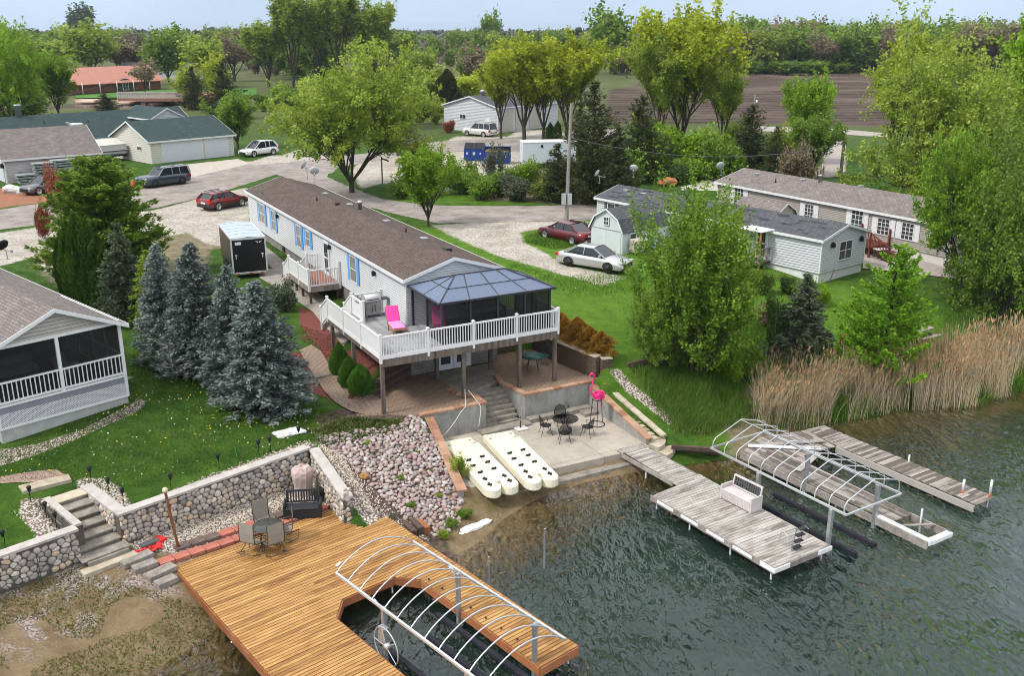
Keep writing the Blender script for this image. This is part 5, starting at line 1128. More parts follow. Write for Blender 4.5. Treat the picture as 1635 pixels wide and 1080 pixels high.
# tall brown pole
q=toW(FW,1.45,-1.25); z=tz(q[0],q[1]); t=thing('wooden_pole','tall brown leaning pole with a white cap on the pebbles before the stone wall','pole',(q[0],q[1],z),0)
MB().tube([(0,0,.0),(-.12,-.02,1.2),(-.22,-.03,2.3)],.05,10).build('shaft',noisy('rust_brown_pole',[(.12,.045,.02),(.24,.10,.04)],scale=4,rough=.5),t); MB().lathe([(.08,-.02),(.08,.12),(.06,.14)],10).build('foot',M['black'],t); MB().lathe([(.09,2.28),(.1,2.34),(.08,2.42),(.001,2.44)],10,c=(-.22,-.03,0)).build('pole_cap',flat('cap_white',(.6,.5,.4),.6),t)
# covered grill, bench, broom, table set
q=toW(FW,7.05,-.75); z=tz(q[0],q[1]); M['cover']=noisy('pale_pink_cover',[(.42,.31,.28),(.56,.44,.41)],scale=2,rough=.8,bump=.3,bscale=5)
t=thing('covered_grill','round grill under a pale pinkish cover in the corner of the stone wall','grill',(q[0],q[1],z),.4)
mb=MB(); prof=[(.36,0),(.34,.4),(.42,.85),(.4,1.05),(.28,1.22),(.001,1.27)]; n=18;vs=[];fs=[]
for i,(r_,zz) in enumerate(prof):
    for k in range(n): a=2*math.pi*k/n; rr_=r_*(1+.09*math.sin(k*2.3+i*.6)*(1 if i<4 else .3)); vs.append((rr_*math.cos(a),rr_*math.sin(a)*.85,zz+.04*math.sin(k*1.7)))
for i in range(5):
    for k in range(n): fs.append((i*n+k,i*n+(k+1)%n,(i+1)*n+(k+1)%n,(i+1)*n+k))
mb.add(vs,fs); mb.build('cover',M['cover'],t)
def storage_bench(name,label,q,rz,mb_,mback,W=1.35,slats='v'):
    t=thing(name,label,'bench',q,rz)
    mb=MB(); mb.bbox(-W/2,W/2,-.32,.28,.03,.42,.02)
    k=int(W/.09)
    for i in range(k): mb.box(-W/2+.03+i*(W-.06)/k,-W/2+.03+(i+.7)*(W-.06)/k,-.332,-.32,.07,.38)
    mb.build('storage_box',mb_,t); MB().bbox(-W/2+.04,W/2-.04,-.34,.22,.422,.47,.015).build('seat',mb_,t)
    for s_ in (-1,1): mb=MB(); mb.bbox(s_*W/2-.035,s_*W/2+.035,-.34,.3,.0,.64,.015); mb.build('armrest',mb_,t)
    mb=MB(); mb.T=Matrix.Translation((0,.26,.46))@Matrix.Rotation(R(-12),4,'X'); mb.box(-W/2+.04,W/2-.04,-.02,.03,.0,.06);mb.box(-W/2+.04,W/2-.04,-.02,.03,.42,.5);mb.box(-W/2+.04,-W/2+.1,-.02,.03,.06,.42);mb.box(W/2-.1,W/2-.04,-.02,.03,.06,.42)
    mb.build('back_frame',mb_,t)
    mb=MB(); mb.T=Matrix.Translation((0,.26,.46))@Matrix.Rotation(R(-12),4,'X')
    k=12
    for i in range(k): x=-W/2+.12+i*(W-.24)/(k-1); mb.box(x-.025,x+.025,-.012,.02,.06,.42)
    if slats=='x': mb.box(-W/2+.1,W/2-.1,-.014,.024,.22,.25)
    mb.build('slat_panel',mback,t)
    return t
q=toW(FW,6.15,-2.05); z=tz(q[0],q[1])
storage_bench('storage_bench','black resin storage bench with slatted back standing by the covered grill',(q[0],q[1],z+.02),AW-R(38),flat('black_resin',(.025,.027,.032),.5),flat('black_resin_dark',(.018,.02,.024),.5))
q=toW(FW,7.3,-2.3); z=tz(q[0],q[1]); t=thing('broom','red handled push broom leaning by the cedar deck and black bench','broom',(q[0],q[1],z+.02),.2)
MB().tube([(0,0,.1),(.25,.45,1.25)],.014,6).build('handle',flat('red_handle',(.6,.03,.04),.4),t); mb=MB(); mb.bbox(-.2,.2,-.05,.05,0,.12,.01); mb.build('brush_head',flat('broom_red',(.25,.04,.035),.8),t)
q=toW(FW,7.45,-1.5); o=MB().bbox(-.3,.3,-.2,.2,0,.5,.05).build('covered_pump',M['black']); o.location=(q[0],q[1],tz(q[0],q[1])); o.rotation_euler.z=AW; tag(o,'low black covered box between the bench and the end of the stone wall','box')
# red and dark pavers by the deck
def pv(x,y,w,d,rz,mat,label,grp):
    q=toW(FW,x,y); o=MB().bbox(-w/2,w/2,-d/2,d/2,-.05,.09,.006).build('paver',mat); o.location=(q[0],q[1],tz(q[0],q[1])+.01); o.rotation_euler.z=AW+R(rz); return tag(o,label,'paver',grp)
RP=noisy('red_pavers',[(.36,.11,.08),(.47,.18,.13)],scale=3,rough=.85); DP=noisy('brown_pavers',[(.10,.07,.06),(.19,.14,.12)],scale=3,rough=.85)
for i in range(12): pv(.75+i*.56,-1.66-i*.035,.52,.42,-4,RP,'red paver in the row along the back edge of the cedar deck','red pavers along the cedar deck')
for i in range(9): pv(1.6+i*.56,-1.20-i*.04,.52,.42,-3,RP if i in (3,4,5,8) else DP,'red paver in the second row back from the cedar deck' if i in (3,4,5,8) else 'dark brown paver in the second row back from the cedar deck','pavers in the second row behind the cedar deck')
RC=flat('bright_red_cloth',(.62,.03,.03),.7)
pv(1.1,-.45,.42,.42,20,RC,'bright red square mat at the foot of the stone wall',None)
rr=random.Random(9);mb=MB()
for i in range(26): a=rr.uniform(-.45,.45);c=rr.uniform(-.2,.2);s_=rr.uniform(.06,.16);th=rr.uniform(0,3); mb.add([(a+s_*math.cos(th+k*1.57),c+s_*math.sin(th+k*1.57),rr.uniform(.0,.1)) for k in range(4)],[(0,1,2,3)])
o=mb.build('red_debris',RC); q=toW(FW,.62,-.75); o.location=(q[0],q[1],tz(q[0],q[1])+.03); o.rotation_euler.z=AW; o['kind']='stuff'; tag(o,'heap of torn red plastic scraps on the pebbles beside the red mat','debris')
# ---------------------------------------------------------------- cedar deck with the boat slip (frame of the cedar deck)
CED=noisy('cedar_boards',[(.15,.068,.022),(.32,.16,.052),(.45,.25,.088),(.54,.35,.14)],scale=3.2,detail=8,rough=.6,spec=.25,stretch=(.3,1.3,1),island=.3,lo=.2,hi=.82,rough_n=.7,coord='Object',bump=.15,bscale=20)
CEDR=noisy('cedar_fascia',[(.22,.075,.03),(.36,.14,.055)],scale=2,rough=.6,island=.3)
cd=frame_thing('cedar_deck','large orange cedar deck with a U shaped boat slip cut into it','deck',FO)
DPY=[(0,0),(7.64,0),(7.30,-12.5),(5.75,-12.5),(5.95,-6.4),(5.36,-5.6),(3.3,-5.6),(2.57,-6.4),(2.45,-15.5),(-.75,-15.5)]
mb=MB(); boards(mb,DPY,0,.124,.026,.75,.035,3.2,5.4,11,jit=.003); mb.build('deck_boards',CED,cd)
mb=MB()
for i in range(len(DPY)):
    a=Vector((*DPY[i],.575));c=Vector((*DPY[(i+1)%len(DPY)],.575)); d=(c-a).normalized(); n=Vector((d.y,-d.x,0)); mb.beam(a+n*-.03,c+n*-.03,.045,.28)
mb.build('rim_fascia',CEDR,cd)
mb=MB()
for k in range(18):
    x=.5+k*.4
    for y0,y1 in (((-5.5,-.1),) if 2.5<x<5.9 else ((-12.4,-.1),)):
        if x<7.5: mb.box(x-.02,x+.02,y0,y1,.46,.71)
mb.build('joist',M['wood_dark'],cd)['kind']='stuff'
for x,y in ((7.2,-12.2),(5.9,-12.2),(7.3,-8.5),(6.0,-8.5),(7.4,-4.5),(2.4,-8.5),(2.3,-12),(-.4,-8),(.1,-4),(5.4,-5.4),(3.2,-5.4)):
    MB().lathe([(.045,-2.6),(.045,.5)],8,c=(x,y,0)).build('pile',M['galv'],cd)
mb=MB()
rr=random.Random(3)
for k in range(8): 
    y=-6.6-k*.75; mb.ball((6.1,y,.80),.04,6,4)
mb.build('deck_light',M['black'],cd)['kind']='stuff'
o=MB().bbox(-.14,.14,-.05,.05,0,.04,.01).build('dock_cleat',M['white']); q=toW(FO,4.35,-3.7,.752); o.location=q; o.rotation_euler.z=AO+.5; tag(o,'small white cleat lying on the cedar deck boards','cleat')
# stacked timbers at the shore beside the deck
for i,(dx,dy,dz,L,m_) in enumerate(((0,0,0,.9,M['wood_dark']),(.28,-.05,.05,.9,M['wood_dark']),(.55,-.12,-.05,.75,CEDR))):
    q=toW(FO,7.95+dx,-2.9+dy,.35+dz); o=MB().bbox(-.12,.12,-L/2,L/2,0,.3,.02).build('timber_block',m_); o.location=q; o.rotation_euler.z=AO+R(-12)
    tag(o,('dark timber block touching the cedar deck edge at the shore','dark timber block, middle of three at the shore','reddish timber block nearest the water, beside two dark ones')[i],'timber')
# sling chairs and table on the deck
SL=flat('taupe_sling',(.27,.245,.21),.75,var=.08); BR=flat('bronze_metal',(.065,.055,.048),.4)
def sling(label,x,y,rz,tilt=0):
    q=toW(FO,x,y,.755); t=thing('sling_chair',label,'chair',q,AO+rz,'sling chairs tipped against the deck table')
    t.rotation_euler=(R(tilt),0,AO+rz); t.scale=(1.12,1.12,1.12)
    mb=MB(); pts=[(-.27,.42),(-.24,.40),(.2,.36),(.3,.42),(.42,.7),(.52,1.02)]
    vs=[(s_*.26,y_,z) for y_,z in pts for s_ in (-1,1)]; mb.add(vs+[(a,b_,c-.02) for a,b_,c in vs],[(2*i,2*i+1,2*i+3,2*i+2) for i in range(5)]+[(12+2*i+2,12+2*i+3,12+2*i+1,12+2*i) for i in range(5)]); mb.build('sling_seat',SL,t)
    for s_ in (-1,1):
        mb=MB(); x_=s_*.28
        mb.tube([(x_,y_,z) for y_,z in pts],.016,6); mb.tube([(x_,.36,.58),(x_*1.05,.0,.63),(x_*1.05,-.25,.6),(x_*1.05,-.3,.35),(x_*1.05,-.28,.03),(x_*1.05,.1,.02),(x_*1.05,.35,.03)],.016,6); mb.tube([(x_,-.1,.4),(x_*1.05,-.05,.2),(x_*1.05,.15,.02)],.014,6); mb.build('side_frame',BR,t)
    mb=MB(); mb.tube([(-.29,-.28,.03),(.29,-.28,.03)],.014,6); mb.tube([(-.29,.35,.03),(.29,.35,.03)],.014,6); mb.build('cross_bar',BR,t)
    return t
TX,TY=3.25,-.75
t=thing('glass_table','round glass topped table under the tipped sling chairs on the cedar deck','table',toW(FO,TX,TY,.755),AO)
MB().lathe([(.001,.70),(.55,.70),(.56,.715),(.55,.73),(.001,.73)],24).build('tabletop',glassmat('table_glass',(.06,.065,.06),.1),t)
for i in range(4): a=i*1.57+.4; MB().tube([(.42*math.cos(a),.42*math.sin(a),.7),(.35*math.cos(a),.35*math.sin(a),0)],.018,6).build('leg',BR,t)
sling('taupe sling chair tipped forward onto the table, its back turned to the water',TX-.2,TY-.85,R(180-6),20)
sling('taupe sling chair tipped against the left side of the deck table',TX-.85,TY-.25,R(90+28),20)
sling('taupe sling chair tipped against the right side of the deck table',TX+.7,TY-.2,R(-90-30),20)
sling('taupe sling chair on the far side of the deck table beside the black bench',TX+.25,TY+.8,R(0),16)
# ---------------------------------------------------------------- boat lifts with canopy frames
def lift(label,fr,x0,x1,y0,y1,zr,rise,nr_,posts,style,zpost=-1.6,bunks=None,wheel=None):
    t=frame_thing('boat_lift',label,'boat lift',fr)
    for x in (x0,x1): MB().beam((x,y0,zr),(x,y1,zr),.075,.075).build('canopy_rail',M['alu'],t)
    if style=='flat': 
        for y in (y0,y1): MB().beam((x0,y,zr),(x1,y,zr),.06,.06).build('end_rail',M['alu'],t)
    for i in range(nr_):
        y=y0+(y1-y0)*i/(nr_-1); W=x1-x0
        if style=='arch': pts=[(x0+W*k/12,y+(0.0),zr+rise*math.sin(math.pi*k/12)**.8) for k in range(13)]
        else: pts=[(x0,y,zr),(x0,y,zr+.38),(x0+.12,y,zr+.52),(x0+W*.38,y,zr+rise),(x0+W*.62,y,zr+rise),(x1-.12,y,zr+.52),(x1,y,zr+.38),(x1,y,zr)]
        MB().tube(pts,.024,6).build('canopy_bow',M['alu'],t)
    if style!='arch':
        for k in (.38,.62): MB().tube([(x0+(x1-x0)*k,y0,zr+rise-.01),(x0+(x1-x0)*k,y1,zr+rise-.01)],.018,5).build('ridge_tube',M['alu'],t)
    for x,y in posts: MB().bbox(x-.06,x+.06,y-.06,y+.06,zpost,zr-.03,.01).build('lift_post',M['galv'],t); 
    for y in sorted(set(p[1] for p in posts)): MB().beam((x0,y,-.12 if bunks else .1),(x1,y,-.12 if bunks else .1),.1,.12).build('cross_beam',M['galv'],t)
    for (bx,z,a,c) in bunks or []:
        MB().bbox(bx-.09,bx+.09,a,c,z,z+.14,.02).build('bunk',flat('bunk_carpet',(.018,.018,.026),.95),t)
    return t
L1=lift('boat lift with an arched silver canopy frame over the slip in the cedar deck',FO,2.87,5.87,-13.4,-6.08,2.1,.62,12,[(2.95,-8.6),(5.8,-8.6),(2.95,-12.6),(5.8,-12.2)],'arch',bunks=[(3.35,.08,-13,-8.0),(4.75,.02,-13,-8.3),(5.45,.3,-12.6,-7.9)])
mb=MB(); mb.beam((2.95,-8.6,1.9),(2.95,-8.1,2.1),.05,.05); mb.beam((5.8,-8.6,1.8),(5.8,-8.1,2.1),.05,.05); mb.build('brace',M['alu'],L1)['kind']='stuff'
mb=MB(); cx,cy,cz=2.72,-9.0,1.0
ring=[(cx,cy+.62*math.cos(i*math.pi/16),cz+.62*math.sin(i*math.pi/16)) for i in range(32)]; mb.tube(ring,.02,6,closed=True)
for a in range(5): mb.tube([(cx,cy,cz),(cx,cy+.62*math.cos(a*1.256),cz+.62*math.sin(a*1.256))],.016,5)
mb.T=Matrix.Translation((cx,cy,cz))@Matrix.Rotation(math.pi/2,4,'Y'); mb.lathe([(.001,-.05),(.1,-.05),(.1,.12),(.001,.12)],12); mb.build('lift_wheel',M['alu'],L1)
MB().bbox(2.75,2.95,-8.85,-8.55,.9,1.5,.02).build('winch',M['galv'],L1)
L2=lift('boat lift with a boxy angled silver canopy frame beside the grey dock',FG,-.05,7.0,3.1,6.4,1.95,1.0,13,[],'x') if False else None
t2=frame_thing('boat_lift','boat lift with an angled silver canopy frame beside the weathered grey dock','boat lift',FG)
zr=1.9; ya,yb=3.15,6.25; xa,xb=0.0,6.95
for y in (ya,yb): MB().beam((xa,y,zr),(xb,y,zr),.075,.075).build('canopy_rail',M['alu'],t2)
for x in (xa,xb): MB().beam((x,ya,zr),(x,yb,zr),.06,.06).build('end_rail',M['alu'],t2)
for i in range(11):
    x=xa+.12+(xb-xa-.24)*i/10; W=yb-ya
    MB().tube([(x,ya,zr),(x,ya,zr+.3),(x,ya+.14,zr+.47),(x,ya+W*.5,zr+.98),(x,yb-.2,zr+.6),(x,yb-.04,zr+.48),(x,yb,zr+.3),(x,yb,zr)],.024,6).build('canopy_bow',M['alu'],t2)
MB().tube([(xa+.1,ya+1.55,zr+.95),(xb-.1,ya+1.55,zr+.95)],.018,5).build('ridge_tube',M['alu'],t2)
MB().tube([(xa+.1,ya+2.5,zr+.72),(xb-.1,ya+2.5,zr+.72)],.014,5).build('ridge_tube',M['alu'],t2)
for x,y in ((2.72,ya),(6.3,ya),(2.5,yb),(5.95,yb)): MB().bbox(x-.07,x+.07,y-.07,y+.07,-2.2,zr-.04,.01).build('lift_post',M['galv'],t2)
for y,z in ((3.9,.0),(5.0,.03)): MB().bbox(2.0,7.0,y-.09,y+.09,z,z+.16,.02).build('bunk',flat('bunk_carpet_dark',(.018,.018,.026),.95),t2)
MB().beam((2.6,ya,-.15),(2.6,yb,-.15),.1,.12).build('cross_beam',M['galv'],t2); MB().beam((6.1,ya,-.15),(6.1,yb,-.15),.1,.12).build('cross_beam',M['galv'],t2)
# ---------------------------------------------------------------- grey docks
PLK=noisy('silvered_planks',[(.17,.15,.13),(.31,.28,.255),(.41,.38,.35),(.50,.47,.44)],scale=3,detail=8,rough=.85,stretch=(1.4,.35,1),island=.22,rough_n=.72,bump=.2,bscale=18)
gd=frame_thing('grey_dock','weathered grey plank dock with white edging and a gangway to the patio','dock',FG)
mb=MB(); boards(mb,[(0,0),(6.6,0),(6.6,2.85),(3.2,2.85),(-.35,2.95),(-.35,1.45),(0,1.45)],R(90),.135,.02,.6,.035,2.8,4,21,jit=.004)
mb.build('deck_boards',PLK,gd)
mb=MB(); boards(mb,[(-4.15,1.62),(-.36,1.5),(-.36,2.8),(-4.1,2.85)],R(90),.135,.02,.62,.035,2,3,22,jit=.004); mb.build('gangway_boards',PLK,gd)
mb=MB(); mb.box(0,6.6,-.05,-.005,.36,.585);mb.box(6.605,6.65,-.05,2.9,.36,.585);mb.box(-.35,6.6,2.86,2.9,.38,.585); mb.box(-4.1,-.35,1.45,1.5,.42,.6);mb.box(-4.1,-.35,2.86,2.9,.42,.6); mb.build('rim_beam',M['wood_grey'],gd)
for x in (.9,2.3,3.7,5.1): MB().bbox(x-.45,x+.5,-.085,-.055,.44,.57,.01).build('dock_bumper',M['white'],gd)
MB().bbox(6.0,6.66,-.09,-.052,.42,.6,.01).build('corner_bumper',M['white'],gd); MB().bbox(6.655,6.70,-.09,.7,.42,.6,.01).build('corner_bumper',M['white'],gd); MB().bbox(6.655,6.70,2.2,2.9,.42,.6,.01).build('corner_bumper',M['white'],gd)
for x,y in ((.2,.15),(2.2,.1),(4.4,.1),(6.4,.1),(6.4,2.7),(3.2,2.7),(.2,2.7),(-2.2,1.6),(-2.2,2.7)): MB().lathe([(.04,-2.6),(.04,.5)],8,c=(x,y,0)).build('pile',M['galv'],gd)
q=toW(FG,2.55,2.45,.605); storage_bench('dock_bench','pale pinkish grey storage bench with dark lattice back standing on the grey dock',q,AG+R(2)+0*math.pi,flat('pinkish_resin',(.54,.49,.475),.6),flat('lattice_dark',(.07,.07,.075),.6),1.55,'x')
# swim ladder
t=thing('dock_ladder','black stepped swim ladder folded up at the far corner of the grey dock','ladder',toW(FG,6.0,1.6,.605),AG)
for s_ in (-.2,.2): MB().tube([(.1,s_,.0),(.15,s_,.35),(.25,s_,.95),(.45,s_,.9)],.018,6).build('ladder_rail',M['galv'],t)
for k in range(4): MB().bbox(.05+k*.05,.25+k*.05,-.2,.2,.08+k*.27,.12+k*.27,.01).build('ladder_step',M['black'],t)
MB().tube([(-.55,-.1,.0),(-.55,-.1,.35),(-.4,-.1,.5),(-.2,-.1,.4),(-.15,-.1,.0)],.018,6).build('grab_rail',M['alu'],t)
# old dock to the right
OLD=noisy('old_grey_planks',[(.12,.10,.085),(.24,.21,.185),(.36,.33,.30)],scale=2.4,detail=8,rough=.9,stretch=(1,.4,1),island=.6,rough_n=.75)
od=frame_thing('old_dock','old weathered U shaped plank dock with broken boards beyond the boat lift','dock',FG)
mb=MB(); boards(mb,[(-1.2,6.3),(6.6,6.45),(6.6,7.75),(1.6,7.75),(.6,8.3),(.7,10.3),(-1.3,10.6),(-1.9,8.2)],R(0),.14,.014,.5,.035,1.6,3.4,31,jit=.012); mb.build('deck_boards',OLD,od)
mb=MB(); boards(mb,[(-1.35,10.65),(.65,10.4),(7.5,10.5),(7.5,11.75),(0,11.75),(-1.3,11.8)],R(90),.14,.016,.5,.035,1.4,3,32,jit=.014); mb.build('deck_boards',OLD,od)
MB().box(-1.2,8.3,6.2,6.27,.2,.5).box(6.5,8.3,7.62,7.7,.2,.5).box(.7,7.5,10.3,10.37,.2,.48).build('rim_beam',OLD,od)
MB().bbox(6.0,8.35,6.28,6.5,.32,.54,.02).build('white_beam',M['white'],od); MB().bbox(8.1,8.35,6.5,7.7,.3,.5,.02).build('white_beam',M['white'],od); MB().beam((7.0,6.5,.52),(7.6,7.6,.52),.12,.04).build('loose_board',OLD,od); 
for x,y,h in ((7.1,7.5,1.0),(.9,6.6,.3),(7.3,11.6,.3),(3.4,11.85,.75),(4,6.4,.3),(1,11.4,.3)): MB().lathe([(.045,-2.4),(.045,h)],8,c=(x,y,0)).build('pile',M['galv'],od)
for i,(x,y) in enumerate(((6.6,10.9),(7.35,11.6))):
    q=toW(FG,x,y,.5); t=thing('marker_post',('white marker post with an orange foot, left one at the tip of the old dock','white marker post with an orange foot, right one at the tip of the old dock')[i],'post',q,0); MB().lathe([(.05,.12),(.05,.62+.1*i),(.001,.64+.1*i)],10).build('post_top',M['white'],t); MB().lathe([(.055,-.05),(.055,.12)],10).build('post_foot',flat('orange_paint',(.55,.12,.03),.6),t)
for i,(a,c,l) in enumerate((((-1.4,6.9),(.6,9.4),'long white board lying loose across the old dock by the bank'),((-1.2,7.4),(.1,10.2),'grey broken plank lying across the old dock corner'),((1.6,6.8),(.9,8.9),'pair of pale planks laid over the inner corner of the old dock'))):
    a=toW(FG,*a,.56);c=toW(FG,*c,.58); o=MB().beam(a,c,.28,.04).build('loose_plank',(M['white'],OLD,PLK)[i]); tag(o,l,'plank')
# timber edging at the bank
tb=frame_thing('timber_bulkhead','old dark timber bulkhead along the grassy bank beside the gangway','bulkhead',FG)
for k in range(3):
    MB().beam(P(1072,714+k*2,.62-k*.18),P(1150,719+k*2,.62-k*.18),.2,.17).build('timber_course',M['wood_dark'],tb).location=(0,0,0)
for o in kids(tb): o.matrix_parent_inverse=Matrix.LocRotScale(Vector((OG_[0],OG_[1],0)),Matrix.Rotation(AG,3,'Z').to_quaternion(),None).inverted()
te=thing('timber_edging','dark timber edging across the slope of long grass under the big tree','edging'); MB().beam(P(1002,583,2.45),P(1092,563,2.5),.18,.2).build('timber_beam',M['wood_dark'],te); MB().beam(P(1002,588,2.25),P(1092,568,2.3),.18,.2).build('timber_beam',M['wood_dark'],te)
# posts in water, white foam, white flat rock
for i,(u,v,u2,v2) in enumerate(((869,908,868,845),(781,943,781,890))):
    a=P(u,v,0);h=Zat(a[0],a[1],v2); o=MB().tube([(a[0],a[1],-1.2),(a[0],a[1],h)],.035,8).build('water_post',M['galv']); tag(o,('thin grey pipe standing alone in the open water','thin grey pipe standing in the water beside the cedar deck')[i],'post')
def rocky(c,r,sc,seed,mat,name,label,cat):
    me=bpy.data.meshes.new(name); import bmesh as _b; B=_b.new(); _b.ops.create_icosphere(B,subdivisions=3,radius=1)
    for v in B.verts:
        n_=noise.noise(v.co*1.3+Vector((seed,0,0)))*.35+noise.noise(v.co*3.1+Vector((0,seed,0)))*.12; v.co=v.co*(1+n_); v.co.x*=r*sc[0];v.co.y*=r*sc[1];v.co.z*=r*sc[2]
    B.to_mesh(me);B.free(); me.materials.append(mat); o=link(name,me,loc=c); o['label']=label;o['category']=cat; return o
WR=noisy('pale_rock',[(.42,.40,.38),(.62,.60,.58),(.72,.70,.68)],scale=4,detail=8,rough=.9,bump=.5,bscale=9)
q=G(462,694); o=rocky((q[0],q[1],q[2]+.05),.62,(1.15,.55,.22),3,WR,'flat_rock','large flat white rock on the lawn edge above the stone wall corner','rock'); o.rotation_euler.z=R(30)
foam=flat('white_foam',(.82,.82,.82),.7)
for i,(u,v,s_) in enumerate(((752,845,.45),(770,836,.3),(738,853,.2))):
    q=P(u,v,.12); o=rocky(q,s_,(1.3,.5,.35),i+7,foam,'foam_chunk',('largest chunk of white foam on the muddy shore','white foam chunk at the right end of the shore debris','smallest white foam chunk at the left end of the shore debris')[i],'debris'); o.rotation_euler.z=R(40)
q=P(799,787,.1); rocky(q,.14,(1,1,.8),12,foam,'foam_chunk','small white foam lump on the mud just below the cream docks','debris')
q=G(582,764); rocky((q[0],q[1],q[2]+.08),.2,(1,.8,.7),14,flat('rust_rock',(.32,.17,.06),.9),'rust_rock','rust orange boulder among the pink rocks near the stone wall','rock')
q=G(379,736); o=MB().tube([(q[0],q[1],q[2]),(q[0]-.05,q[1],q[2]+.55)],.014,5).build('garden_stake',flat('green_paint',(.05,.3,.1),.5)); tag(o,'thin green stake in the lawn behind the stone wall','stake')
q=P(68,935,.95); o=MB().tube([(q[0],q[1],q[2]),(q[0]-.1,q[1]+.1,q[2]+1.1)],.014,5).build('garden_stake',flat('dark_green_paint',(.02,.06,.05),.5)); tag(o,'thin dark stake leaning on the left fieldstone wall','stake')
# ---------------------------------------------------------------- other buildings
def house(name,label,cat,O,A,x0,x1,y0,y1,z0,ze,zr,axis,sm,rm,over=.25,skirt=None,zs=None,fr=None,h=.115,peak=None):
    t=thing(name,label,cat,(O[0],O[1],0),A); mb=MB(); zb=zs or z0
    mb.box(x0+.03,x1-.03,y0+.03,y1-.03,zb,ze)
    for a,c,g_ in (((x0,y0),(x1,y0),axis=='y'),((x1,y0),(x1,y1),axis=='x'),((x1,y1),(x0,y1),axis=='y'),((x0,y1),(x0,y0),axis=='x')):
        L=math.hypot(a[0]-c[0],a[1]-c[1]); siding(mb,a,c,zb,ze,apex=(L/2,zr-.05) if g_ else None,h=h)
    mb.build('siding',[sm,M['lap_shade_dark'] if sm==M['side_beige'] else M['joint']],t)  # 'joint' is the painted lap shadow
    if skirt: MB().box(x0+.06,x1-.06,y0+.06,y1-.06,z0-.6,zb).build('skirting',skirt,t)
    mb=MB()
    for x,y in ((x0,y0),(x0,y1),(x1,y0),(x1,y1)): mb.box(x-.045,x+.045,y-.045,y+.045,zb,ze)
    mb.build('corner_trim',M['white'],t)['kind']='stuff'
    gable_roof(t,x0,x1,y0,y1,ze+.02,zr,rm,over=over,axis=axis,fascia=fr)
    return t
def roofcaps(t,L,mats=None):
    for x,y,z,k in L:
        mb=MB()
        if k=='p': mb.lathe([(.06,z-.1),(.05,z+.3)],8,c=(x,y,0))
        elif k=='s': mb.lathe([(.12,z-.2),(.12,z+.4),(.19,z+.42),(.19,z+.52),(.001,z+.58)],10,c=(x,y,0))
        else: mb.bbox(x-.15,x+.15,y-.2,y+.2,z-.15,z+.12,.03)
        mb.build('roof_vent',M['galv'] if k!='p' else M['black'],t)
# white mobile home on the right
A5=R(38.5); q5=P(1306,455,3.0); O5=q5
t=house('mobile_home','white mobile home with patched dark grey roof and twin window end beside the shed','mobile home',O5,A5,0,4.9,0,20.5,2.9,5.98,6.68,'y',M['side_grey'],M['roof_grey'],.22,skirt=flat('white_skirting',(.66,.66,.66),.6),zs=3.72,h=.16)
TW,_=wallT((0,0),(4.9,0)); window(t,at_wall(TW,2.6,4.35),1.35,1.15,(2,2)); lantern(t,at_wall(TW,1.0,5.45)); lantern(t,at_wall(TW,4.2,5.45))
TS,_=wallT((0,20.5),(0,0)); lantern(t,at_wall(TS,15.1,5.3)); window(t,at_wall(TS,1.6,4.6),.75,1.0,(1,2),shut=flat('grey_shutter',(.09,.10,.13),.6),sw=.3); door(t,at_wall(TS,15.95,3.9),.85,1.95,split=[(.2,1.0),(1.1,1.85)])
window(t,at_wall(TS,10.2,4.6),.8,1.0,(1,2))
roofcaps(t,[(1.6,19,6.45,'b'),(2.6,14,6.6,'s'),(1.9,10,6.45,'p'),(1.7,17.2,6.4,'b')])
# dark worn patches = replacement shingles
mb=MB(); rr=random.Random(5)
for i in range(46):
    x=rr.uniform(.15,2.1);y=rr.uniform(.4,19); z=6.0+(x)/(2.45)*.68+.025; w_=rr.uniform(.25,1.3)
    s_=.68/2.45; mb.add([(x,y,z),(x+.14,y,z+.14*s_),(x+.14,y+w_,z+.14*s_),(x,y+w_,z)],[(0,1,2,3)])
mb.build('patch_shingles',flat('patch_dark',(.045,.047,.055),.95),t)['kind']='stuff'
# its little covered stoop
t=thing('stoop','small covered entry stoop with brown rails on the side of the patched roof mobile home','stoop',(O5[0],O5[1],0),A5)
SX,SY=-1.25,3.75
MB().bbox(SX,-.02,SY,SY+1.6,3.75,3.87,.02).build('platform',M['wood_dark'],t); MB().bbox(SX-.15,.0,SY-.15,SY+1.75,5.95,6.02,.015).build('canopy',M['white'],t)
for y in (SY+.05,SY+1.55): MB().bbox(SX,SX+.1,y-.05,y+.05,2.7,5.95,.01).build('canopy_post',M['teak'],t)
rail(t,(SX+.1,SY+.04),(-.1,SY+.04),3.87,.95,'bal',mat=M['wood_grey']); rail(t,(SX+.04,SY+.1),(SX+.04,SY+1.5),3.87,.95,'bal',mat=M['wood_grey'])
MB().box(SX+.12,-.1,SY+1.5,SY+1.53,4.1,5.9).build('storm_screen',screenmat('pale_screen',.5,(.5,.52,.5)),t)
dish_at(1011,283,6.4,'round satellite dish on the roof ridge of the white patched mobile home',R(-15),.36,.6); dish_at(957,293,6.2,'satellite dish seen edge on at the far corner of the patched mobile home roof',R(60),.32,.7)
# lattice gate piece leaning at the skirting
q=P(1322,458,2.95); o=MB().beam((0,0,.02),(.45,.5,1.0),.05,.03).build('leaning_pole',M['wood_dark']); o.location=q; tag(o,'thin dark pole leaning on the white skirting under the twin window','pole')
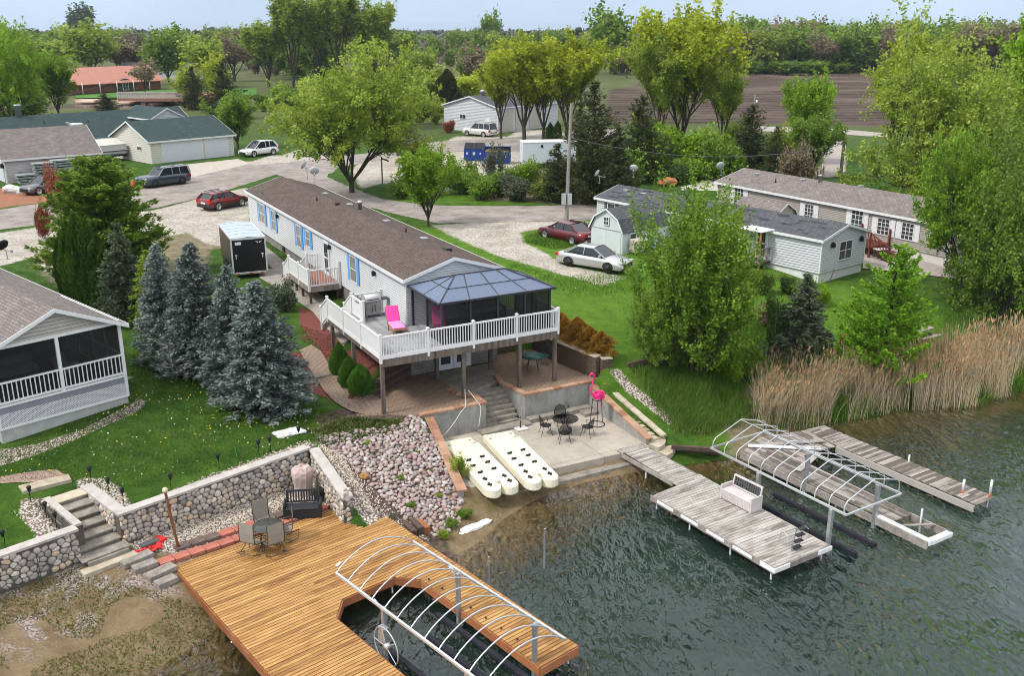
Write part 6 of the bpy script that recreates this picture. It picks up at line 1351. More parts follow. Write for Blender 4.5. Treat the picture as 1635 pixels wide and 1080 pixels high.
# beige home
A6=R(-58.5); O6=P(1147,289,6.3)
t=house('mobile_home','long beige mobile home with white shutters and taupe roof behind the patched roof home','mobile home',O6,A6,0,27,0,6.4,3.6,6.28,7.15,'x',M['side_beige'],M['roof_taupe'],.25,skirt=flat('cream_skirting',(.6,.58,.54),.6),zs=4.05,h=.13)
T6,_=wallT((0,0),(27,0))
for x,w_,h_ in ((2.6,.95,1.35),(10.1,.8,1.1),(14.6,.95,1.35),(16.9,.95,1.1),(18.9,.9,1.1)): window(t,at_wall(T6,x,4.7),w_,h_,(3,4),shut=M['white'],sw=.42)
T6b,_=wallT((0,6.4),(0,0))
roofcaps(t,[(2.2,2.3,6.95,'b'),(5,1.5,6.7,'p'),(6.8,2.6,7.0,'b'),(8.3,2.9,7.1,'s'),(12,3.2,7.15,'b')])
dish_at(1151,280,6.1,'grey satellite dish at the far left corner of the beige mobile home',R(10),.38,.7)
# small gambrel shed between
def gambrel(label,O,A,W,D,z0,zw,zk,zp,rm,sm,win=True,doors=True,axis_front='y',hk=.72):
    t=thing('barn_shed',label,'shed',(O[0],O[1],0),A); mb=MB(); k=W/2
    prof=[(0,z0),(W,z0),(W,zw),(W/2+k*hk,zk),(W/2,zp),(W/2-k*hk,zk),(0,zw)]
    vs=[(x,0,z) for x,z in prof]+[(x,D,z) for x,z in prof]; n=7
    mb.add(vs,[tuple(range(n)),tuple(reversed(range(n,2*n))),(0,n,n+1,1),(1,n+1,n+2,2),(6,n+6,n,0)]); 
    for i in range(int(W/.3)): mb.box(.02+i*.3,.035+i*.3,-.012,0,z0,zw)
    for i in range(int(D/.3)): mb.box(W,W+.012,i*.3,.015+i*.3,z0,zw)
    mb.build('walls',sm,t)
    rv=[(W+.12,zw-.08),(W/2+k*hk+.03,zk+.04),(W/2,zp+.05),(W/2-k*hk-.03,zk+.04),(-.12,zw-.08)]
    vs=[(x,y,z) for y in (-.15,D+.15) for x,z in rv]; vs2=[(x,y,z-.05) for x,y,z in vs]
    r_=MB(); r_.add(vs+vs2,[(i,i+5,i+6,i+1)[::-1] for i in range(4)]+[(10+i,10+i+1,10+i+6,10+i+5)[::-1] for i in range(4)]); o=r_.build('roof',rm,t)
    import bmesh as _b; B=_b.new();B.from_mesh(o.data);[f.normal_flip() for f in B.faces if (f.index<4 and f.normal.z<0)];B.to_mesh(o.data);B.free(); slopeuv(o.data)
    f=MB()
    for i in range(4): f.beam((rv[i][0],-.16,rv[i][1]-.04),(rv[i+1][0],-.16,rv[i+1][1]-.04),.03,.1)
    f.build('fascia',M['white'],t)
    if doors:
        d=MB(); 
        for s_ in (0,1): d.box(.12+s_*(W/2-.1),W/2-.0+s_*(W/2-.12),-.04,-.012,z0+.05,zw-.02)
        d.build('double_door',sm,t); MB().box(.05,W-.05,-.055,-.04,zw-.05,zw+.0).build('door_track',M['galv'],t)
    T_,_=wallT((0,0),(W,0))
    if win: window(t,at_wall(T_,W/2,zw+.3),.42,.5,(2,2),fw=.05); T2,_=wallT((W,0),(W,D)); window(t,at_wall(T2,1.0,z0+.75),.6,.8,(1,2)); MB().box(W,W+.04,1.9,2.7,z0+.1,zw-.1).build('side_door',sm,t)
    return t
M['shed']=noisy('pale_blue_shed_paint',[(.55,.58,.60),(.64,.67,.69)],scale=2,rough=.6)
A7=R(-49); O7=P(943,399,3.6); gambrel('pale blue barn shaped shed with grey gambrel roof beside the silver sedan',O7,A7,3.0,4.6,3.55,5.35,6.1,6.72,M['roof_grey'],M['shed'])
gambrel('small beige gambrel shed squeezed between the two mobile homes',P(1237,352,5.0),R(38),2.6,4.0,3.6,5.0,5.55,6.1,M['roof_taupe'],M['side_beige'],win=False,doors=False)
# dark red deck of the beige home
t=thing('red_deck','dark red stained wooden deck with stairs on the side of the beige mobile home','deck',(O6[0],O6[1],0),A6)
Y0=-2.2;Xa,Xb=15.2,17.6
MB().bbox(Xa,Xb,Y0,-.05,4.05,4.17,.02).build('floor',M['wood_red'],t)
for x,y in ((Xa,Y0),(Xb,Y0),(Xa,-.2),(Xb,-.2)): MB().bbox(x-.06,x+.06,y-.06,y+.06,3.3,5.2,.01).build('deck_post',M['wood_red'],t)
rail(t,(Xa,Y0),(Xb,Y0),4.17,1.0,'bal',mat=M['wood_red']); rail(t,(Xa,Y0),(Xa-1.9,Y0),4.17,1.0,'bal',mat=M['wood_red'],zf2=3.5); rail(t,(Xb,Y0),(Xb+1.7,Y0),4.17,1.0,'bal',mat=M['wood_red'],zf2=3.4)
for k in range(4): MB().bbox(Xb+.1+k*.35,Xb+.45+k*.35,Y0+.1,-.3,3.9-k*.19,3.96-k*.19,.01).build('stair_tread',M['wood_red'],t); MB().bbox(Xa-.45-k*.4,Xa-.1-k*.4,Y0+.1,Y0+1.2,3.9-k*.19,3.96-k*.19,.01).build('stair_tread',M['wood_red'],t)
sheet('beige_home_patio',[tuple(P(u,v,3.45)[:2]) for u,v in [(1379,398),(1470,405),(1560,425),(1560,440),(1470,432),(1378,422)]],flat('patio_mauve',(.36,.31,.29),.9),.06,1.0)
sheet('beige_home_drive',pxpoly(UP,[(1085,300),(1147,284),(1147,305),(1120,305)]),flat('drive_pale',(.45,.42,.38),.9),.03,2.)
# white picket fence, far right
t=thing('picket_fence','white picket fence glimpsed between the branches at the right edge','fence'); 
mb=MB(); a=P(1600,425,3.0);c=P(1665,470,3.0)
for i in range(40):
    p=a.lerp(c,i/39); mb.beam(p-Vector((0,0,.3)),p+Vector((0,0,1.15)),.09,.03)
for z in (.25,.9): mb.beam(a+Vector((0,0,z)),c+Vector((0,0,z)),.04,.09)
mb.build('pickets',M['white'],t)
# neighbour's screened porch house, left
A8=R(46.5); O8=P(205,640,2.85)
t=thing('screened_porch_house','neighbouring house with a screened porch and white lattice skirt at the left edge','house',(O8[0],O8[1],0),A8)
Wp,Dp=5.35,6.0; zf,ze,zr=4.02,6.5,7.72
MB().box(-Wp,0,0,Dp,2.3,3.12).build('foundation',noisy('painted_foundation',[(.38,.38,.36),(.52,.52,.50)],scale=2,rough=.85),t)
lat=MB()
T8,_=wallT((-Wp,0),(0,0),0); lat.T=T8
import itertools
z0_,z1_=3.12,3.72; H8=z1_-z0_
for d in (-1,1):
    x=-H8
    while x<Wp:
        a=x;b_=x+H8; za,zb=(z0_,z1_) if d>0 else (z1_,z0_)
        if a<.08: za+= (zb-za)*(.08-a)/H8; a=.08
        if b_>Wp-.08: zb-=(zb-za)*((b_-(Wp-.08))/max(1e-6,(b_-a))); b_=Wp-.08
        if b_>a+.02: lat.beam((a,-.01-.006*d,za),(b_,-.01-.006*d,zb),.008,.028)
        x+=.085
lat.build('lattice',M['white'],t)
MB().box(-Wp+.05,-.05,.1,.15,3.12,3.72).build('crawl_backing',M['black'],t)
mb=MB(); mb.box(-Wp,0,-.02,.03,3.72,4.0); mb.build('skirt_board',flat('mauve_grey_board',(.24,.24,.29),.6),t)
mb=MB(); mb.box(-Wp-.05,.04,-.07,.04,3.06,3.13); mb.box(-Wp-.05,.04,-.07,.06,4.0,4.09); mb.build('trim_band',M['white'],t)
for x in (-Wp,-Wp*.5,0): mb=MB(); mb.bbox(x-.07,x+.07,-.05,.09,4.05 if x==-Wp*.5 else 3.1,ze,.01); mb.build('corner_post',M['white'],t)
for i in range(4): y=1.5+i*1.5; mb=MB(); mb.bbox(-.06,.06,y-.05,y+.05,4.05,ze,.01); mb.build('side_post',M['white'],t)
mb=MB(); mb.box(-Wp,0,-.06,.06,ze-.08,ze+.05); mb.box(-.06,.06,.06,Dp,ze-.08,ze+.05); mb.build('header',M['white'],t)
for a,c in (((-Wp+.07,0),(-Wp*.5-.07,0)),((-Wp*.5+.07,0),(-.07,0))): rail(t,a,c,4.09,.95,'bal',gap=.17,mat=M['white'])
for i in range(4): rail(t,(0,.09+i*1.5),(0,1.42+i*1.5),4.09,.95,'bal',gap=.17,mat=M['white'])
rail(t,(-Wp,.1),(-Wp,Dp-.1),4.09,.95,'bal',gap=.17,mat=M['white'])
for a,c in (((-Wp,.03),(0,.03)),((-.03,.1),(-.03,Dp)),((-Wp+.03,.1),(-Wp+.03,Dp))):
    T_,L=wallT(a,c,0); mb=MB(); mb.T=T_; mb.box(.05,L-.05,-.006,.006,4.1,ze-.08); mb.build('screen_panel',M['screen'],t)
MB().box(-Wp,0,0,Dp,3.9,4.02).build('porch_floor',M['wood_dark'],t)
mb=MB(); siding(mb,(-Wp,0),(0,0),ze+.03,ze+.04,apex=(Wp/2,zr-.02),h=.15); mb.build('gable_siding',[M['side_tan'],M['lap_shade_dark']],t)
mb=MB(); mb.box(-Wp+.03,-.03,Dp,Dp+14,2.5,ze); siding(mb,(0,Dp),(0,Dp+14),3.2,ze); siding(mb,(-Wp,Dp),(0,Dp),4.0,ze); mb.build('siding',[M['side_tan'],M['lap_shade_dark']],t)
gable_roof(t,-Wp,0,0,Dp+14,ze+.05,zr,M['roof_taupe'],over=.3)
mb=MB(); siding(mb,(-13.5,3.6),(-4.6,3.6),ze-.6,ze+.1,apex=(4.45,zr+.55),h=.15); mb.box(-13.5,-4.6,3.65,6,3,ze); mb.build('wing_siding',[M['side_tan'],M['lap_shade_dark']],t)
gable_roof(t,-13.5,-4.6,3.6,12,ze+.0,zr+.75,M['roof_taupe'],over=.3,name='wing_roof')
q=toW((O8,A8),-3.3,3.6,4.02); tt=thing('porch_sofa','tan sofa glimpsed through the dark mesh of the left screened porch','sofa',q,A8); MB().bbox(-.9,.9,-.4,.35,.1,.42,.05).build('seat',M['side_tan'],tt); MB().bbox(-.9,.9,.2,.42,.42,.85,.06).build('backrest',M['side_tan'],tt)
q=toW((O8,A8),-1.6,2.2,4.02); tt=thing('porch_armchair','grey armchair behind the right screen of the left porch','chair',q,A8+.8); MB().bbox(-.4,.4,-.4,.35,.1,.42,.05).build('seat',M['side_grey'],tt); MB().bbox(-.4,.4,.2,.42,.42,.9,.06).build('backrest',M['side_grey'],tt)
dish_at(12,414,6.6,'black satellite dish on the edge of the left neighbouring roof',R(60),.34,.6,M['black'])
# cream garage
O9=P(243,262,3.8); A9=R(47); zg=6.45
q=toW((O9,A9),0,4.6); zr9=Zat(q[0],q[1],193)
t=house('garage','cream garage with a dark green roof and two white garage doors','garage',O9,A9,0,10.6,0,9.2,3.8,zg,zr9,'x',M['side_cream'],M['roof_green'],.35,h=.2)
T9,_=wallT((0,0),(10.6,0))
gdm=flat('garage_door_white',(.62,.63,.68),.5,var=.03)
for x,w_ in ((3.9,5.0),(8.3,2.9)):
    mb=MB(); mb.T=at_wall(T9,x,3.8); mb.box(-w_/2-.1,w_/2+.1,-.035,0,0,2.4); o=mb.build('door_frame',M['white'],t)
    mb=MB(); mb.T=at_wall(T9,x,3.8)
    for k in range(4): mb.box(-w_/2,w_/2,-.055,-.036,.02+k*.57,.56+k*.57)
    mb.build('garage_door',gdm,t)
T9b,_=wallT((0,9.2),(0,0)); window(t,at_wall(T9b,6.6,5.2),.9,.35,(2,1))
# long green roofed house behind it
q=toW((O9,A9),2,14);zrl=Zat(q[0],q[1],178)
t=house('ranch_house','long low house with dark green roof behind the cream garage','house',O9,A9,-12,12,11,20,3.8,6.2,min(8.9,zrl),'x',M['side_cream'],M['roof_green'],.4,h=.2)
q=toW((O9,A9),6.9,8.5); zd=Zat(q[0],q[1],172); gable_roof(t,4.7,9.1,8.5,16,zd-1.15,zd,M['roof_green'],over=.2); mb=MB(); siding(mb,(4.7,8.5),(9.1,8.5),zd-1.5,zd-1.15,apex=(2.2,zd-.05),h=.18); mb.build('dormer_siding',[M['side_grey'],M['joint']],t)  # 'joint' is the painted lap shadow
mb=MB(); mb.lathe([(.35,7.2),(.35,9.9),(.45,9.95),(.45,10.1)],10,c=(-8,15.5,0)); mb.build('chimney_pipe',M['galv'],t); roofcaps(t,[(-6,13.5,8.0,'p'),(-3.5,13.0,7.8,'b'),(-1,13,7.8,'p')])
mb=MB(); mb.bbox(-3.2,-2.0,12.2,13.4,7.2,7.75,.05); mb.build('skylight',M['white'],t)
# gray garage left
O10=P(12,293,3.8); A10=R(40); q=toW((O10,A10),0,4);
t=house('garage','pale mauve sided garage with a brown shingle roof at the left edge','garage',O10,A10,0,9.1,0,8,3.8,6.35,8.75,'x',noisy('mauve_siding',[(.46,.42,.42),(.53,.49,.49)],scale=1,rough=.6),M['roof_taupe'],.35,h=.25)
T10,_=wallT((0,0),(9.1,0)); o=MB(); o.T=at_wall(T10,1.3,4.75); o.tube([(.14*math.cos(i*math.pi/8),-.03,.1*math.sin(i*math.pi/8)) for i in range(16)],.015,5,closed=True); o.build('wall_emblem',M['black'],t)
T10b,_=wallT((0,8),(0,0)); mb=MB(); mb.T=at_wall(T10b,6.1,3.85); mb.box(-1.4,1.4,-.05,0,0,2.2); mb.build('garage_door',gdm,t); lantern(t,at_wall(T10b,7.8,5.5),s=1.3)
# tall grey garage in the middle distance (gable end toward us)
O11=P(710,206,3.8); q2=P(795,213,3.8); A11=math.atan2(q2[1]-O11[1],q2[0]-O11[0]); W11=(q2-O11).length
q=toW((O11,A11),W11/2,0); z11=Zat(q[0],q[1],153)
t=house('garage','tall pale grey garage with taupe doors behind the white suv','garage',O11,A11,0,W11,0,15,3.8,Zat(O11[0],O11[1],166),z11,'y',M['side_grey'],M['roof_grey'],.3,h=.22)
T11,_=wallT((0,0),(W11,0)); window(t,at_wall(T11,W11*.36,5.6),1.1,.6,(2,1)); door(t,at_wall(T11,W11*.83,3.9),.9,2.0,glass=False)
T11b,_=wallT((W11,0),(W11,15))
for k in range(3): mb=MB(); mb.T=at_wall(T11b,2.2+k*3.4,3.8); mb.box(-1.4,1.4,-.05,0,0,3.0); mb.build('garage_door',M['side_tan'],t)
mb=MB(); mb.T=Matrix.Translation((W11*.5,3,z11)); mb.lathe([(.3,-.2),(.3,.3),(.55,.45),(.4,.75),(.001,.8)],10); mb.build('roof_vent',M['galv'],t)
# terracotta roofed brick house over the river
O12=P(100,150,4.2); q2=P(257,140,4.2); A12=math.atan2(q2[1]-O12[1],q2[0]-O12[0]); W12=(q2-O12).length; ze12=Zat(q2[0],q2[1],125)
t=thing('brick_house','low brick house with a terracotta roof on the far side of the river','house',(O12[0],O12[1],0),A12)
MB().box(0,W12,0,9,4,ze12).build('wall',M['brick_red'],t,uv=True); gable_roof(t,0,W12,0,9,ze12+.05,ze12+3.2,M['roof_red'],over=.7,axis='x',fascia=flat('red_fascia',(.4,.13,.09),.6))
T12,_=wallT((0,0),(W12,0)); mb=MB(); mb.T=at_wall(T12,W12*.62,4.2); n=12; mb.add([(2.9*math.cos(math.pi*i/n),-.06,2.7*math.sin(math.pi*i/n)) for i in range(n+1)],[tuple(range(n+1))]); mb.build('arched_window',M['glass'],t)
window(t,at_wall(T12,W12*.62,4.3),1.6,2.1,(2,3),fw=.12,proud=.12)
for k in range(5): MB().lathe([(.1,4),(.1,ze12)],6,c=(W12*.15+k*W12*.17,-1.6,0)).build('porch_post',M['white'],t)
# river decks and docks
t=thing('river_deck','pale railed deck on the far river bank below the brick house','deck'); a=P(188,157,4.6);c=P(292,157,4.6); a2=a+Vector((4,22,0));c2=c+Vector((4,22,0))
mb=MB(); mb.prism([a[:2],c[:2],c2[:2],a2[:2]],4.0,4.6); mb.build('deck_floor',flat('red_deck_side',(.32,.15,.10),.8),t)
mb=MB()
for i in range(30): p=a.lerp(c,i/29); mb.beam(p,p+Vector((0,0,1.2)),.35,.12)
mb.beam(a+Vector((0,0,1.2)),c+Vector((0,0,1.2)),.3,.3); mb.build('railing',flat('bleached_rail',(.45,.42,.38),.8),t)
for i,(u0,v0,u1,v1,l) in enumerate(((112,160,158,160,'pale terracotta boat dock on the far river bank, left one'),(186,160,218,162,'pale terracotta boat dock on the far river bank beside the railed deck'))):
    a=P(u0,v0,3.5);c=P(u1,v1,3.5); t=thing('boat_dock',l,'dock'); MB().prism([(a[0],a[1]),(c[0],c[1]),(c[0],c[1]+2.4),(a[0],a[1]+2.4)],3.2,3.6).build('dock_deck',flat('peach_boards',(.62,.42,.33),.8),t)
    m_=a.lerp(c,.75); MB().prism([(m_[0]-2,m_[1]-4),(m_[0]+2,m_[1]-4),(m_[0]+2,m_[1]),(m_[0]-2,m_[1])],3.2,3.55).build('dock_finger',flat('peach_boards2',(.62,.42,.33),.8),t)
# pale far building hints between trees
for i,(u,v,w_,h_,l) in enumerate(((335,62,22,6,'large pale grey farm shed far off, left of the dark poplars'),(265,128,26,5,'low white building beyond the river right of the terracotta roof'),(60,47,14,5,'small pale barn on the far horizon at the left'))):
    q=P(u,v+ (3 if i==0 else 0),3.8) if i!=2 else P(u,62,3.8); t=thing('farm_building',l,'building',(q[0],q[1],0),.1); MB().box(-w_/2,w_/2,0,12,3.8,3.8+h_*.7).build('wall',M['side_grey'],t); gable_roof(t,-w_/2,w_/2,0,12,3.8+h_*.7,3.8+h_,M['roof_grey'],axis='x',over=.5)
# ---------------------------------------------------------------- vehicles
def paint(name,c,metal=.3): return flat(name,c,.28,spec=.5,metal=metal,var=.04,coat=.8)
TYR=flat('tyre_rubber',(.018,.018,.018),.85); CARG=glassmat('car_glass',(.02,.025,.03),.04,.7); RED=flat('tail_lamp',(.5,.015,.01),.25); LAMP=glassmat('head_lamp',(.5,.5,.5),.1,.8)
def car(name,label,cat,rear,front,kind,L,W,H,pm,clad=None,rim=None,roofm=None,rails=False,zg=UP):
    a=G(*rear);c=G(*front); d=Vector((c[0]-a[0],c[1]-a[1],0)).normalized(); n=Vector((-d.y,d.x,0)); n=n if n.y>0 else -n
    mid=(a+c)/2+n*(W/2-.1); t=thing(name,label,cat,(mid[0],mid[1],(a[2]+c[2])/2+.0),math.atan2(d.y,d.x))
    if kind=='sedan': top=[(-.5,.62),(-.485,.82),(-.46,.93),(-.36,.95),(-.25,.97),(0,.93),(.2,.92),(.28,.90),(.40,.80),(.47,.68),(.495,.52),(.5,.35)]; gh=[(-.37,.95,0),(-.20,H,1),(.06,H,1),(.245,.93,0)]
    elif kind=='box': top=[(-.5,.7),(-.495,1.0),(-.48,1.12),(-.3,1.12),(0,1.12),(.17,1.12),(.25,1.12),(.42,1.08),(.48,1.0),(.498,.8),(.5,.5)]; gh=[(-.49,1.1,0),(-.455,H,1),(.06,H,1),(.20,1.1,0)]
    else: top=[(-.5,.6),(-.492,.9),(-.475,1.02),(-.3,1.03),(0,.99),(.18,.97),(.27,.96),(.40,.89),(.475,.77),(.497,.6),(.5,.42)]; gh=[(-.475,1.0,0),(-.36,H-.09,1),(-.1,H,1),(.04,H-.02,1),(.26,.95,0)]
    mb=MB(); N_=len(top); vs=[];fs=[]
    zb=.22 if kind=='sedan' else .27
    for i,(x,z) in enumerate(top):
        e=abs(x)/.5; w_=W/2*(1-.16*max(0,(e-.75)/.25)**2); zz=zb+ (.1 if e>.97 else 0)
        for (sy,k) in ((-1,0),(-1,1),(-1,2),(-1,3),(-1,4),(1,4),(1,3),(1,2),(1,1),(1,0)):
            yy,hz=((.92,zz),(.985,zz+.08),(1,(z+zz)/2+.02),(.965,z-.10),(.80,z))[k]
            vs.append((x*L,sy*w_*yy,max(hz,zz)))
    for i in range(N_-1):
        for k in range(9): fs.append((i*10+k,i*10+k+1,(i+1)*10+k+1,(i+1)*10+k))
        fs.append((i*10+9,i*10,(i+1)*10,(i+1)*10+9))
    fs.append(tuple(range(10)));fs.append(tuple(reversed(range((N_-1)*10,N_*10))))
    mb.add(vs,fs,0,True); mb.build('body',pm,t)
    # greenhouse glass and painted roof, pillars
    gb=MB();vs=[];n_=len(gh)
    for x,z,up in gh:
        wl=W/2*(.72 if up else .86); vs+=[(x*L,-wl,z-(.03 if up else .05)),(x*L,wl,z-(.03 if up else .05))]
    base=[(x*L,-W/2*.87,.9) for x,z,u in gh]+[(x*L,W/2*.87,.9) for x,z,u in gh]
    vs+=base; F=[(2*i,2*i+1,2*i+3,2*i+2) for i in range(n_-1)]+[(2*n_+i,2*i,2*i+2,2*n_+i+1) for i in range(n_-1)]+[(3*n_+i+1,2*i+3,2*i+1,3*n_+i) for i in range(n_-1)]
    gb.add(vs,F); gb.build('window_glass',CARG,t)
    ups=[g_ for g_ in gh if g_[2]]; xs=[g_[0]*L for g_ in ups]
    rb=MB(); k=len(ups); rv=[]
    for x,z,u in ups: rv+=[(x*L+.0,-W/2*.735,z-.045),(x*L,-W/2*.66,z),(x*L,0,z+.025),(x*L,W/2*.66,z),(x*L,W/2*.735,z-.045)]
    rb.add(rv,[(5*i+j,5*i+5+j,5*i+6+j,5*i+1+j) for i in range(k-1) for j in range(4)],0,True)
    for s_ in (-1,1):
        def E(x,z,u): return Vector((x*L,s_*W/2*(.735 if u else .87),z-(.02 if u else .03)))
        rb.beam(E(*gh[0]),E(*ups[0]),.05,.12 if kind!='sedan' else .16); rb.beam(E(*gh[-1]),E(*ups[-1]),.05,.07)
        for fx in ((.5,) if kind=='sedan' else (.36,.68)):
            xm=xs[0]+(xs[-1]-xs[0])*fx; rb.beam((xm,s_*W/2*.735,H-.05),(xm-.02,s_*W/2*.875,.96),.05,.06 if kind=='sedan' else .08)
        if kind!='sedan': rb.beam(E(*gh[0])+Vector((0,0,.0)),E(*ups[0]),.06,.2)
    rb.build('roof',roofm or pm,t)
    wr=.33 if kind=='sedan' else .365; wb=L*.295
    for sx in (-1,1):
        for sy in (-1,1):
            w=thing('x','','',(0,0,0)) if False else None
            T_=Matrix.Translation((sx*wb+.02,sy*(W/2-.11),wr))@Matrix.Rotation(math.pi/2*(-sy),4,'X')
            m1=MB(); m1.T=T_; m1.lathe([(.2,-.11),(wr*.97,-.11),(wr,-.06),(wr,.09),(wr*.95,.115),(wr*.66,.118)],20); wo=m1.build('wheel',TYR,t)
            m2=MB(); m2.T=T_; m2.lathe([(.001,.10),(wr*.18,.105),(wr*.2,.09),(wr*.6,.085),(wr*.68,.12)],20) if rim is None else m2.lathe([(wr*.6,.08),(wr*.68,.122),(wr*.72,.12)],20)
            if rim is not None:
                for j in range(5): an=j*1.257; m2.beam((wr*.05*math.cos(an),wr*.05*math.sin(an),.1),(wr*.66*math.cos(an),wr*.66*math.sin(an),.11),.085,.03)
                m2.lathe([(.001,.12),(wr*.2,.12),(wr*.2,.09)],10)
            m2.build('rim',rim or flat('black_rim',(.03,.03,.03),.5),wo)
            m3=MB(); ang=[math.pi*j/10 for j in range(11)]; yo=sy*(W/2+.004)
            m3.add([(sx*wb+.02+(wr+.07)*math.cos(a_),yo,wr+(wr+.07)*math.sin(a_)) for a_ in ang]+[(sx*wb+.02+(wr+.07)*math.cos(a_),yo-sy*.12,wr+(wr+.07)*math.sin(a_)) for a_ in ang],[tuple(range(11)) if sy<0 else tuple(reversed(range(11)))]+[(j,j+1,12+j,11+j) for j in range(10)]); m3.build('wheel_arch',clad or flat('arch_dark',(.02,.02,.02),.8),t)
    x0=L/2
    for sy in (-1,1):
        b_=MB(); b_.bbox(x0*.9,x0*.985,min(sy*W*.28,sy*W*.44),max(sy*W*.28,sy*W*.44),.62 if kind!='box' else .82,.76 if kind!='box' else .98,.02); b_.build('headlight',LAMP,t)
        b_=MB(); b_.bbox(-x0*.995,-x0*.93,min(sy*W*.33,sy*W*.475),max(sy*W*.33,sy*W*.475),.68,.88 if kind=='sedan' else 1.0,.02); b_.build('taillight',RED,t)
        b_=MB(); b_.bbox(L*.17,L*.17+.12,min(sy*W*.47,sy*W*.56),max(sy*W*.47,sy*W*.56),.98,1.1,.03); b_.build('side_mirror',pm,t)
    b_=MB(); b_.bbox(x0*.97,x0*1.003,-W*.3,W*.3,.36,.62,.02); b_.build('grille',M['black'],t)
    if clad:
        b_=MB()
        for sy in (-1,1): b_.box(-wb+.35,wb-.3,min(sy*W/2,sy*(W/2+.012)),max(sy*W/2,sy*(W/2+.012)),.26,.5)
        b_.bbox(-x0*1.005,-x0*.96,-W*.44,W*.44,.3,.6,.02); b_.build('cladding',clad,t)
    if rails:
        for sy in (-1,1): MB().beam((xs[0]+.1,sy*W/2*.6,H+.06),(xs[-1],sy*W/2*.6,H+.05),.04,.04).build('roof_rail',M['black'],t)
    b_=MB(); b_.box(-x0*1.001,-x0*.99,-.26,.26,.62,.76); b_.build('number_plate',M['white'],t)
    return t
BLK=flat('black_cladding',(.03,.03,.03),.6); ALY=flat('silver_alloy',(.62,.62,.63),.3,metal=.6)
car('parked_car','silver four door sedan with black steel wheels parked beside the pale blue shed','car',(909,426),(969,438),'sedan',4.95,1.83,1.45,paint('silver_paint',(.50,.51,.49),.5),rim=None)
car('parked_car','maroon sedan parked nose left on the grass behind the pale blue shed','car',(912,391),(874,382),'sedan',4.9,1.83,1.42,paint('maroon_paint',(.14,.015,.025),.4),rim=ALY)
car('parked_car','dark red compact suv parked at the far end of the long white home','suv',(346,337),(388,329),'suv',4.3,1.84,1.5,paint('red_paint',(.24,.012,.018),.4),clad=BLK,rim=ALY,rails=True)
t=car('parked_car','slate blue boxy suv with roof bars parked by the road before the cream garage','suv',(296,294),(244,301),'box',5.05,1.98,1.82,paint('slate_blue_paint',(.045,.058,.09),.5),clad=None,rim=None,rails=True,roofm=paint('pale_roof_paint',(.35,.37,.40),.3))
for x in (.55,-.9): MB().beam((x,-.75,1.96),(x,.75,1.96),.07,.04).build('roof_bar',M['black'],t)
car('parked_car','grey suv half hidden by the red leafed bush at the left garage','suv',(104,305),(61,312),'suv',4.45,1.85,1.62,paint('grey_paint',(.13,.13,.14),.5),clad=BLK,rim=ALY)
car('parked_car','white suv parked behind the big vase shaped tree, nose left','suv',(437,247),(405,251),'suv',4.9,1.95,1.78,paint('white_paint',(.72,.72,.72),.1),rim=ALY)
car('parked_car','cream white full size suv parked in front of the tall grey garage','suv',(774,219),(745,216.5),'box',5.2,2.0,1.9,paint('pearl_paint',(.66,.63,.58),.2),rim=ALY,rails=True)
# black enclosed trailer
qa=P(372,447,UP);qb=P(413,441,UP); A=math.atan2(qb[1]-qa[1],qb[0]-qa[0]); A=R(24); q=P(374,446,UP)
t=thing('cargo_trailer','black enclosed cargo trailer with a pale ribbed roof beside the white mobile home','trailer',(q[0],q[1],UP),A)
W_,L_,H_=2.05,5.2,2.15; z0=.35
MB().bbox(0,W_,0,L_,z0,z0+H_,.02).build('body',flat('black_trailer',(.022,.022,.02),.35,var=.3),t)
mb=MB(); mb.add([(0,0,z0+H_+.02),(W_,0,z0+H_+.02),(W_,L_,z0+H_+.02),(W_*.7,L_+.7,z0+H_-.02),(W_*.3,L_+.7,z0+H_-.02),(0,L_,z0+H_+.02),(W_/2,0,z0+H_+.08),(W_/2,L_,z0+H_+.08)],[(0,6,7,5),(6,1,2,7),(5,7,4),(7,2,3),(7,3,4)])
mb.build('roof_skin',flat('pale_blue_roof',(.48,.56,.64),.3,metal=.3,var=.15),t)
mb=MB()
for k in range(6): y=.35+k*.92; mb.beam((0,y,z0+H_+.03),(W_/2,y,z0+H_+.09),.05,.03); mb.beam((W_/2,y,z0+H_+.09),(W_,y,z0+H_+.03),.05,.03)
for x in (0,W_): mb.beam((x,0,z0+H_),(x,L_,z0+H_),.07,.12); mb.beam((x,-.01,z0),(x,-.01,z0+H_),.09,.05)
mb.beam((0,-.01,z0+H_-.02),(W_,-.01,z0+H_-.02),.05,.12)
mb.build('roof_trim',flat('white_trim',(.55,.57,.58),.4),t)
mb=MB(); mb.box(.12,W_-.12,-.04,-.005,z0+.1,z0+H_-.1); d=mb.build('ramp_door',flat('black_door',(.012,.012,.013),.3),t)
mb=MB(); 
for x in (.2,W_-.25): mb.bbox(x,x+.06,-.09,-.041,z0+.9,z0+1.15,.01); mb.bbox(x-.05,x+.11,-.07,-.041,z0+1.1,z0+1.16,.01)
mb.build('latch',M['alu'],d)['kind']='stuff'
MB().box(.22,.58,-.052,-.041,z0+H_-.38,z0+H_-.2).build('plate_label',M['white'],d)
cu=bpy.data.curves.new('lt','FONT'); cu.body='CARGO'; cu=None
mb=MB()  # winged emblem
for s_ in (-1,1): mb.add([(W_-.4,-.053,z0+H_-.26),(W_-.4+s_*.22,-.053,z0+H_-.2),(W_-.4+s_*.06,-.053,z0+H_-.32)],[(0,1,2) if s_>0 else (0,2,1)])
mb.build('wing_emblem',M['white'],d)['kind']='stuff'
MB().bbox(.1,W_-.1,-.08,0,z0-.1,z0+.03,.01).build('bumper',M['alu'],t)
for x in (.25,W_/2,W_-.3): MB().bbox(x-.12,x+.12,-.1,-.081,z0-.07,z0-.01,.005).build('tail_lamp',RED,t)
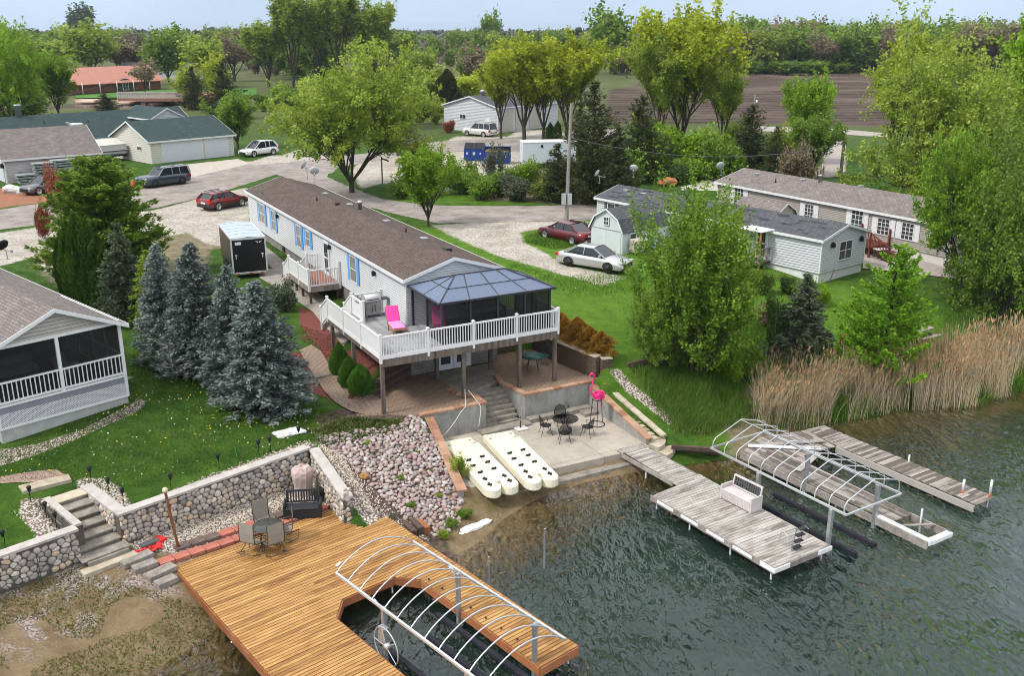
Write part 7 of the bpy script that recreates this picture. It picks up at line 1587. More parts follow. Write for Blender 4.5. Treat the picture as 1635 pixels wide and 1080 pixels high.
for x in (-.08,W_+.08):
    for y in (2.1,2.9): m1=MB(); m1.T=Matrix.Translation((x,y,.34))@Matrix.Rotation(math.pi/2,4,'Y'); m1.lathe([(.001,-.1),(.33,-.1),(.34,.1),(.001,.1)],16); m1.build('wheel',TYR,t)
# white box trailer
q=P(835,268,UP); t=thing('cargo_trailer','white enclosed trailer parked on the gravel left of the utility pole','trailer',(q[0],q[1],UP),R(8))
MB().bbox(0,6.0,0,2.4,.4,2.75,.04).build('body',flat('white_trailer',(.60,.64,.70),.4,var=.04),t); MB().bbox(-.03,6.03,-.03,2.43,2.7,2.82,.02).build('roof_trim',M['white'],t)
MB().bbox(2.0,2.25,-.03,-.0,2.2,2.5,.01).build('vent',M['black'],t)
for x in (2.8,3.6): m1=MB(); m1.T=Matrix.Translation((x,.05,.35))@Matrix.Rotation(math.pi/2,4,'X'); m1.lathe([(.001,-.1),(.34,-.1),(.34,.1),(.001,.1)],14); m1.build('wheel',TYR,t)
# dumpsters
BL=flat('dumpster_blue',(.012,.045,.24),.5,var=.2)
for i,(u,v,l,op) in enumerate(((741,257,'blue dumpster with closed black lids, left of the pair',0),(773,262,'blue dumpster overflowing with its grey lid propped open, right of the pair',1))):
    q=P(u,v,UP); t=thing('dumpster',l,'dumpster',(q[0],q[1],UP),R(-6)+i*.02)
    mb=MB(); W_,D_=(2.3,1.8) if i==0 else (2.9,1.9); mb.add([(0,0,.1),(W_,0,.1),(W_,D_,.1),(0,D_,.1),(0,0,1.35),(W_,0,1.35),(W_,D_*.5,2.0),(0,D_*.5,2.0),(W_,D_,1.8),(0,D_,1.8)],[(0,3,2,1),(0,1,5,4),(1,2,8,6,5),(2,3,9,8),(3,0,4,7,9)]+([(4,5,6,7),(7,6,8,9)] if not op else [])); mb.build('bin',BL,t)
    if op: MB().bbox(.1,W_-.1,.1,D_-.2,1.2,1.5,.05).build('rubbish',noisy('rubbish',[(.05,.05,.03),(.3,.25,.08),(.1,.15,.04)],scale=7,bump=.8,bscale=8),t); MB().beam((W_*.1,D_*.5,2.05),(W_*1.25,D_*.5,2.12),1.6,.04).build('lid',flat('lid_grey',(.25,.25,.26),.6),t)
    else:
        for k in range(2): mb=MB(); mb.add([(.05+k*1.13,-.02,1.38),(1.12+k*1.13,-.02,1.38),(1.12+k*1.13,D_*.5,2.04),(.05+k*1.13,D_*.5,2.04)],[(0,1,2,3)]); [mb.beam((.25+k*1.13+j*.28,0,1.42),(.25+k*1.13+j*.28,D_*.48,2.05),.08,.04) for j in range(3)]; mb.build('lid',M['black'],t)
    for x,s_ in ((W_*.12,.14),(W_*.45,.2),(W_*.8,.13)): MB().box(x,x+s_*1.4,-.012,-.002,.9-s_,.95+s_*.4).build('sticker',flat('sticker_pale',(.62,.55,.5),.6),t)
    for s_ in (0,1): MB().bbox(-.08 if s_==0 else W_,0.0 if s_==0 else W_+.08,.2,D_-.4,.7,.85,.01).build('lift_pocket',BL,t)
# pontoon boat on trailer between garages
q=P(166,258,UP); t=thing('pontoon_boat','pontoon boat under a cream cover on a dark trailer between the two garages','boat',(q[0],q[1],UP),R(100)-.9)
for y in (-.8,.8): MB().tube([(-2.8,y,.95),(2.3,y,.95),(2.9,y,1.15)],[.3,.3,.08],10).build('pontoon',M['galv'],t)
mb=MB(); mb.bbox(-2.7,2.7,-1.15,1.15,1.25,1.36,.02); mb.build('boat_deck',M['alu'],t); mb=MB(); mb.bbox(-2.6,2.4,-1.1,1.1,1.36,1.95,.03); mb.build('side_fence',flat('boat_side',(.55,.55,.53),.4),t)
mb=MB(); mb.add([(-2.7,-1.15,1.95),(2.5,-1.15,1.95),(2.5,1.15,1.95),(-2.7,1.15,1.95),(-2.2,0,2.55),(1.7,0,2.6)],[(0,1,5,4),(1,2,5),(2,3,4,5),(3,0,4)]); mb.build('cover',flat('boat_cover',(.60,.57,.51),.85),t)
mb=MB(); mb.beam((-3.2,-.6,.6),(4.2,0,.5),.12,.12); mb.beam((-3.2,.6,.6),(4.2,0,.5),.12,.12); 
for x in (-.8,.1): mb.T=Matrix.Translation((x,-1.0,.32))@Matrix.Rotation(math.pi/2,4,'X'); mb.lathe([(.001,-.1),(.3,-.1),(.3,.1),(.001,.1)],12); mb.T=None
mb.build('trailer_frame',M['black'],t)
# stacks of grey dock sections against the mauve garage
rr=random.Random(2)
DS=noisy('stacked_dock_grey',[(.16,.18,.17),(.34,.36,.35)],scale=3,rough=.7,island=.3)
for i,(u,v,w_,z0) in enumerate(((70,278,1.9,0),(98,266,2.1,1.1),(125,262,2.2,1.4),(140,280,2.2,0),(100,281,1.9,0))):
    q=P(u,v,UP+z0*0); q=toW((O10,A10),(1.6,3.3,5.2,6.9,3.9)[i],-1.3,UP+(0,1.0,1.15,0,0)[i]); t=thing('dock_section_stack','stack of grey dock sections against the mauve garage wall, '+('leftmost and low','upper left of the raised pair','upper right of the raised pair','rightmost on the ground','middle on the ground')[i],'dock sections',q,A10,'grey dock sections stacked at the garage')
    for k in range(4): MB().bbox(-w_/2+rr.uniform(-.1,.1),w_/2,-.6,.6,.05+k*.25,.2+k*.25,.015).build('dock_section',DS,t)
# white covered mound near grey suv, red cones etc
q=G(22,308); rocky((q[0],q[1],q[2]+.25),1.1,(1,.6,.45),21,flat('white_tarp',(.62,.62,.6),.6),'tarp_heap','heap under a white tarp in front of the grey suv','tarp')
q=G(213,299); o=MB().lathe([(.35,0),(.3,.1),(.12,.55),(.06,.75),(.001,.76)],12).build('orange_cone',flat('orange_plastic',(.6,.12,.03),.5)); o.location=q; tag(o,'dull orange cone at the nose of the slate blue suv','cone')
for i,(u,v,s_) in enumerate(((87,437,.45),(68,430,.25),(102,444,.35))):
    q=G(u,v); rocky((q[0],q[1],q[2]+.12),s_,(1.2,.8,.6),30+i,WR,'garden_rock',('largest pale rock below the arborvitae hedge on the left','smallest pale rock at the left of the hedge','pale rock nearest the hedge at the left')[i],'rock')
# orange object near the shrubs behind the patched mobile home
q=G(1067,297); rocky((q[0],q[1],q[2]+.4),1.0,(1,.7,.5),41,flat('orange_tarp',(.42,.16,.07),.8),'tarp_heap','orange tarp covered heap in the bushes behind the patched mobile home','tarp')
# ---------------------------------------------------------------- utility poles, wires, street furniture
def upole(u,v,vtop,label,r=.16,arm=True,box=False,lean=0):
    q=G(u,v); h=Zat(q[0],q[1],vtop)-q[2]; t=thing('utility_pole',label,'utility pole',q,0)
    MB().tube([(0,0,-.2),(lean,0,h)],[r,r*.72],12).build('pole',noisy('bleached_pole',[(.22,.19,.16),(.36,.33,.29)],scale=1.5,stretch=(4,4,.3),rough=.9),t)
    if arm: MB().beam((-1.1,0,h-.5),(1.1,0,h-.5),.1,.12).build('cross_arm',M['wood_grey'],t); MB().lathe([(.2,h-1.9),(.22,h-1.0),(.05,h-.95)],10,c=(.3,-.2,0)).build('transformer',M['galv'],t)
    if box:
        for s_ in (-1,1): MB().bbox(s_*.24-.17,s_*.24+.17,-.3,-.1,1.3,2.2,.02).build('meter_box',flat('meter_grey',(.42,.43,.44),.5),t)
        MB().tube([(.16,-.12,0),(.16,-.12,1.3)],.04,6).build('conduit',M['galv'],t); MB().tube([(.14,-.14,2.2),(.1,-.1,h*.62)],.035,6).build('conduit',M['galv'],t)
    return q,h
upole(904,352,165,'tall bleached utility pole with grey meter boxes beside the maroon sedan',arm=False,box=True,lean=.25)
upole(1342,282,226,'dark short utility pole at the end of the lane behind the beige home',r=.2,arm=False)
upole(728,140,92,'distant utility pole with a transformer above the dark juniper',arm=True)
upole(1203,190,150,'distant utility pole with a cross arm left of the yellow green trees by the field',arm=True)
upole(268,132,98,'distant utility pole with a cross arm beyond the river',arm=True)
q=G(611,300); t=thing('post_light','grey wooden post with a small lamp arm on the grass by the road bend','post',q,0); MB().bbox(-.06,.06,-.06,.06,0,3.0,.01).build('post',M['wood_grey'],t); MB().beam((0,0,2.85),(.7,-.1,2.6),.12,.12).build('lamp_arm',M['wood_dark'],t)
def wire(label,a,c,s):
    o=MB().tube(sagged(a,c,s,24),.022,4).build('overhead_wire',flat('wire_grey',(.12,.12,.12),.6)); tag(o,label,'wire')
pz=G(904,352)
wire('thin overhead wire from the tall pole to the dark pole by the lane',Vector((pz[0]+.15,pz[1],pz[2]+6.6)),P(1338,232,9.5),1.2)
wire('thin overhead wire running right above the field to the edge of view',Vector((*P(1203,190,3.8)[:2],9.5)),P(1640,200,11),2.0)
wire('thin overhead wire crossing the green garage roof to the pole',P(-20,183,9.5),Vector((*P(268,132,3.8)[:2],10)),1.0)
# picnic table by the reeds, small wooden table, bins
q=G(1468,545); t=thing('picnic_table','weathered picnic table half hidden by the reeds below the bright green tree','picnic table',q,R(35))
MB().bbox(-.8,.8,-.35,.35,.70,.75,.01).build('tabletop',M['wood_grey'],t)
for s_ in (-1,1): MB().bbox(-.8,.8,s_*.7-.13,s_*.7+.13,.42,.46,.01).build('bench_seat',M['wood_grey'],t)
for s_ in (-.6,.6): mb=MB(); mb.beam((s_,-.6,0),(s_,.15,.7),.05,.1); mb.beam((s_,.6,0),(s_,-.15,.7),.05,.1); mb.beam((s_,-.75,.38),(s_,.75,.38),.05,.09); mb.build('trestle',M['wood_grey'],t)
q=P(1405,412,3.5); t=thing('side_table','small dark table with a white top on the patio before the red deck','table',q,.3); MB().bbox(-.4,.4,-.3,.3,.6,.65,.01).build('tabletop',M['white'],t)
for a_,b_ in ((-1,-1),(1,-1),(1,1),(-1,1)): MB().bbox(a_*.33-.03,a_*.33+.03,b_*.24-.03,b_*.24+.03,0,.6,.005).build('leg',M['wood_dark'],t)
q=G(1019,408); t=thing('wheelie_cart','grey covered cart with a blue bag standing beside the barn shed','cart',q,.4); MB().bbox(-.5,.5,-.4,.4,.2,1.1,.06).build('box_body',flat('cart_beige',(.45,.40,.35),.7),t); MB().bbox(.1,.55,-.65,-.42,.05,.45,.1).build('blue_bag',flat('blue_bag',(.02,.16,.65),.5),t)
q=G(1350,555); o=MB().tube([(-.35,0,.05),(-.3,0,.55),(0,0,.75),(.3,0,.55),(.35,0,.05)],.05,8).build('red_hoop',flat('red_plastic',(.5,.03,.03),.5)); o.location=(q[0],q[1],q[2]); tag(o,'small red hoop in the weeds left of the bright green tree','hoop')
# ---------------------------------------------------------------- foliage
rs=np.random.RandomState(5)
def unit(v): return v/np.maximum(1e-9,np.linalg.norm(v,axis=-1,keepdims=True))
def leafV(C,size,aspect=.6,dirs=None,spread=1.,up=0.):
    n=len(C); a=rs.normal(size=(n,3)); 
    if dirs is not None: a=unit(dirs)+a*spread*.5
    a=unit(a); r=rs.normal(size=(n,3)); r[:,2]+=up; b=unit(np.cross(a,r)); s=(size*rs.uniform(.6,1.35,n))[:,None]
    V=np.stack([C-a*s,C+b*s*aspect,C+a*s,C-b*s*aspect],1).reshape(-1,3); return V
def quads(n): return np.arange(4*n).reshape(n,4)
def leafmesh(name,C,size,mat,**k): 
    V=leafV(C,size,**k); return fastmesh(name,V,quads(len(C)),mat)
class Skel:
    def __init__(s,seed): s.r=random.Random(seed); s.mb=MB(); s.tips=[]
    def grow(s,p,d,L,rad,dep,kids_,spread,up,crv=.25,segs=4,tmin=.3):
        pts=[p];rr=[rad]; q=p.copy(); dd=d.normalized()
        for i in range(segs):
            dd=(dd+Vector([s.r.uniform(-1,1)*crv for _ in range(3)])*.5+Vector((0,0,up*.12))).normalized(); q=q+dd*L/segs; pts.append(q.copy()); rr.append(rad*(1-.6*(i+1)/segs))
            if dep<=1: s.tips.append((q.copy(),dd.copy()))
        s.mb.tube(pts,rr,5 if dep>1 else 3)
        if dep<=0: return
        n=kids_[0]
        for k in range(n):
            t=s.r.uniform(tmin if dep>=2 else .2,1.0); i=min(segs-1,int(t*segs)); pp=pts[i].lerp(pts[i+1],t*segs-i)
            ax=Vector([s.r.gauss(0,1) for _ in range(3)]); ax=(ax-dd*ax.dot(dd)).normalized()
            nd=(dd*math.cos(spread)+ax*math.sin(spread)); nd.z+=up*.35
            s.grow(pp,nd,L*s.r.uniform(.5,.75),rr[i]*.55,dep-1,kids_[1:] or kids_,spread,up,crv,max(2,segs-1),tmin)
M['bark']=noisy('grey_brown_bark',[(.035,.028,.022),(.10,.085,.07)],scale=6,detail=6,rough=.95,stretch=(1,1,.3))
M['bark2']=noisy('pale_bark',[(.12,.105,.09),(.25,.225,.2)],scale=6,detail=6,rough=.95)
LM=dict(
 yel=leafmat('yellow_green_leaf',[(.14,.20,.014),(.30,.37,.022),(.46,.51,.04),(.58,.60,.10)],.45),
 olv=leafmat('olive_leaf',[(.09,.14,.018),(.20,.28,.032),(.34,.42,.06),(.46,.50,.13)],.45),
 brt=leafmat('bright_green_leaf',[(.08,.15,.008),(.17,.30,.015),(.29,.46,.03),(.40,.56,.06)],.4),
lim=leafmat('lime_leaf',[(.08,.18,.01),(.16,.33,.016),(.26,.46,.03),(.35,.54,.06)],.35),
 med=leafmat('medium_green_leaf',[(.05,.11,.008),(.12,.235,.014),(.21,.35,.025),(.31,.45,.05)],.35),
 mid=leafmat('mid_green_leaf',[(.055,.10,.012),(.12,.21,.02),(.20,.31,.035),(.28,.38,.07)],.35),
 drk=leafmat('dark_green_leaf',[(.03,.065,.014),(.06,.115,.022),(.10,.17,.035),(.16,.23,.06)],.3),
 brn=leafmat('bronze_bud',[(.10,.08,.055),(.19,.15,.10),(.30,.24,.14),(.34,.32,.14)],.3),
 red=leafmat('russet_leaf',[(.14,.04,.02),(.28,.09,.045),(.38,.16,.09)],.25),
 blu=leafmat('blue_spruce_needle',[(.05,.068,.058),(.13,.165,.148),(.25,.29,.265),(.37,.39,.33)],.1,.7),
 sprc=leafmat('dark_spruce_needle',[(.03,.045,.03),(.07,.095,.055),(.12,.15,.08),(.20,.20,.12)],.1,.7),
 grn=leafmat('arborvitae_needle',[(.025,.06,.008),(.06,.13,.014),(.12,.21,.02)],.2,.7),
 dwf=leafmat('dwarf_spruce_needle',[(.04,.12,.012),(.09,.23,.02),(.16,.34,.035)],.25,.7),
 pin=leafmat('pine_needle',[(.05,.10,.012),(.11,.19,.02),(.20,.30,.03),(.30,.38,.05)],.2,.7),
 jun=leafmat('juniper_needle',[(.018,.032,.012),(.045,.065,.022),(.085,.10,.03),(.14,.13,.045)],.1,.7),
 rst=leafmat('rust_arborvitae',[(.14,.09,.02),(.34,.17,.03),(.50,.27,.04),(.40,.33,.05)],.25,.7),
 gry=leafmat('grey_green_leaf',[(.06,.075,.045),(.13,.15,.09),(.22,.24,.16)],.25))
PROTO={}
def decid(key,seed,H,W,n0,trunkh,spread,up,dep,kids_,per,size,sig,stems=1,mat='mid',lean=.35,bark='bark',rad=None,crv=.25,tmin=.3,zp=1.):
    s=Skel(seed); rad=rad or H*.022
    for k in range(stems):
        a=k*2*math.pi/stems+s.r.uniform(-.4,.4); base=Vector((math.cos(a),math.sin(a),0))*(.0 if stems==1 else rad*1.8)
        if stems==1:
            top=Vector((0,0,trunkh)); s.mb.tube([Vector((0,0,-.3)),Vector((s.r.uniform(-.1,.1),0,trunkh*.5)),top],[rad*1.2,rad,rad*.9],8)
            for j in range(n0):
                b=j*2*math.pi/n0+s.r.uniform(-.3,.3); l=s.r.uniform(lean*.6,lean*1.3) if j else .05
                s.grow(top*s.r.uniform(.75,1.0),Vector((math.cos(b)*l,math.sin(b)*l,1)),(H-trunkh)*s.r.uniform(.55,.72),rad*.6,dep,kids_,spread,up,crv,4,tmin)
        else:
            l=s.r.uniform(lean*.5,lean*1.2); s.grow(base-Vector((0,0,.3)),Vector((math.cos(a)*l,math.sin(a)*l,1)),H*s.r.uniform(.62,.8),rad,dep,kids_,spread,up,crv,6,tmin)
    T=np.array([t[0][:] for t in s.tips]); 
    T=T[T[:,2]>trunkh*.35]
    idx=rs.randint(0,len(T),per); C=T[idx]+rs.normal(size=(per,3))*sig
    mx=np.percentile(np.hypot(C[:,0],C[:,1]),99.3); zt=np.percentile(C[:,2],99.5)
    sc=np.array([W/2/mx,W/2/mx,H/zt]); C=C*sc
    zf_=lambda z: np.where(z>0,H*(np.maximum(z,0)/H)**zp,z)
    C[:,2]=zf_(C[:,2])
    for i,v in enumerate(s.mb.v): s.mb.v[i]=(v[0]*sc[0],v[1]*sc[1],float(zf_(v[2]*sc[2])))
    crown=leafmesh(key+'_crown',C,size,LM[mat],up=.6)
    me=bpy.data.meshes.new(key+'_trunk'); me.from_pydata(s.mb.v,[],s.mb.f); me.materials.append(M[bark]); me.update()
    PROTO[key]=(me,crown,H,W)
def conif(key,seed,H,W,whorls,nb,pts,size,mat='sprc',droop=-.15,upw=.1,aspect=.28,bare=.02,power=.85,irr=.15,tuft=3,upcurve=.0):
    r=np.random.RandomState(seed); Cs=[];Ds=[]; mb=MB()
    mb.tube([(0,0,-.3),(0,0,H*.5),(0,0,H*.97)],[W*.028,W*.018,.02],7)
    for w in range(whorls):
        zf=bare+(1-bare)*(w/whorls)**.92; z0=zf*H; L0=W/2*(1-zf)**power+.05
        for b in range(max(4,int(nb*(1-zf*.55)))):
            a=r.uniform(0,2*math.pi); L=L0*r.uniform(1-irr*1.6,1+irr); n=max(4,int(pts*L/(W/2)))
            t=np.sort(r.uniform(.12,1,n)); rad=t*L; z=z0+upw*rad+droop*rad*t+upcurve*L*t**3+r.normal(size=n)*.02*H*.3
            lat=r.uniform(-1,1,n)*(1.05-t)*L*.38; ca,sa=math.cos(a),math.sin(a)
            p=np.stack([rad*ca-lat*sa,rad*sa+lat*ca,z-abs(lat)*.12],-1)
            d=np.stack([np.full(n,ca)-np.sign(lat)*sa*.6,np.full(n,sa)+np.sign(lat)*ca*.6,np.full(n,.15+upcurve*t*2)],-1)
            Cs.append(np.repeat(p,tuft,0)+r.normal(size=(n*tuft,3))*size*.5);Ds.append(np.repeat(d,tuft,0))
            if w%2==0 and b<3: mb.tube([(0,0,z0),(ca*L*.5,sa*L*.5,z0+upw*L*.5),(ca*L*.9,sa*L*.9,z0+(upw+droop+upcurve)*L*.85)],[.03,.02,.008],3)
    C=np.concatenate(Cs);D=np.concatenate(Ds)
    crown=leafmesh(key+'_crown',C,size,LM[mat],aspect=aspect,dirs=D,spread=.7,up=1.)
    PROTO[key]=(mb.build(key+'_trunk',M['bark']).data,crown,H,W)
    bpy.data.objects.remove(bpy.data.objects[-1] if False else [o for o in COL.objects if o.data==PROTO[key][0]][0])
def cone(key,seed,H,W,n,size,mat,prof,spread=.8,lump=.12,upd=.8,aspect=.4,shell=.5):
    r=np.random.RandomState(seed); z=r.uniform(0,1,n)**1.0; a=r.uniform(0,2*math.pi,n); R_=np.interp(z,[p[0] for p in prof],[p[1] for p in prof])*W/2
    ph=r.uniform(0,6,8); bump=1+lump*(np.sin(a*3+ph[0]+z*9)+np.sin(a*5+ph[1]-z*14)+np.sin(a*9+z*30+ph[2])*.6)
    rad=R_*bump*(1-shell*r.uniform(0,1,n)**2.2); C=np.stack([rad*np.cos(a),rad*np.sin(a),z*H],-1)
    D=np.stack([np.cos(a),np.sin(a),np.full(n,upd)],-1)
    crown=leafmesh(key+'_crown',C,size,LM[mat],aspect=aspect,dirs=D,spread=spread)
    mb=MB(); mb.tube([(0,0,-.2),(0,0,H*.85)],[W*.05,W*.01],6); me=bpy.data.meshes.new(key+'_trunk'); me.from_pydata(mb.v,[],mb.f); me.materials.append(M['bark'])
    PROTO[key]=(me,crown,H,W)
decid('vase',3,12,14.5,8,1.2,R(40),.6,3,[6,5,4],50000,.115,.19,lean=.95,mat='olv',tmin=.2)
decid('upr',8,10,7.6,0,.2,R(46),.85,3,[9,4,3],78000,.078,.19,stems=9,lean=.36,mat='brt',tmin=.06,zp=1.45)
decid('oval',12,12,9,7,1.6,R(40),.6,3,[6,4,3],32000,.145,.28,lean=.5,mat='yel',tmin=.15)
decid('fork',15,12,9,6,2.6,R(34),.8,3,[5,4,3],30000,.14,.26,lean=.45,mat='yel')
decid('wide',21,13,14,8,1.6,R(48),.22,3,[7,5,4],42000,.115,.20,lean=1.1,mat='olv',crv=.5,tmin=.15,zp=1.35)
decid('poplar',25,15,6.5,5,2.0,R(28),1.1,3,[6,4,3],15000,.19,.34,lean=.28,mat='drk')
decid('farE',52,9,9,0,.2,R(44),.5,2,[7,5],4200,.36,.55,stems=6,lean=.6,mat='brn',tmin=.05)
decid('bush',30,2.6,3.2,0,.1,R(40),.5,2,[6,5],9000,.10,.22,stems=8,lean=.7,mat='mid',rad=.03)
decid('sapl',33,4,3,0,.3,R(34),.7,2,[6,5],3500,.085,.16,stems=3,lean=.4,mat='brt',rad=.035)
decid('farA',40,13,11,6,2,R(38),.5,2,[6,5],4200,.42,.75,lean=.6,mat='mid')
decid('farB',43,13,10,5,3,R(34),.8,2,[6,5],3600,.40,.7,lean=.5,mat='olv')
decid('farC',46,12,9,5,2,R(34),.8,3,[5,4,3],3800,.26,.5,lean=.45,mat='brn')
decid('farD',49,13,8,5,1,R(30),.9,2,[6,5],4200,.42,.6,lean=.35,mat='drk')
conif('spruce',2,5.2,3.3,34,17,26,.085,'blu',droop=-.10,upw=.16,irr=.12,tuft=5,power=.7,aspect=.36)
conif('spruce_loose',4,5.2,3.4,28,15,26,.085,'sprc',droop=-.2,upw=.12,irr=.18,tuft=5,power=.75,aspect=.34)
conif('pine',6,7,6.5,30,20,34,.12,'pin',droop=-.05,upw=.22,irr=.2,tuft=10,power=.42,upcurve=.12,aspect=.3)
conif('juniper',7,9,5.6,30,13,24,.15,'jun',droop=.0,upw=.28,irr=.32,tuft=4,power=.7,upcurve=.2,aspect=.24)
conif('larch',9,5.5,4.8,22,10,44,.062,'lim',droop=.0,upw=.34,irr=.2,tuft=8,power=.62,upcurve=.12,aspect=.6)
cone('arbor',1,4.2,1.15,16000,.075,'grn',[(0,.6),(.1,.95),(.5,1),(.8,.7),(1,.06)],.6,.14,1.6)
cone('dwarf',2,1.9,1.15,22000,.034,'dwf',[(0,.85),(.15,1),(.45,.9),(.75,.55),(1,.03)],.8,.05,.7)
cone('rust',3,1.9,1.3,14000,.05,'rst',[(0,.6),(.2,1),(.5,.9),(.8,.5),(1,.05)],.7,.28,1.5)
NTREE=0
def tree(kind,u,v,vtop,wpx,mat,label,cat='tree',name=None,group=None,q=None,rz=None,hz=None):
    global NTREE
    NTREE+=1
    if q is None: q=G(u,v) if v>150 else P(u,v,UP)
    d=depth(q); h=(Zat(q[0],q[1],vtop)-q[2]) if hz is None else hz; w=wpx*d/F
    tm,cm,H0,W0=PROTO[kind]
    names=dict(spruce='spruce_tree',spruce_loose='spruce_tree',pine='pine_tree',juniper='juniper_tree',larch='young_tree',arbor='arborvitae',dwarf='dwarf_spruce',rust='arborvitae',bush='shrub',sapl='sapling')
    t=thing(name or names.get(kind,'broadleaf_tree'),label,cat,(q[0],q[1],q[2]-.05),rnd.uniform(0,6.28) if rz is None else rz,group); t.scale=(w/W0,w/W0,h/H0)
    o=link('trunk',tm,t); c=link('crown',cm,t)
    if mat and LM[mat]!=cm.materials[0]: c.material_slots[0].link='OBJECT'; c.material_slots[0].material=LM[mat]
    return t
T=tree
# near conifers on the left lawn
T('spruce',268,574,388,105,'blu','blue spruce farthest left and slimmest of the four on the left lawn')
T('spruce',322,596,386,140,'blu','broad blue spruce standing just behind the black trailer end, second from left')
T('spruce',378,618,422,125,'blu','brownish tipped blue spruce squeezed between its two bigger neighbours')
T('spruce',424,652,446,170,'blu','largest and nearest blue spruce beside the tan paver path')
T('pine',172,446,250,196,'pin','big soft bright green pine rising beside the gravel yard at left')
for i,(u,v,vt,w_) in enumerate(((110,470,372,30),(122,480,352,32),(137,486,340,36),(153,490,350,34),(168,494,372,34),(178,498,390,30))): T('arbor',u,v,vt,w_,'grn',('leftmost','second from left','tallest, third from left','fourth from left','fifth from left','rightmost and shortest')[i]+' column in the tall dark arborvitae row','arborvitae',group='arborvitae row by the gravel yard')
T('spruce_loose',203,512,352,100,'sprc','grey green spruce with loose drooping boughs right of the arborvitae row')
T('spruce_loose',245,520,396,80,'olv','thin olive yellow spruce between the grey green spruce and the blue spruces')
T('bush',97,338,268,40,'red','russet leafed shrub behind the pine hiding the grey suv','shrub'); T('bush',72,382,325,24,'red','small russet twiggy shrub by the road left of the pine','shrub')
T('bush',455,498,450,44,'sprc','rounded dark evergreen bush by the walk under the small porch','shrub')
T('bush',440,488,455,30,'drk','second dark bush half behind the brown tipped spruce','shrub')
for i,(u,v,vt,w_) in enumerate(((543,596,545,34),(559,614,567,37),(577,631,580,43))): T('dwarf',u,v,vt,w_,'dwf',('farthest','middle','nearest and widest')[i]+' of three cone shaped dwarf spruces beside the curved path','shrub',group='dwarf spruces by the path')
for i,(u,v,vt,w_) in enumerate(((905,548,489,42),(925,560,505,36),(942,566,505,40),(958,574,520,38),(975,578,528,42))): q=toW(FD,11.35+.1*i,3.9-i*.98,2.85); T('rust',u,v,vt,w_,'rst',('tallest rust brown arborvitae right against the deck post','rust brown arborvitae, second from the deck post','rust brown arborvitae in the middle of the block wall row','rust brown arborvitae, fourth from the deck post','roundest rust brown arborvitae at the right end of the block wall')[i],'arborvitae',group='rust arborvitae on the block wall',q=q)
# big foreground trees right
T('upr',1108,592,298,240,'med','big multi stemmed fresh green tree between the patio and the patched mobile home')
T('upr',1058,586,452,125,'mid','smaller leaning green tree low on the left side of the big multi stemmed one'); T('spruce_loose',1277,565,434,118,'sprc','small dark green spruce in front of the patched mobile home end')
T('larch',1407,618,385,178,'lim','young bright lime green tree with stepped branches by the reeds')
T('wide',1600,508,215,250,'mid','bright green maple leaning over the beige home at the right edge')
T('wide',1490,345,30,330,'olv','large spreading olive tree with dark limbs over the beige mobile home roof')
T('fork',1628,330,12,150,'brt','tall bright green tree cut by the top right corner')
T('wide',1610,455,190,230,'mid','broad tree with drooping limbs at the right edge above the reeds')
T('vase',1535,462,215,205,'med','olive tree hanging over the right end of the beige home, above the white fence'); T('vase',1590,300,80,260,'olv','airy olive tree with pale limbs overhanging the right end of the beige home'); T('fork',1430,290,60,140,'yel','yellow budding tree behind the olive tree, its crown topping the field')
for i,(u,v,vt,w_,m_) in enumerate(((1190,610,545,60,'mid'),(1235,570,470,40,'drk'),(1215,470,430,40,'mid'),(1160,610,560,60,'brt'),(1260,470,440,40,'drk'),(1290,480,445,50,'mid'),(1330,600,560,40,'mid'),(1150,555,500,50,'mid'),(1225,520,480,45,'brn'),(1310,490,455,30,'brt'))):
    T('bush',u,v,vt,w_,m_,'shrub, %s'%('low green at the foot of the big green tree, toward the reeds','dark, left of the small dark spruce','green, against the white skirting under the stoop','bright, at the base of the big green tree','dark, under the small stoop','green, under the long white wall right of the stoop','green, in the reeds left of the lime green tree','green, right side of the big tree trunk','purplish twiggy, left of the dark spruce','bright, at the white skirting corner')[i],'shrub')
# trees round the road
T('vase',562,308,74,300,'olv','huge vase shaped olive tree with dark spreading limbs behind the white mobile home')
T('oval',684,362,236,118,'brt','bright yellow green small tree at the road edge right of the brown roof')
T('sapl',665,300,215,80,'yel','thin pale sapling behind the bright tree by the road'); T('sapl',788,300,228,46,'gry','thin half bare sapling in front of the blue dumpsters'); T('sapl',650,262,190,90,'gry','pale blossoming sapling right of the huge vase shaped tree')
for i,(u,v,vt,w_,m_) in enumerate(((836,232,62,150,'yel'),(868,233,66,120,'yel'),(905,236,58,140,'yel'),(800,222,80,90,'yel'))): T('fork',u,v,vt,w_,m_,('yellow green forked tree in the row, just left of the middle','yellow green forked tree in the middle of the row by the taupe garage doors','yellow green forked tree at the right end of the row by the dark junipers','yellow green tree at the left end of the row above the white suv')[i],group='yellow green trees in a row behind the white trailer')
T('oval',1087,245,12,190,'yel','tall yellow green tree standing before the plowed field'); T('fork',1050,250,60,110,'olv','narrower olive tree just left of the tall yellow green one'); T('fork',1150,250,95,90,'olv','thin olive tree right of the tall yellow green one')
for i,(u,v,vt,w_) in enumerate(((945,325,128,135),(890,322,228,90),(1022,290,150,105),(1195,282,165,95),(985,320,200,80),(1235,290,200,60),(925,250,150,40))): T('juniper',u,v,vt,w_,'jun',('tallest dark juniper right of the utility pole','low dark juniper left of the utility pole','dark juniper behind the barn shed, right of the tallest','dark juniper at the far side of the beige home','dark juniper filling between the tallest and its right neighbour','small dark juniper at the far right of the juniper group','slim dark juniper beside the white trailer')[i])
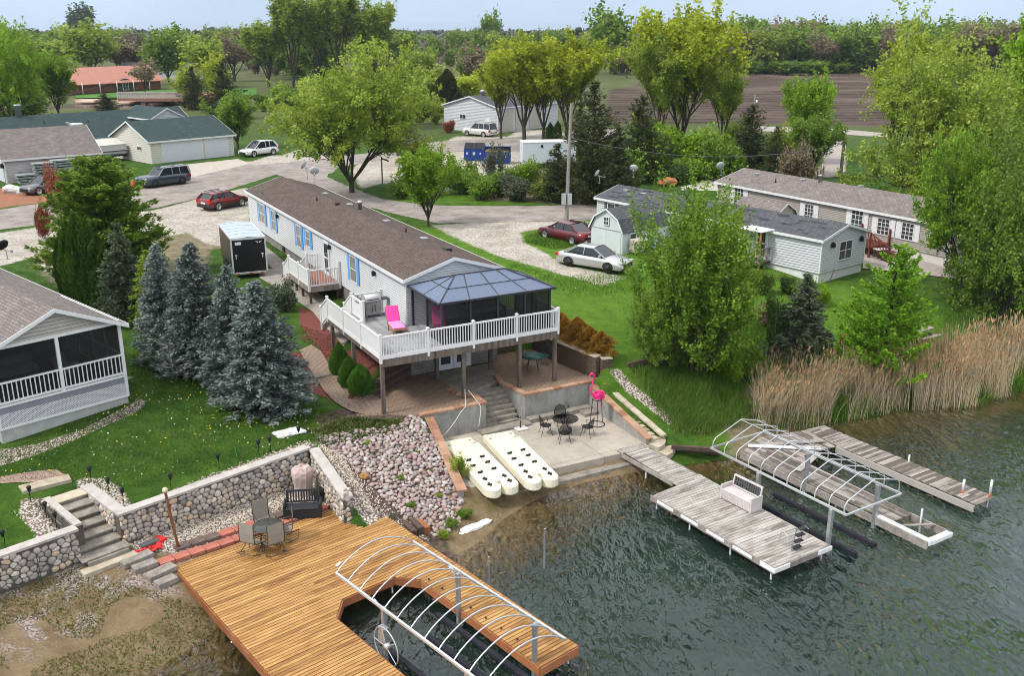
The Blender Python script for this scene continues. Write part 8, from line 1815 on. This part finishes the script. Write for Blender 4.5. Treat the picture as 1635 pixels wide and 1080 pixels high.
for i,(u,v,vt,w_,m_) in enumerate(((878,235,195,14,'grn'),(890,237,193,14,'grn'),(715,178,110,34,'jun'),(733,180,145,18,'jun'))): T('arbor',u,v,vt,w_,m_,('left of two slim dark columns behind the white trailer','right of two slim dark columns behind the white trailer','pointed dark evergreen behind the tall grey garage roof','short dark evergreen beside the pointed one')[i],'arborvitae')
for i,(u,v,vt,w_,m_) in enumerate(((1050,268,190,95,'brt'),(1035,288,235,70,'brt'),(1095,285,255,70,'brt'),(1120,270,205,95,'brt'),(1150,290,220,80,'mid'),(1060,250,205,60,'mid'),(995,305,245,55,'brt'),(975,310,250,60,'gry'),(1080,292,262,60,'drk'),(840,305,255,50,'brt'),(800,312,268,60,'mid'),(870,318,285,60,'olv'),(825,320,280,60,'gry'),(770,318,275,60,'mid'),(740,310,262,70,'mid'),(1245,270,205,50,'yel'),(1180,235,190,50,'olv'),(1270,300,230,60,'brn'),(640,318,285,40,'mid'))):
    T('bush',u,v,vt,w_,m_,'thicket shrub by the road: '+('tall bright one behind the barn shed','low bright one above the shed roof','rounded bright one behind the patched roof','large bright one behind the patched roof','green one left of the beige home corner','green one high behind the satellite dish','bright one right of the tall juniper','greyish pale one against the tall juniper','dark one near the orange tarp','bright green one behind the white trailer hitch','green one below the dumpsters','olive one beside the pole','pale grey green one in the middle of the verge','green one right of the bright small tree','green one behind the bright small tree','yellow one behind the beige home','olive one before the plowed field','dry brown one near the lane pole','small one by the post with the lamp arm')[i],'shrub')
T('oval',1285,262,122,95,'brt','light green tree beside the lane before the plowed field'); T('oval',1295,285,185,100,'mid','lower bright green tree in front of its taller twin beside the lane')
T('oval',380,238,150,95,'mid','round green tree at the right end of the cream garage'); T('juniper',312,175,105,60,'jun','dark spiky evergreen left of the garage tree'); T('juniper',362,190,97,75,'jun','darker taller evergreen just left of the huge vase shaped tree'); T('juniper',170,178,148,50,'jun','low dark evergreen in front of the brick house dock')
T('vase',18,215,38,150,'brt','big fresh green tree at the left edge behind the mauve garage'); T('oval',95,190,88,95,'brt','airy light green tree before the terracotta roof'); T('bush',30,195,140,110,'mid','green shrub mass below the big left edge tree','shrub')
T('poplar',470,140,-12,80,'olv','tall dark green poplar, left one of the group at the top','tree'); T('poplar',545,138,-20,85,'olv','tall dark green poplar, middle one of the group at the top'); T('poplar',600,138,4,80,'olv','tall dark green poplar, right one of the group at the top'); T('poplar',430,140,35,80,'olv','lower dark poplar at the left end of the dark group'); T('poplar',510,138,5,80,'olv','dark poplar filling between the left and middle ones'); T('poplar',640,135,60,60,'olv','short dark poplar at the right end of the dark group')
T('farA',150,128,34,95,'olv','olive tree rising behind the left end of the terracotta roof'); T('farB',200,125,62,80,'brn','bronze tinted tree rising behind the middle of the terracotta roof'); T('farC',232,150,95,60,'brn','bare brown tree in front of the terracotta roof'); T('farD',132,72,8,60,'drk','lone dark treetop above the left horizon')
T('farA',270,135,45,90,'mid','green tree right of the terracotta roof'); T('farB',330,140,60,80,'olv','olive tree right of the river post'); T('farA',60,125,60,110,'olv','olive tree left of the terracotta roof'); T('farC',375,130,55,80,'brn','brown budding tree before the dark poplars'); T('sapl',345,165,85,70,'yel','thin bright yellow sapling near the dark evergreens by the river'); T('sapl',300,165,100,60,'yel','thin yellow sapling left of the dark evergreens by the river')
T('farC',660,130,72,60,'brn','orange bronze tree in the gap right of the dark poplars'); T('farA',782,92,20,48,'mid','lone round tree topping the horizon'); T('farA',975,118,12,90,'mid','large round grey green tree above the horizon behind the yellow row'); T('farD',1190,110,28,60,'mid','green tree at the left end of the wood by the field')
T('farB',690,172,105,80,'olv','olive tree behind the roof of the tall grey garage, left'); T('farA',745,165,118,70,'yel','yellow green tree behind the roof of the tall grey garage, right'); T('oval',640,205,110,90,'olv','olive tree behind the right side of the huge vase tree'); T('farC',770,150,70,90,'brn','brown bare tree behind the row of yellow green trees')
T('bush',708+8,212,192,24,'red','small rust coloured shrub at the tall grey garage wall','shrub')
# trees filling the middle and far distance
rt=random.Random(77)
def scatter(n,u0,u1,v0,v1,h0,h1,kinds,label,group,wk=1.0,skip=None,nm=None):
    for i in range(n):
        u=rt.uniform(u0,u1);v=rt.uniform(v0,v1) if callable(v0) is False else v0(u)+rt.uniform(0,v1)
        if skip and skip(u,v): continue
        k,m_=rt.choice(kinds); q=P(u,v,UP); h=rt.uniform(h0,h1); d=depth(q); w=PROTO[k][3]/PROTO[k][2]*h*rt.uniform(.85,1.2)*wk*F/d
        T(k,u,v,0,w,m_,label[m_],'shrub' if nm else 'tree',name=nm,group=group,q=q,hz=h)
lab=lambda s:{'mid':'green '+s,'olv':'olive '+s,'brn':'brown budding '+s,'drk':'dark green '+s,'yel':'yellow green '+s,'brt':'bright green '+s}
K=[('farA','mid'),('farB','olv'),('farC','brn'),('farD','drk'),('farA','olv'),('farE','brn'),('farE','olv'),('farB','mid')]
scatter(60,-30,430,66,104,11,16,K,lab('tree in the woods behind the terracotta roofed house'),'trees behind the river house',skip=lambda u,v:v>97 and 120<u<290)
scatter(16,-30,430,104,122,9,13,K,lab('tree close behind the river house'),'trees close behind the river house',skip=lambda u,v:90<u<320)
scatter(46,600,1010,78,100,10,14,K,lab('tree in the wood on the horizon behind the grey garage'),'trees on the middle horizon')
scatter(24,600,800,112,150,7,10,K,lab('tree in the near wood behind the grey garage'),'trees behind the grey garage')
scatter(8,980,1010,105,128,9,12,K,lab('tree at the left end of the plowed field'),'trees at the field end')
scatter(112,1150,1700,98,117,12,18,[('farA','mid'),('farD','mid'),('farB','mid'),('farE','brn'),('farE','mid'),('farC','brn'),('farD','olv'),('farE','olv')],lab('tree in the long wood behind the plowed field'),'trees of the long wood',wk=1.25)
scatter(40,1165,1360,113,120,3.2,4.6,[('farD','mid'),('farE','mid')],lab('low bush in the hedge along the far edge of the plowed field'),'hedge along the field',wk=2.2,nm='shrub')
scatter(10,970,1170,118,128,2.5,3.5,[('farD','drk')],lab('low bush by the left part of the plowed field'),'bushes left of the field',wk=2.,nm='shrub')
def belt(name,mat,n,zones,h0,h1,kinds):
    Vs=[]
    for i in range(n):
        u0,u1,v0,v1,sk=rt.choice(zones); u=rt.uniform(u0,u1);v=rt.uniform(v0,v1)
        if sk and sk[0]<u<sk[1]: continue
        k=rt.choice(kinds); q=P(u,v,UP); h=rt.uniform(h0,h1); cm=PROTO[k][1]; co=np.empty(len(cm.vertices)*3,np.float32); cm.vertices.foreach_get('co',co); co=co.reshape(-1,3); s_=h/PROTO[k][2]; a=rt.uniform(0,6.28); ca,sa=math.cos(a)*s_*1.25,math.sin(a)*s_*1.25
        Vs.append(np.stack([co[:,0]*ca-co[:,1]*sa+q[0],co[:,0]*sa+co[:,1]*ca+q[1],co[:,2]*s_+q[2]],-1))
    V=np.concatenate(Vs); o=link(name,fastmesh(name,V,quads(len(V)//4),LM[mat])); o['kind']='stuff'
Z_=[(-60,640,80,112,(120,290)),(-60,640,78,96,None),(600,1010,82,100,None),(430,660,112,132,None)]
belt('distant_green_wood','mid',62,Z_,9,14,['farA','farE','farD']); belt('distant_olive_wood','olv',40,Z_,9,14,['farB','farE','farA']); belt('distant_brown_wood','brn',20,Z_,7,11,['farC','farE'])
# far woods on the horizon: one mass
n=26000; u=rs.uniform(-300,1900,n); dist=rs.uniform(520,1700,n); lump=np.array([noise.noise(Vector((a*.012,b*.004,0))) for a,b in zip(u,dist)]); X=(u-817.5)/F*dist*1.04; hh=(10+7*lump)*rs.uniform(.1,1,n)**.6
keep=~((u>1010)&(dist<620)); C=np.stack([X,dist*1.0,UP+np.maximum(hh,.5)],-1)[keep]
M['farwood']=leafmat('distant_wood',[(.04,.06,.04),(.075,.095,.06),(.11,.12,.085),(.12,.10,.085)],0)
o=link('far_wood',leafmesh('far_wood',C,2.6,M['farwood'],aspect=.8)); o['kind']='stuff'
# ---------------------------------------------------------------- reeds, long grass, lawn blades, flowers
def blades(name,pts,hmin,hmax,wd,mat,lean=.15,dirl=(0,0),tips=None,seed=1):
    n=len(pts); a=rs.uniform(0,2*math.pi,n); h=rs.uniform(hmin,hmax,n)[:,None]; side=np.stack([np.cos(a),np.sin(a),np.zeros(n)],-1)*wd/2
    l=rs.normal(size=(n,3))*lean; l[:,0]+=dirl[0];l[:,1]+=dirl[1]; l[:,2]=0; up=np.array([0,0,1.])
    m_=pts+h*.55*up+l*h*.35; t_=pts+h*up*.97+l*h
    V=np.stack([pts-side,pts+side,m_+side*.8,m_-side*.8,t_+side*.25,t_-side*.25],1).reshape(-1,3); b=np.arange(n)[:,None]*6
    FQ=np.concatenate([b+np.array([[0,1,2,3]]),b+np.array([[3,2,4,5]])]); 
    if tips is not None:
        k=rs.uniform(0,1,n)<tips; Tt=t_[k]; TV=leafV(np.repeat(Tt,2,0)-np.array([0,0,.06]),.13,aspect=.28,dirs=np.repeat(np.stack([l[k][:,0]*1.5+.2,l[k][:,1],np.ones(k.sum())],-1),2,0),spread=.3); off=len(V); V=np.concatenate([V,TV]); q_=quads(len(TV)//4)+off
        mi=np.concatenate([np.zeros(len(FQ)),np.ones(len(q_))]); FQ=np.concatenate([FQ,q_]); me=fastmesh(name,V,FQ,mat,mi=mi)
    else: me=fastmesh(name,V,FQ,mat)
    o=link(name,me); o['kind']='stuff'; return o
def inpoly(polyg,n,dens=None,soft=0):
    A=np.array(polyg); lo=A.min(0);hi=A.max(0); X=rs.uniform(lo[0],hi[0],n);Y=rs.uniform(lo[1],hi[1],n); k=inside(X,Y,polyg); X=X[k];Y=Y[k]
    if soft: k=rs.uniform(0,1,len(X))<np.clip(-sdist(X,Y,polyg)/soft,0,1)**1.5; X=X[k];Y=Y[k]
    if dens: d=np.array([noise.noise(Vector((x*dens,y*dens,7))) for x,y in zip(X,Y)])>-.12; X=X[d];Y=Y[d]
    return np.stack([X,Y,TZ(X,Y)],-1)
reed=leafmat('dry_reed',[(.22,.17,.11),(.42,.34,.22),(.54,.45,.30),(.42,.27,.13)],.2,.8); plume=leafmat('reed_plume',[(.24,.14,.07),(.42,.26,.13),(.5,.36,.2)],.2,.9); gbl=leafmat('long_grass',[(.05,.12,.012),(.10,.21,.02),(.19,.32,.04)],.25,.7)
lawn=leafmat('lawn_blade',[(.025,.062,.007),(.055,.12,.012),(.11,.18,.024)],.15,.8); lawn2=leafmat('lush_lawn_blade',[(.045,.11,.01),(.095,.19,.018),(.16,.28,.03)],.2,.8); dry=leafmat('dry_grass',[(.10,.08,.04),(.20,.16,.08),(.12,.15,.04)],.1,.9)
def gp(L): return [tuple(G(u,v)[:2]) for u,v in L]
p1=gp([(1420,660),(1560,652),(1650,626),(1700,590),(1660,560),(1560,580),(1480,606),(1400,632)]); blades('reed_bed',inpoly(p1,15000,.5,soft=.35),1.8,3.2,.024,[reed,plume],.11,(-.03,.0),tips=.42)
p2=gp([(1215,698),(1330,679),(1425,662),(1405,625),(1330,625),(1240,640),(1185,650)]); blades('reed_bed',inpoly(p2,9500,.9,soft=.35),1.1,2.6,.022,[reed,plume],.17,(.04,.0),tips=.35)
p3=gp([(1160,612),(1240,625),(1330,615),(1400,622),(1480,600),(1470,570),(1330,575),(1230,580),(1170,590)]); blades('reed_bed',inpoly(p3,3500,1.1,soft=1.),.8,1.7,.024,[reed,plume],.15,(.03,.0),tips=.4)
blades('long_grass',np.concatenate([inpoly(p1,7000,soft=.5),inpoly(p2,8000,soft=.5),inpoly(p3,9000,soft=1.)]),.3,1.1,.035,gbl,.3)
p4=gp([(1000,590),(1095,572),(1190,612),(1210,680),(1130,705),(1075,700),(1040,655),(1010,610)]); blades('long_grass',inpoly(p4,34000,soft=1.0),.18,.5,.03,gbl,.35); blades('dry_grass',inpoly(p4,1500),.25,.6,.02,dry,.35)
p5=gp([(740,310),(940,330),(945,300),(880,282),(780,286)]); blades('dry_grass',inpoly(p5,7000,.3),.5,1.3,.035,dry,.25); p6=gp([(1240,300),(1300,305),(1325,270),(1290,240),(1260,250)]); blades('dry_grass',inpoly(p6,2500,.3),.6,1.6,.05,dry,.25)
scatter(18,405,690,150,186,3,6,[('farE','mid'),('farE','olv'),('farE','mid')],lab('shrub in the scrub behind the huge vase shaped tree'),'scrub behind the vase tree',nm='shrub'); scatter(10,640,700,180,205,2.5,4,[('farE','olv')],lab('shrub left of the tall grey garage'),'scrub by the grey garage',nm='shrub')
p7=gp([(1000,480),(1100,480),(1230,480),(1300,520),(1230,585),(1170,580),(1090,560),(1000,570),(985,520)]); blades('long_grass',inpoly(p7,30000,soft=3.),.1,.28,.03,gbl,.35)
p8=gp([(0,770),(120,768),(180,790),(420,730),(520,700),(560,670),(500,640),(480,590),(440,560),(300,600),(215,540),(205,640),(60,700),(0,720)]); blades('lawn_grass',inpoly(p8,60000),.03,.09,.022,lawn,.5)
p9=gp([(900,480),(1000,480),(1100,450),(1010,430),(900,438),(800,410),(715,378),(690,366),(720,380),(800,430)]); blades('lawn_grass',inpoly(p9,60000,soft=1.5),.05,.14,.03,lawn2,.5)
p10=gp([(1310,480),(1460,480),(1560,510),(1480,560),(1330,560)]); blades('lawn_grass',inpoly(p10,24000,soft=2.),.06,.16,.03,gbl,.5)
p11=gp([(840,372),(940,370),(945,400),(880,400),(830,388)]); blades('lawn_grass',inpoly(p11,16000,soft=1.),.08,.25,.035,gbl,.5)
def dots(name,pts,s,mat):
    pts=pts+np.array([0,0,.05]); V=leafV(pts,s,aspect=1.,up=3.); o=link(name,fastmesh(name,V,quads(len(pts)),mat)); o['kind']='stuff'
dots('dandelion_flowers',np.concatenate([inpoly(p8,420,.5),inpoly(gp([(330,690),(480,690),(440,640),(330,660)]),130)]),.035,flat('dandelion_yellow',(.72,.55,.02),.7)); dots('dandelion_seedheads',np.concatenate([inpoly(p8,900,.6,soft=.6),inpoly(p9,220),inpoly(p4,60)]),.032,flat('seedhead_white',(.62,.62,.58),.8))
dots('fallen_petals',inpoly(pxpoly(1.0,[(0,880),(200,930),(330,950),(300,900),(180,890)]),10),.03,foam)
# weeds among rocks and at the shore
for i,(u,v,s_) in enumerate(((735,775,.9),(700,795,.35),(598,728,.3),(640,770,.35),(668,725,.3),(742,828,.7),(722,842,.6),(708,860,.6),(627,830,.4),(585,712,.35),(735,700,.25),(690,755,.25),(655,812,.45))):
    q=G(u,v); T('sapl' if i==0 else 'bush',u,v,0,40*s_,'olv' if i in (0,1,4,7,9) else 'gry' if i in (2,8) else 'mid',('leafy olive shoot growing over the lower end of the sloping brick capped wall','small weed tuft among the lowest pink rocks','weed tuft in the upper left of the pink rocks','weed tuft in the middle of the pink rocks','weed tuft near the right edge of the pink rocks','green clump on the mud below the cream dock','green clump on the mud, middle one','green clump on the mud nearest the timber blocks','green clump at the corner of the cedar deck and the pebbles','weed tuft above the middle of the pink rocks','tiny weed close to the sloping wall','tiny weed low in the pink rocks','weed tuft above the cedar deck edge')[i],'weed','weed',q=q,hz=(1.5 if i==0 else .6*s_))
gc=inpoly(gp([(490,690),(560,668),(640,672),(650,690),(600,700),(520,715)]),4500); blades('ground_cover',gc,.05,.2,.05,leafmat('cover_leaf',[(.03,.05,.01),(.07,.10,.015),(.13,.14,.03)],.1),.6)
blades('beach_weeds',inpoly(pxpoly(.6,[(0,960),(120,930),(330,960),(340,990),(220,1080),(0,1080)]),9000,.5),.02,.09,.035,leafmat('beach_green',[(.07,.10,.015),(.17,.19,.04)],.15),.6)
# ---------------------------------------------------------------- pink boulders
import bmesh as _bm
PKM,nt,b=newmat('pink_granite'); ge=N(nt,'ShaderNodeNewGeometry'); oi=N(nt,'ShaderNodeObjectInfo'); ad=N(nt,'ShaderNodeMath',operation='ADD'); nt.links.new(ge.outputs['Random Per Island'],ad.inputs[0]); nt.links.new(oi.outputs['Random'],ad.inputs[1]); fc=N(nt,'ShaderNodeMath',operation='FRACT'); nt.links.new(ad.outputs[0],fc.inputs[0])
rp=ramp(nt,[(0,(.27,.19,.18)),(.25,(.40,.30,.28)),(.42,(.33,.24,.22)),(.58,(.48,.41,.38)),(.72,(.20,.18,.18)),(.84,(.55,.49,.46)),(.93,(.36,.30,.25)),(1,(.30,.17,.15))]); nt.links.new(fc.outputs[0],rp.inputs[0]); tc=N(nt,'ShaderNodeTexCoord'); no=N(nt,'ShaderNodeTexNoise',ins={'Scale':14,'Detail':5}); nt.links.new(tc.outputs['Object'],no.inputs['Vector']); r2=ramp(nt,[(.3,g(.7)),(.7,g(1.2))]); nt.links.new(no.outputs[0],r2.inputs[0]); mx=N(nt,'ShaderNodeMix',data_type='RGBA',blend_type='MULTIPLY'); mx.inputs[0].default_value=1; nt.links.new(rp.outputs[0],mx.inputs[6]); nt.links.new(r2.outputs[0],mx.inputs[7]); nt.links.new(mx.outputs[2],b.inputs['Base Color']); b.inputs['Roughness'].default_value=.8
RK=[]
for s_ in range(7):
    B=_bm.new(); _bm.ops.create_icosphere(B,subdivisions=2,radius=1)
    for v in B.verts:
        c=v.co*(1+noise.noise(v.co*1.1+Vector((s_*5,0,0)))*.55); v.co=Vector((c.x,c.y*.8,c.z*.65))
    me=bpy.data.meshes.new('pink_rock'); B.to_mesh(me); B.free(); me.materials.append(PKM); me.polygons.foreach_set('use_smooth',[True]*len(me.polygons)); RK.append(me)
rp_=pxpoly(1.3,[(560,690),(640,676),(662,672),(690,700),(735,790),(728,845),(700,862),(655,835),(600,790),(545,735),(530,706)])
rp_=gp([(505,700),(560,690),(640,680),(655,664),(672,672),(700,715),(738,785),(733,840),(705,862),(660,842),(605,790),(550,735)])
R0=inpoly(rp_,11000); pts=[];cell={}
for x,y,z in R0:
    r_=rs.uniform(.06,.135); k=(int(x/.2),int(y/.2)); ok=True
    for dx in (-1,0,1):
        for dy in (-1,0,1):
            for (a,c,r2) in cell.get((k[0]+dx,k[1]+dy),[]):
                if (a-x)**2+(c-y)**2<(.72*(r_+r2))**2: ok=False
    if ok: cell.setdefault(k,[]).append((x,y,r_)); pts.append((x,y,z,r_))
pts.sort(key=lambda p:-p[3]/math.hypot(p[0],p[1]))
SV=[];SF=[];off=0
for i,(x,y,z,r_) in enumerate(pts):
    me=RK[i%7]
    if i<300:
        o=link('pink_rock',me,loc=(x,y,z+r_*.3),rz=rnd.uniform(0,6.28),sc=r_*1.15); o['label']='pinkish granite rock lying in the boulder slope beside the brick capped wall'; o['category']='rock'; o['group']='pink rocks of the boulder slope'
    else:
        co=np.empty(len(me.vertices)*3,np.float32); me.vertices.foreach_get('co',co); co=co.reshape(-1,3)*r_*1.15; a=rnd.uniform(0,6.28); ca,sa=math.cos(a),math.sin(a)
        SV.append(np.stack([co[:,0]*ca-co[:,1]*sa+x,co[:,0]*sa+co[:,1]*ca+y,co[:,2]+z+r_*.3],-1)); fi=np.array([p.vertices[:] for p in me.polygons]); SF.append(fi+off); off+=len(co)
if SV: o=link('pink_rocks',fastmesh('pink_rocks',np.concatenate(SV),np.concatenate(SF),PKM,True)); o['kind']='stuff'
# pebble chips over the pebble beds and mulch chips
def chips(name,pts,s0,s1,mat):
    n=len(pts); s=rs.uniform(s0,s1,n)[:,None]; a=unit(rs.normal(size=(n,3))); b_=unit(np.cross(a,rs.normal(size=(n,3)))); c=np.cross(a,b_); P_=pts+np.array([0,0,1])*s*.4
    V=np.stack([P_+a*s,P_-a*s,P_+b_*s*.8,P_-b_*s*.8,P_+c*s*.6,P_-c*s*.6],1).reshape(-1,3); b0=np.arange(n)[:,None]*6
    FT=np.concatenate([b0+np.array([t_]) for t_ in ((0,2,4),(2,1,4),(1,3,4),(3,0,4),(2,0,5),(1,2,5),(3,1,5),(0,3,5))]); o=link(name,fastmesh(name,V,FT,mat,True)); o['kind']='stuff'
PEB=leafmat('pebble_mix',[(.28,.20,.15),(.48,.41,.33),(.62,.56,.48),(.70,.66,.60)],0,.85)
chips('white_pebbles',np.concatenate([inpoly(poly(FW,pl),n_) for pl,n_ in (([(.2,.4),(8.2,.4),(8.6,.9),(4,1.0),(.9,.9),(1.0,2.4),(.4,3.8),(.2,3.3)],5500),([(-1.8,.4),(-9,.4),(-9,.9),(-3,.9),(-2.4,1.4),(-2.4,3.2),(-1.8,3.5)],3500),([(.1,-.1),(7.8,-.1),(7,-2.6),(5,-1.7),(1.5,-1.5),(.3,-.6)],9000))]+[inpoly(gp([(505,712),(535,712),(580,765),(640,832),(690,868),(640,850),(575,798),(560,780)]),5000)]),.018,.045,PEB)
MUL=leafmat('mulch_chip',[(.10,.03,.025),(.22,.075,.06),(.36,.16,.13)],0,.9)
chips('red_mulch',inpoly(gp([(480,520),(520,535),(545,560),(548,600),(600,630),(605,645),(575,640),(540,615),(525,590),(505,565),(480,545)]),7000),.02,.05,MUL)
chips('shell_litter',inpoly(poly(FW,[(-14,-.1),(-1.7,-.5),(1,-1.6),(1.5,-3.5),(-4,-1.9),(-14,-1.7)]),5000,.9,soft=.5),.012,.035,leafmat('shell_mix',[(.12,.08,.07),(.30,.24,.2),(.6,.56,.52)],0,.85))
# ---------------------------------------------------------------- thin air between us and the horizon
hm=bpy.data.materials.new('haze_air'); hm.use_nodes=True; nt=hm.node_tree; nt.nodes.remove(nt.nodes['Principled BSDF'])
vp=nt.nodes.new('ShaderNodeVolumePrincipled'); vp.inputs['Color'].default_value=(.72,.82,.95,1); vp.inputs['Density'].default_value=.00011; vp.inputs['Anisotropy'].default_value=.2
nt.links.new(vp.outputs[0],nt.nodes['Material Output'].inputs['Volume'])
o=MB().box(-3600,3600,-450,6100,-5,40).build('haze',hm); o['kind']='stuff'
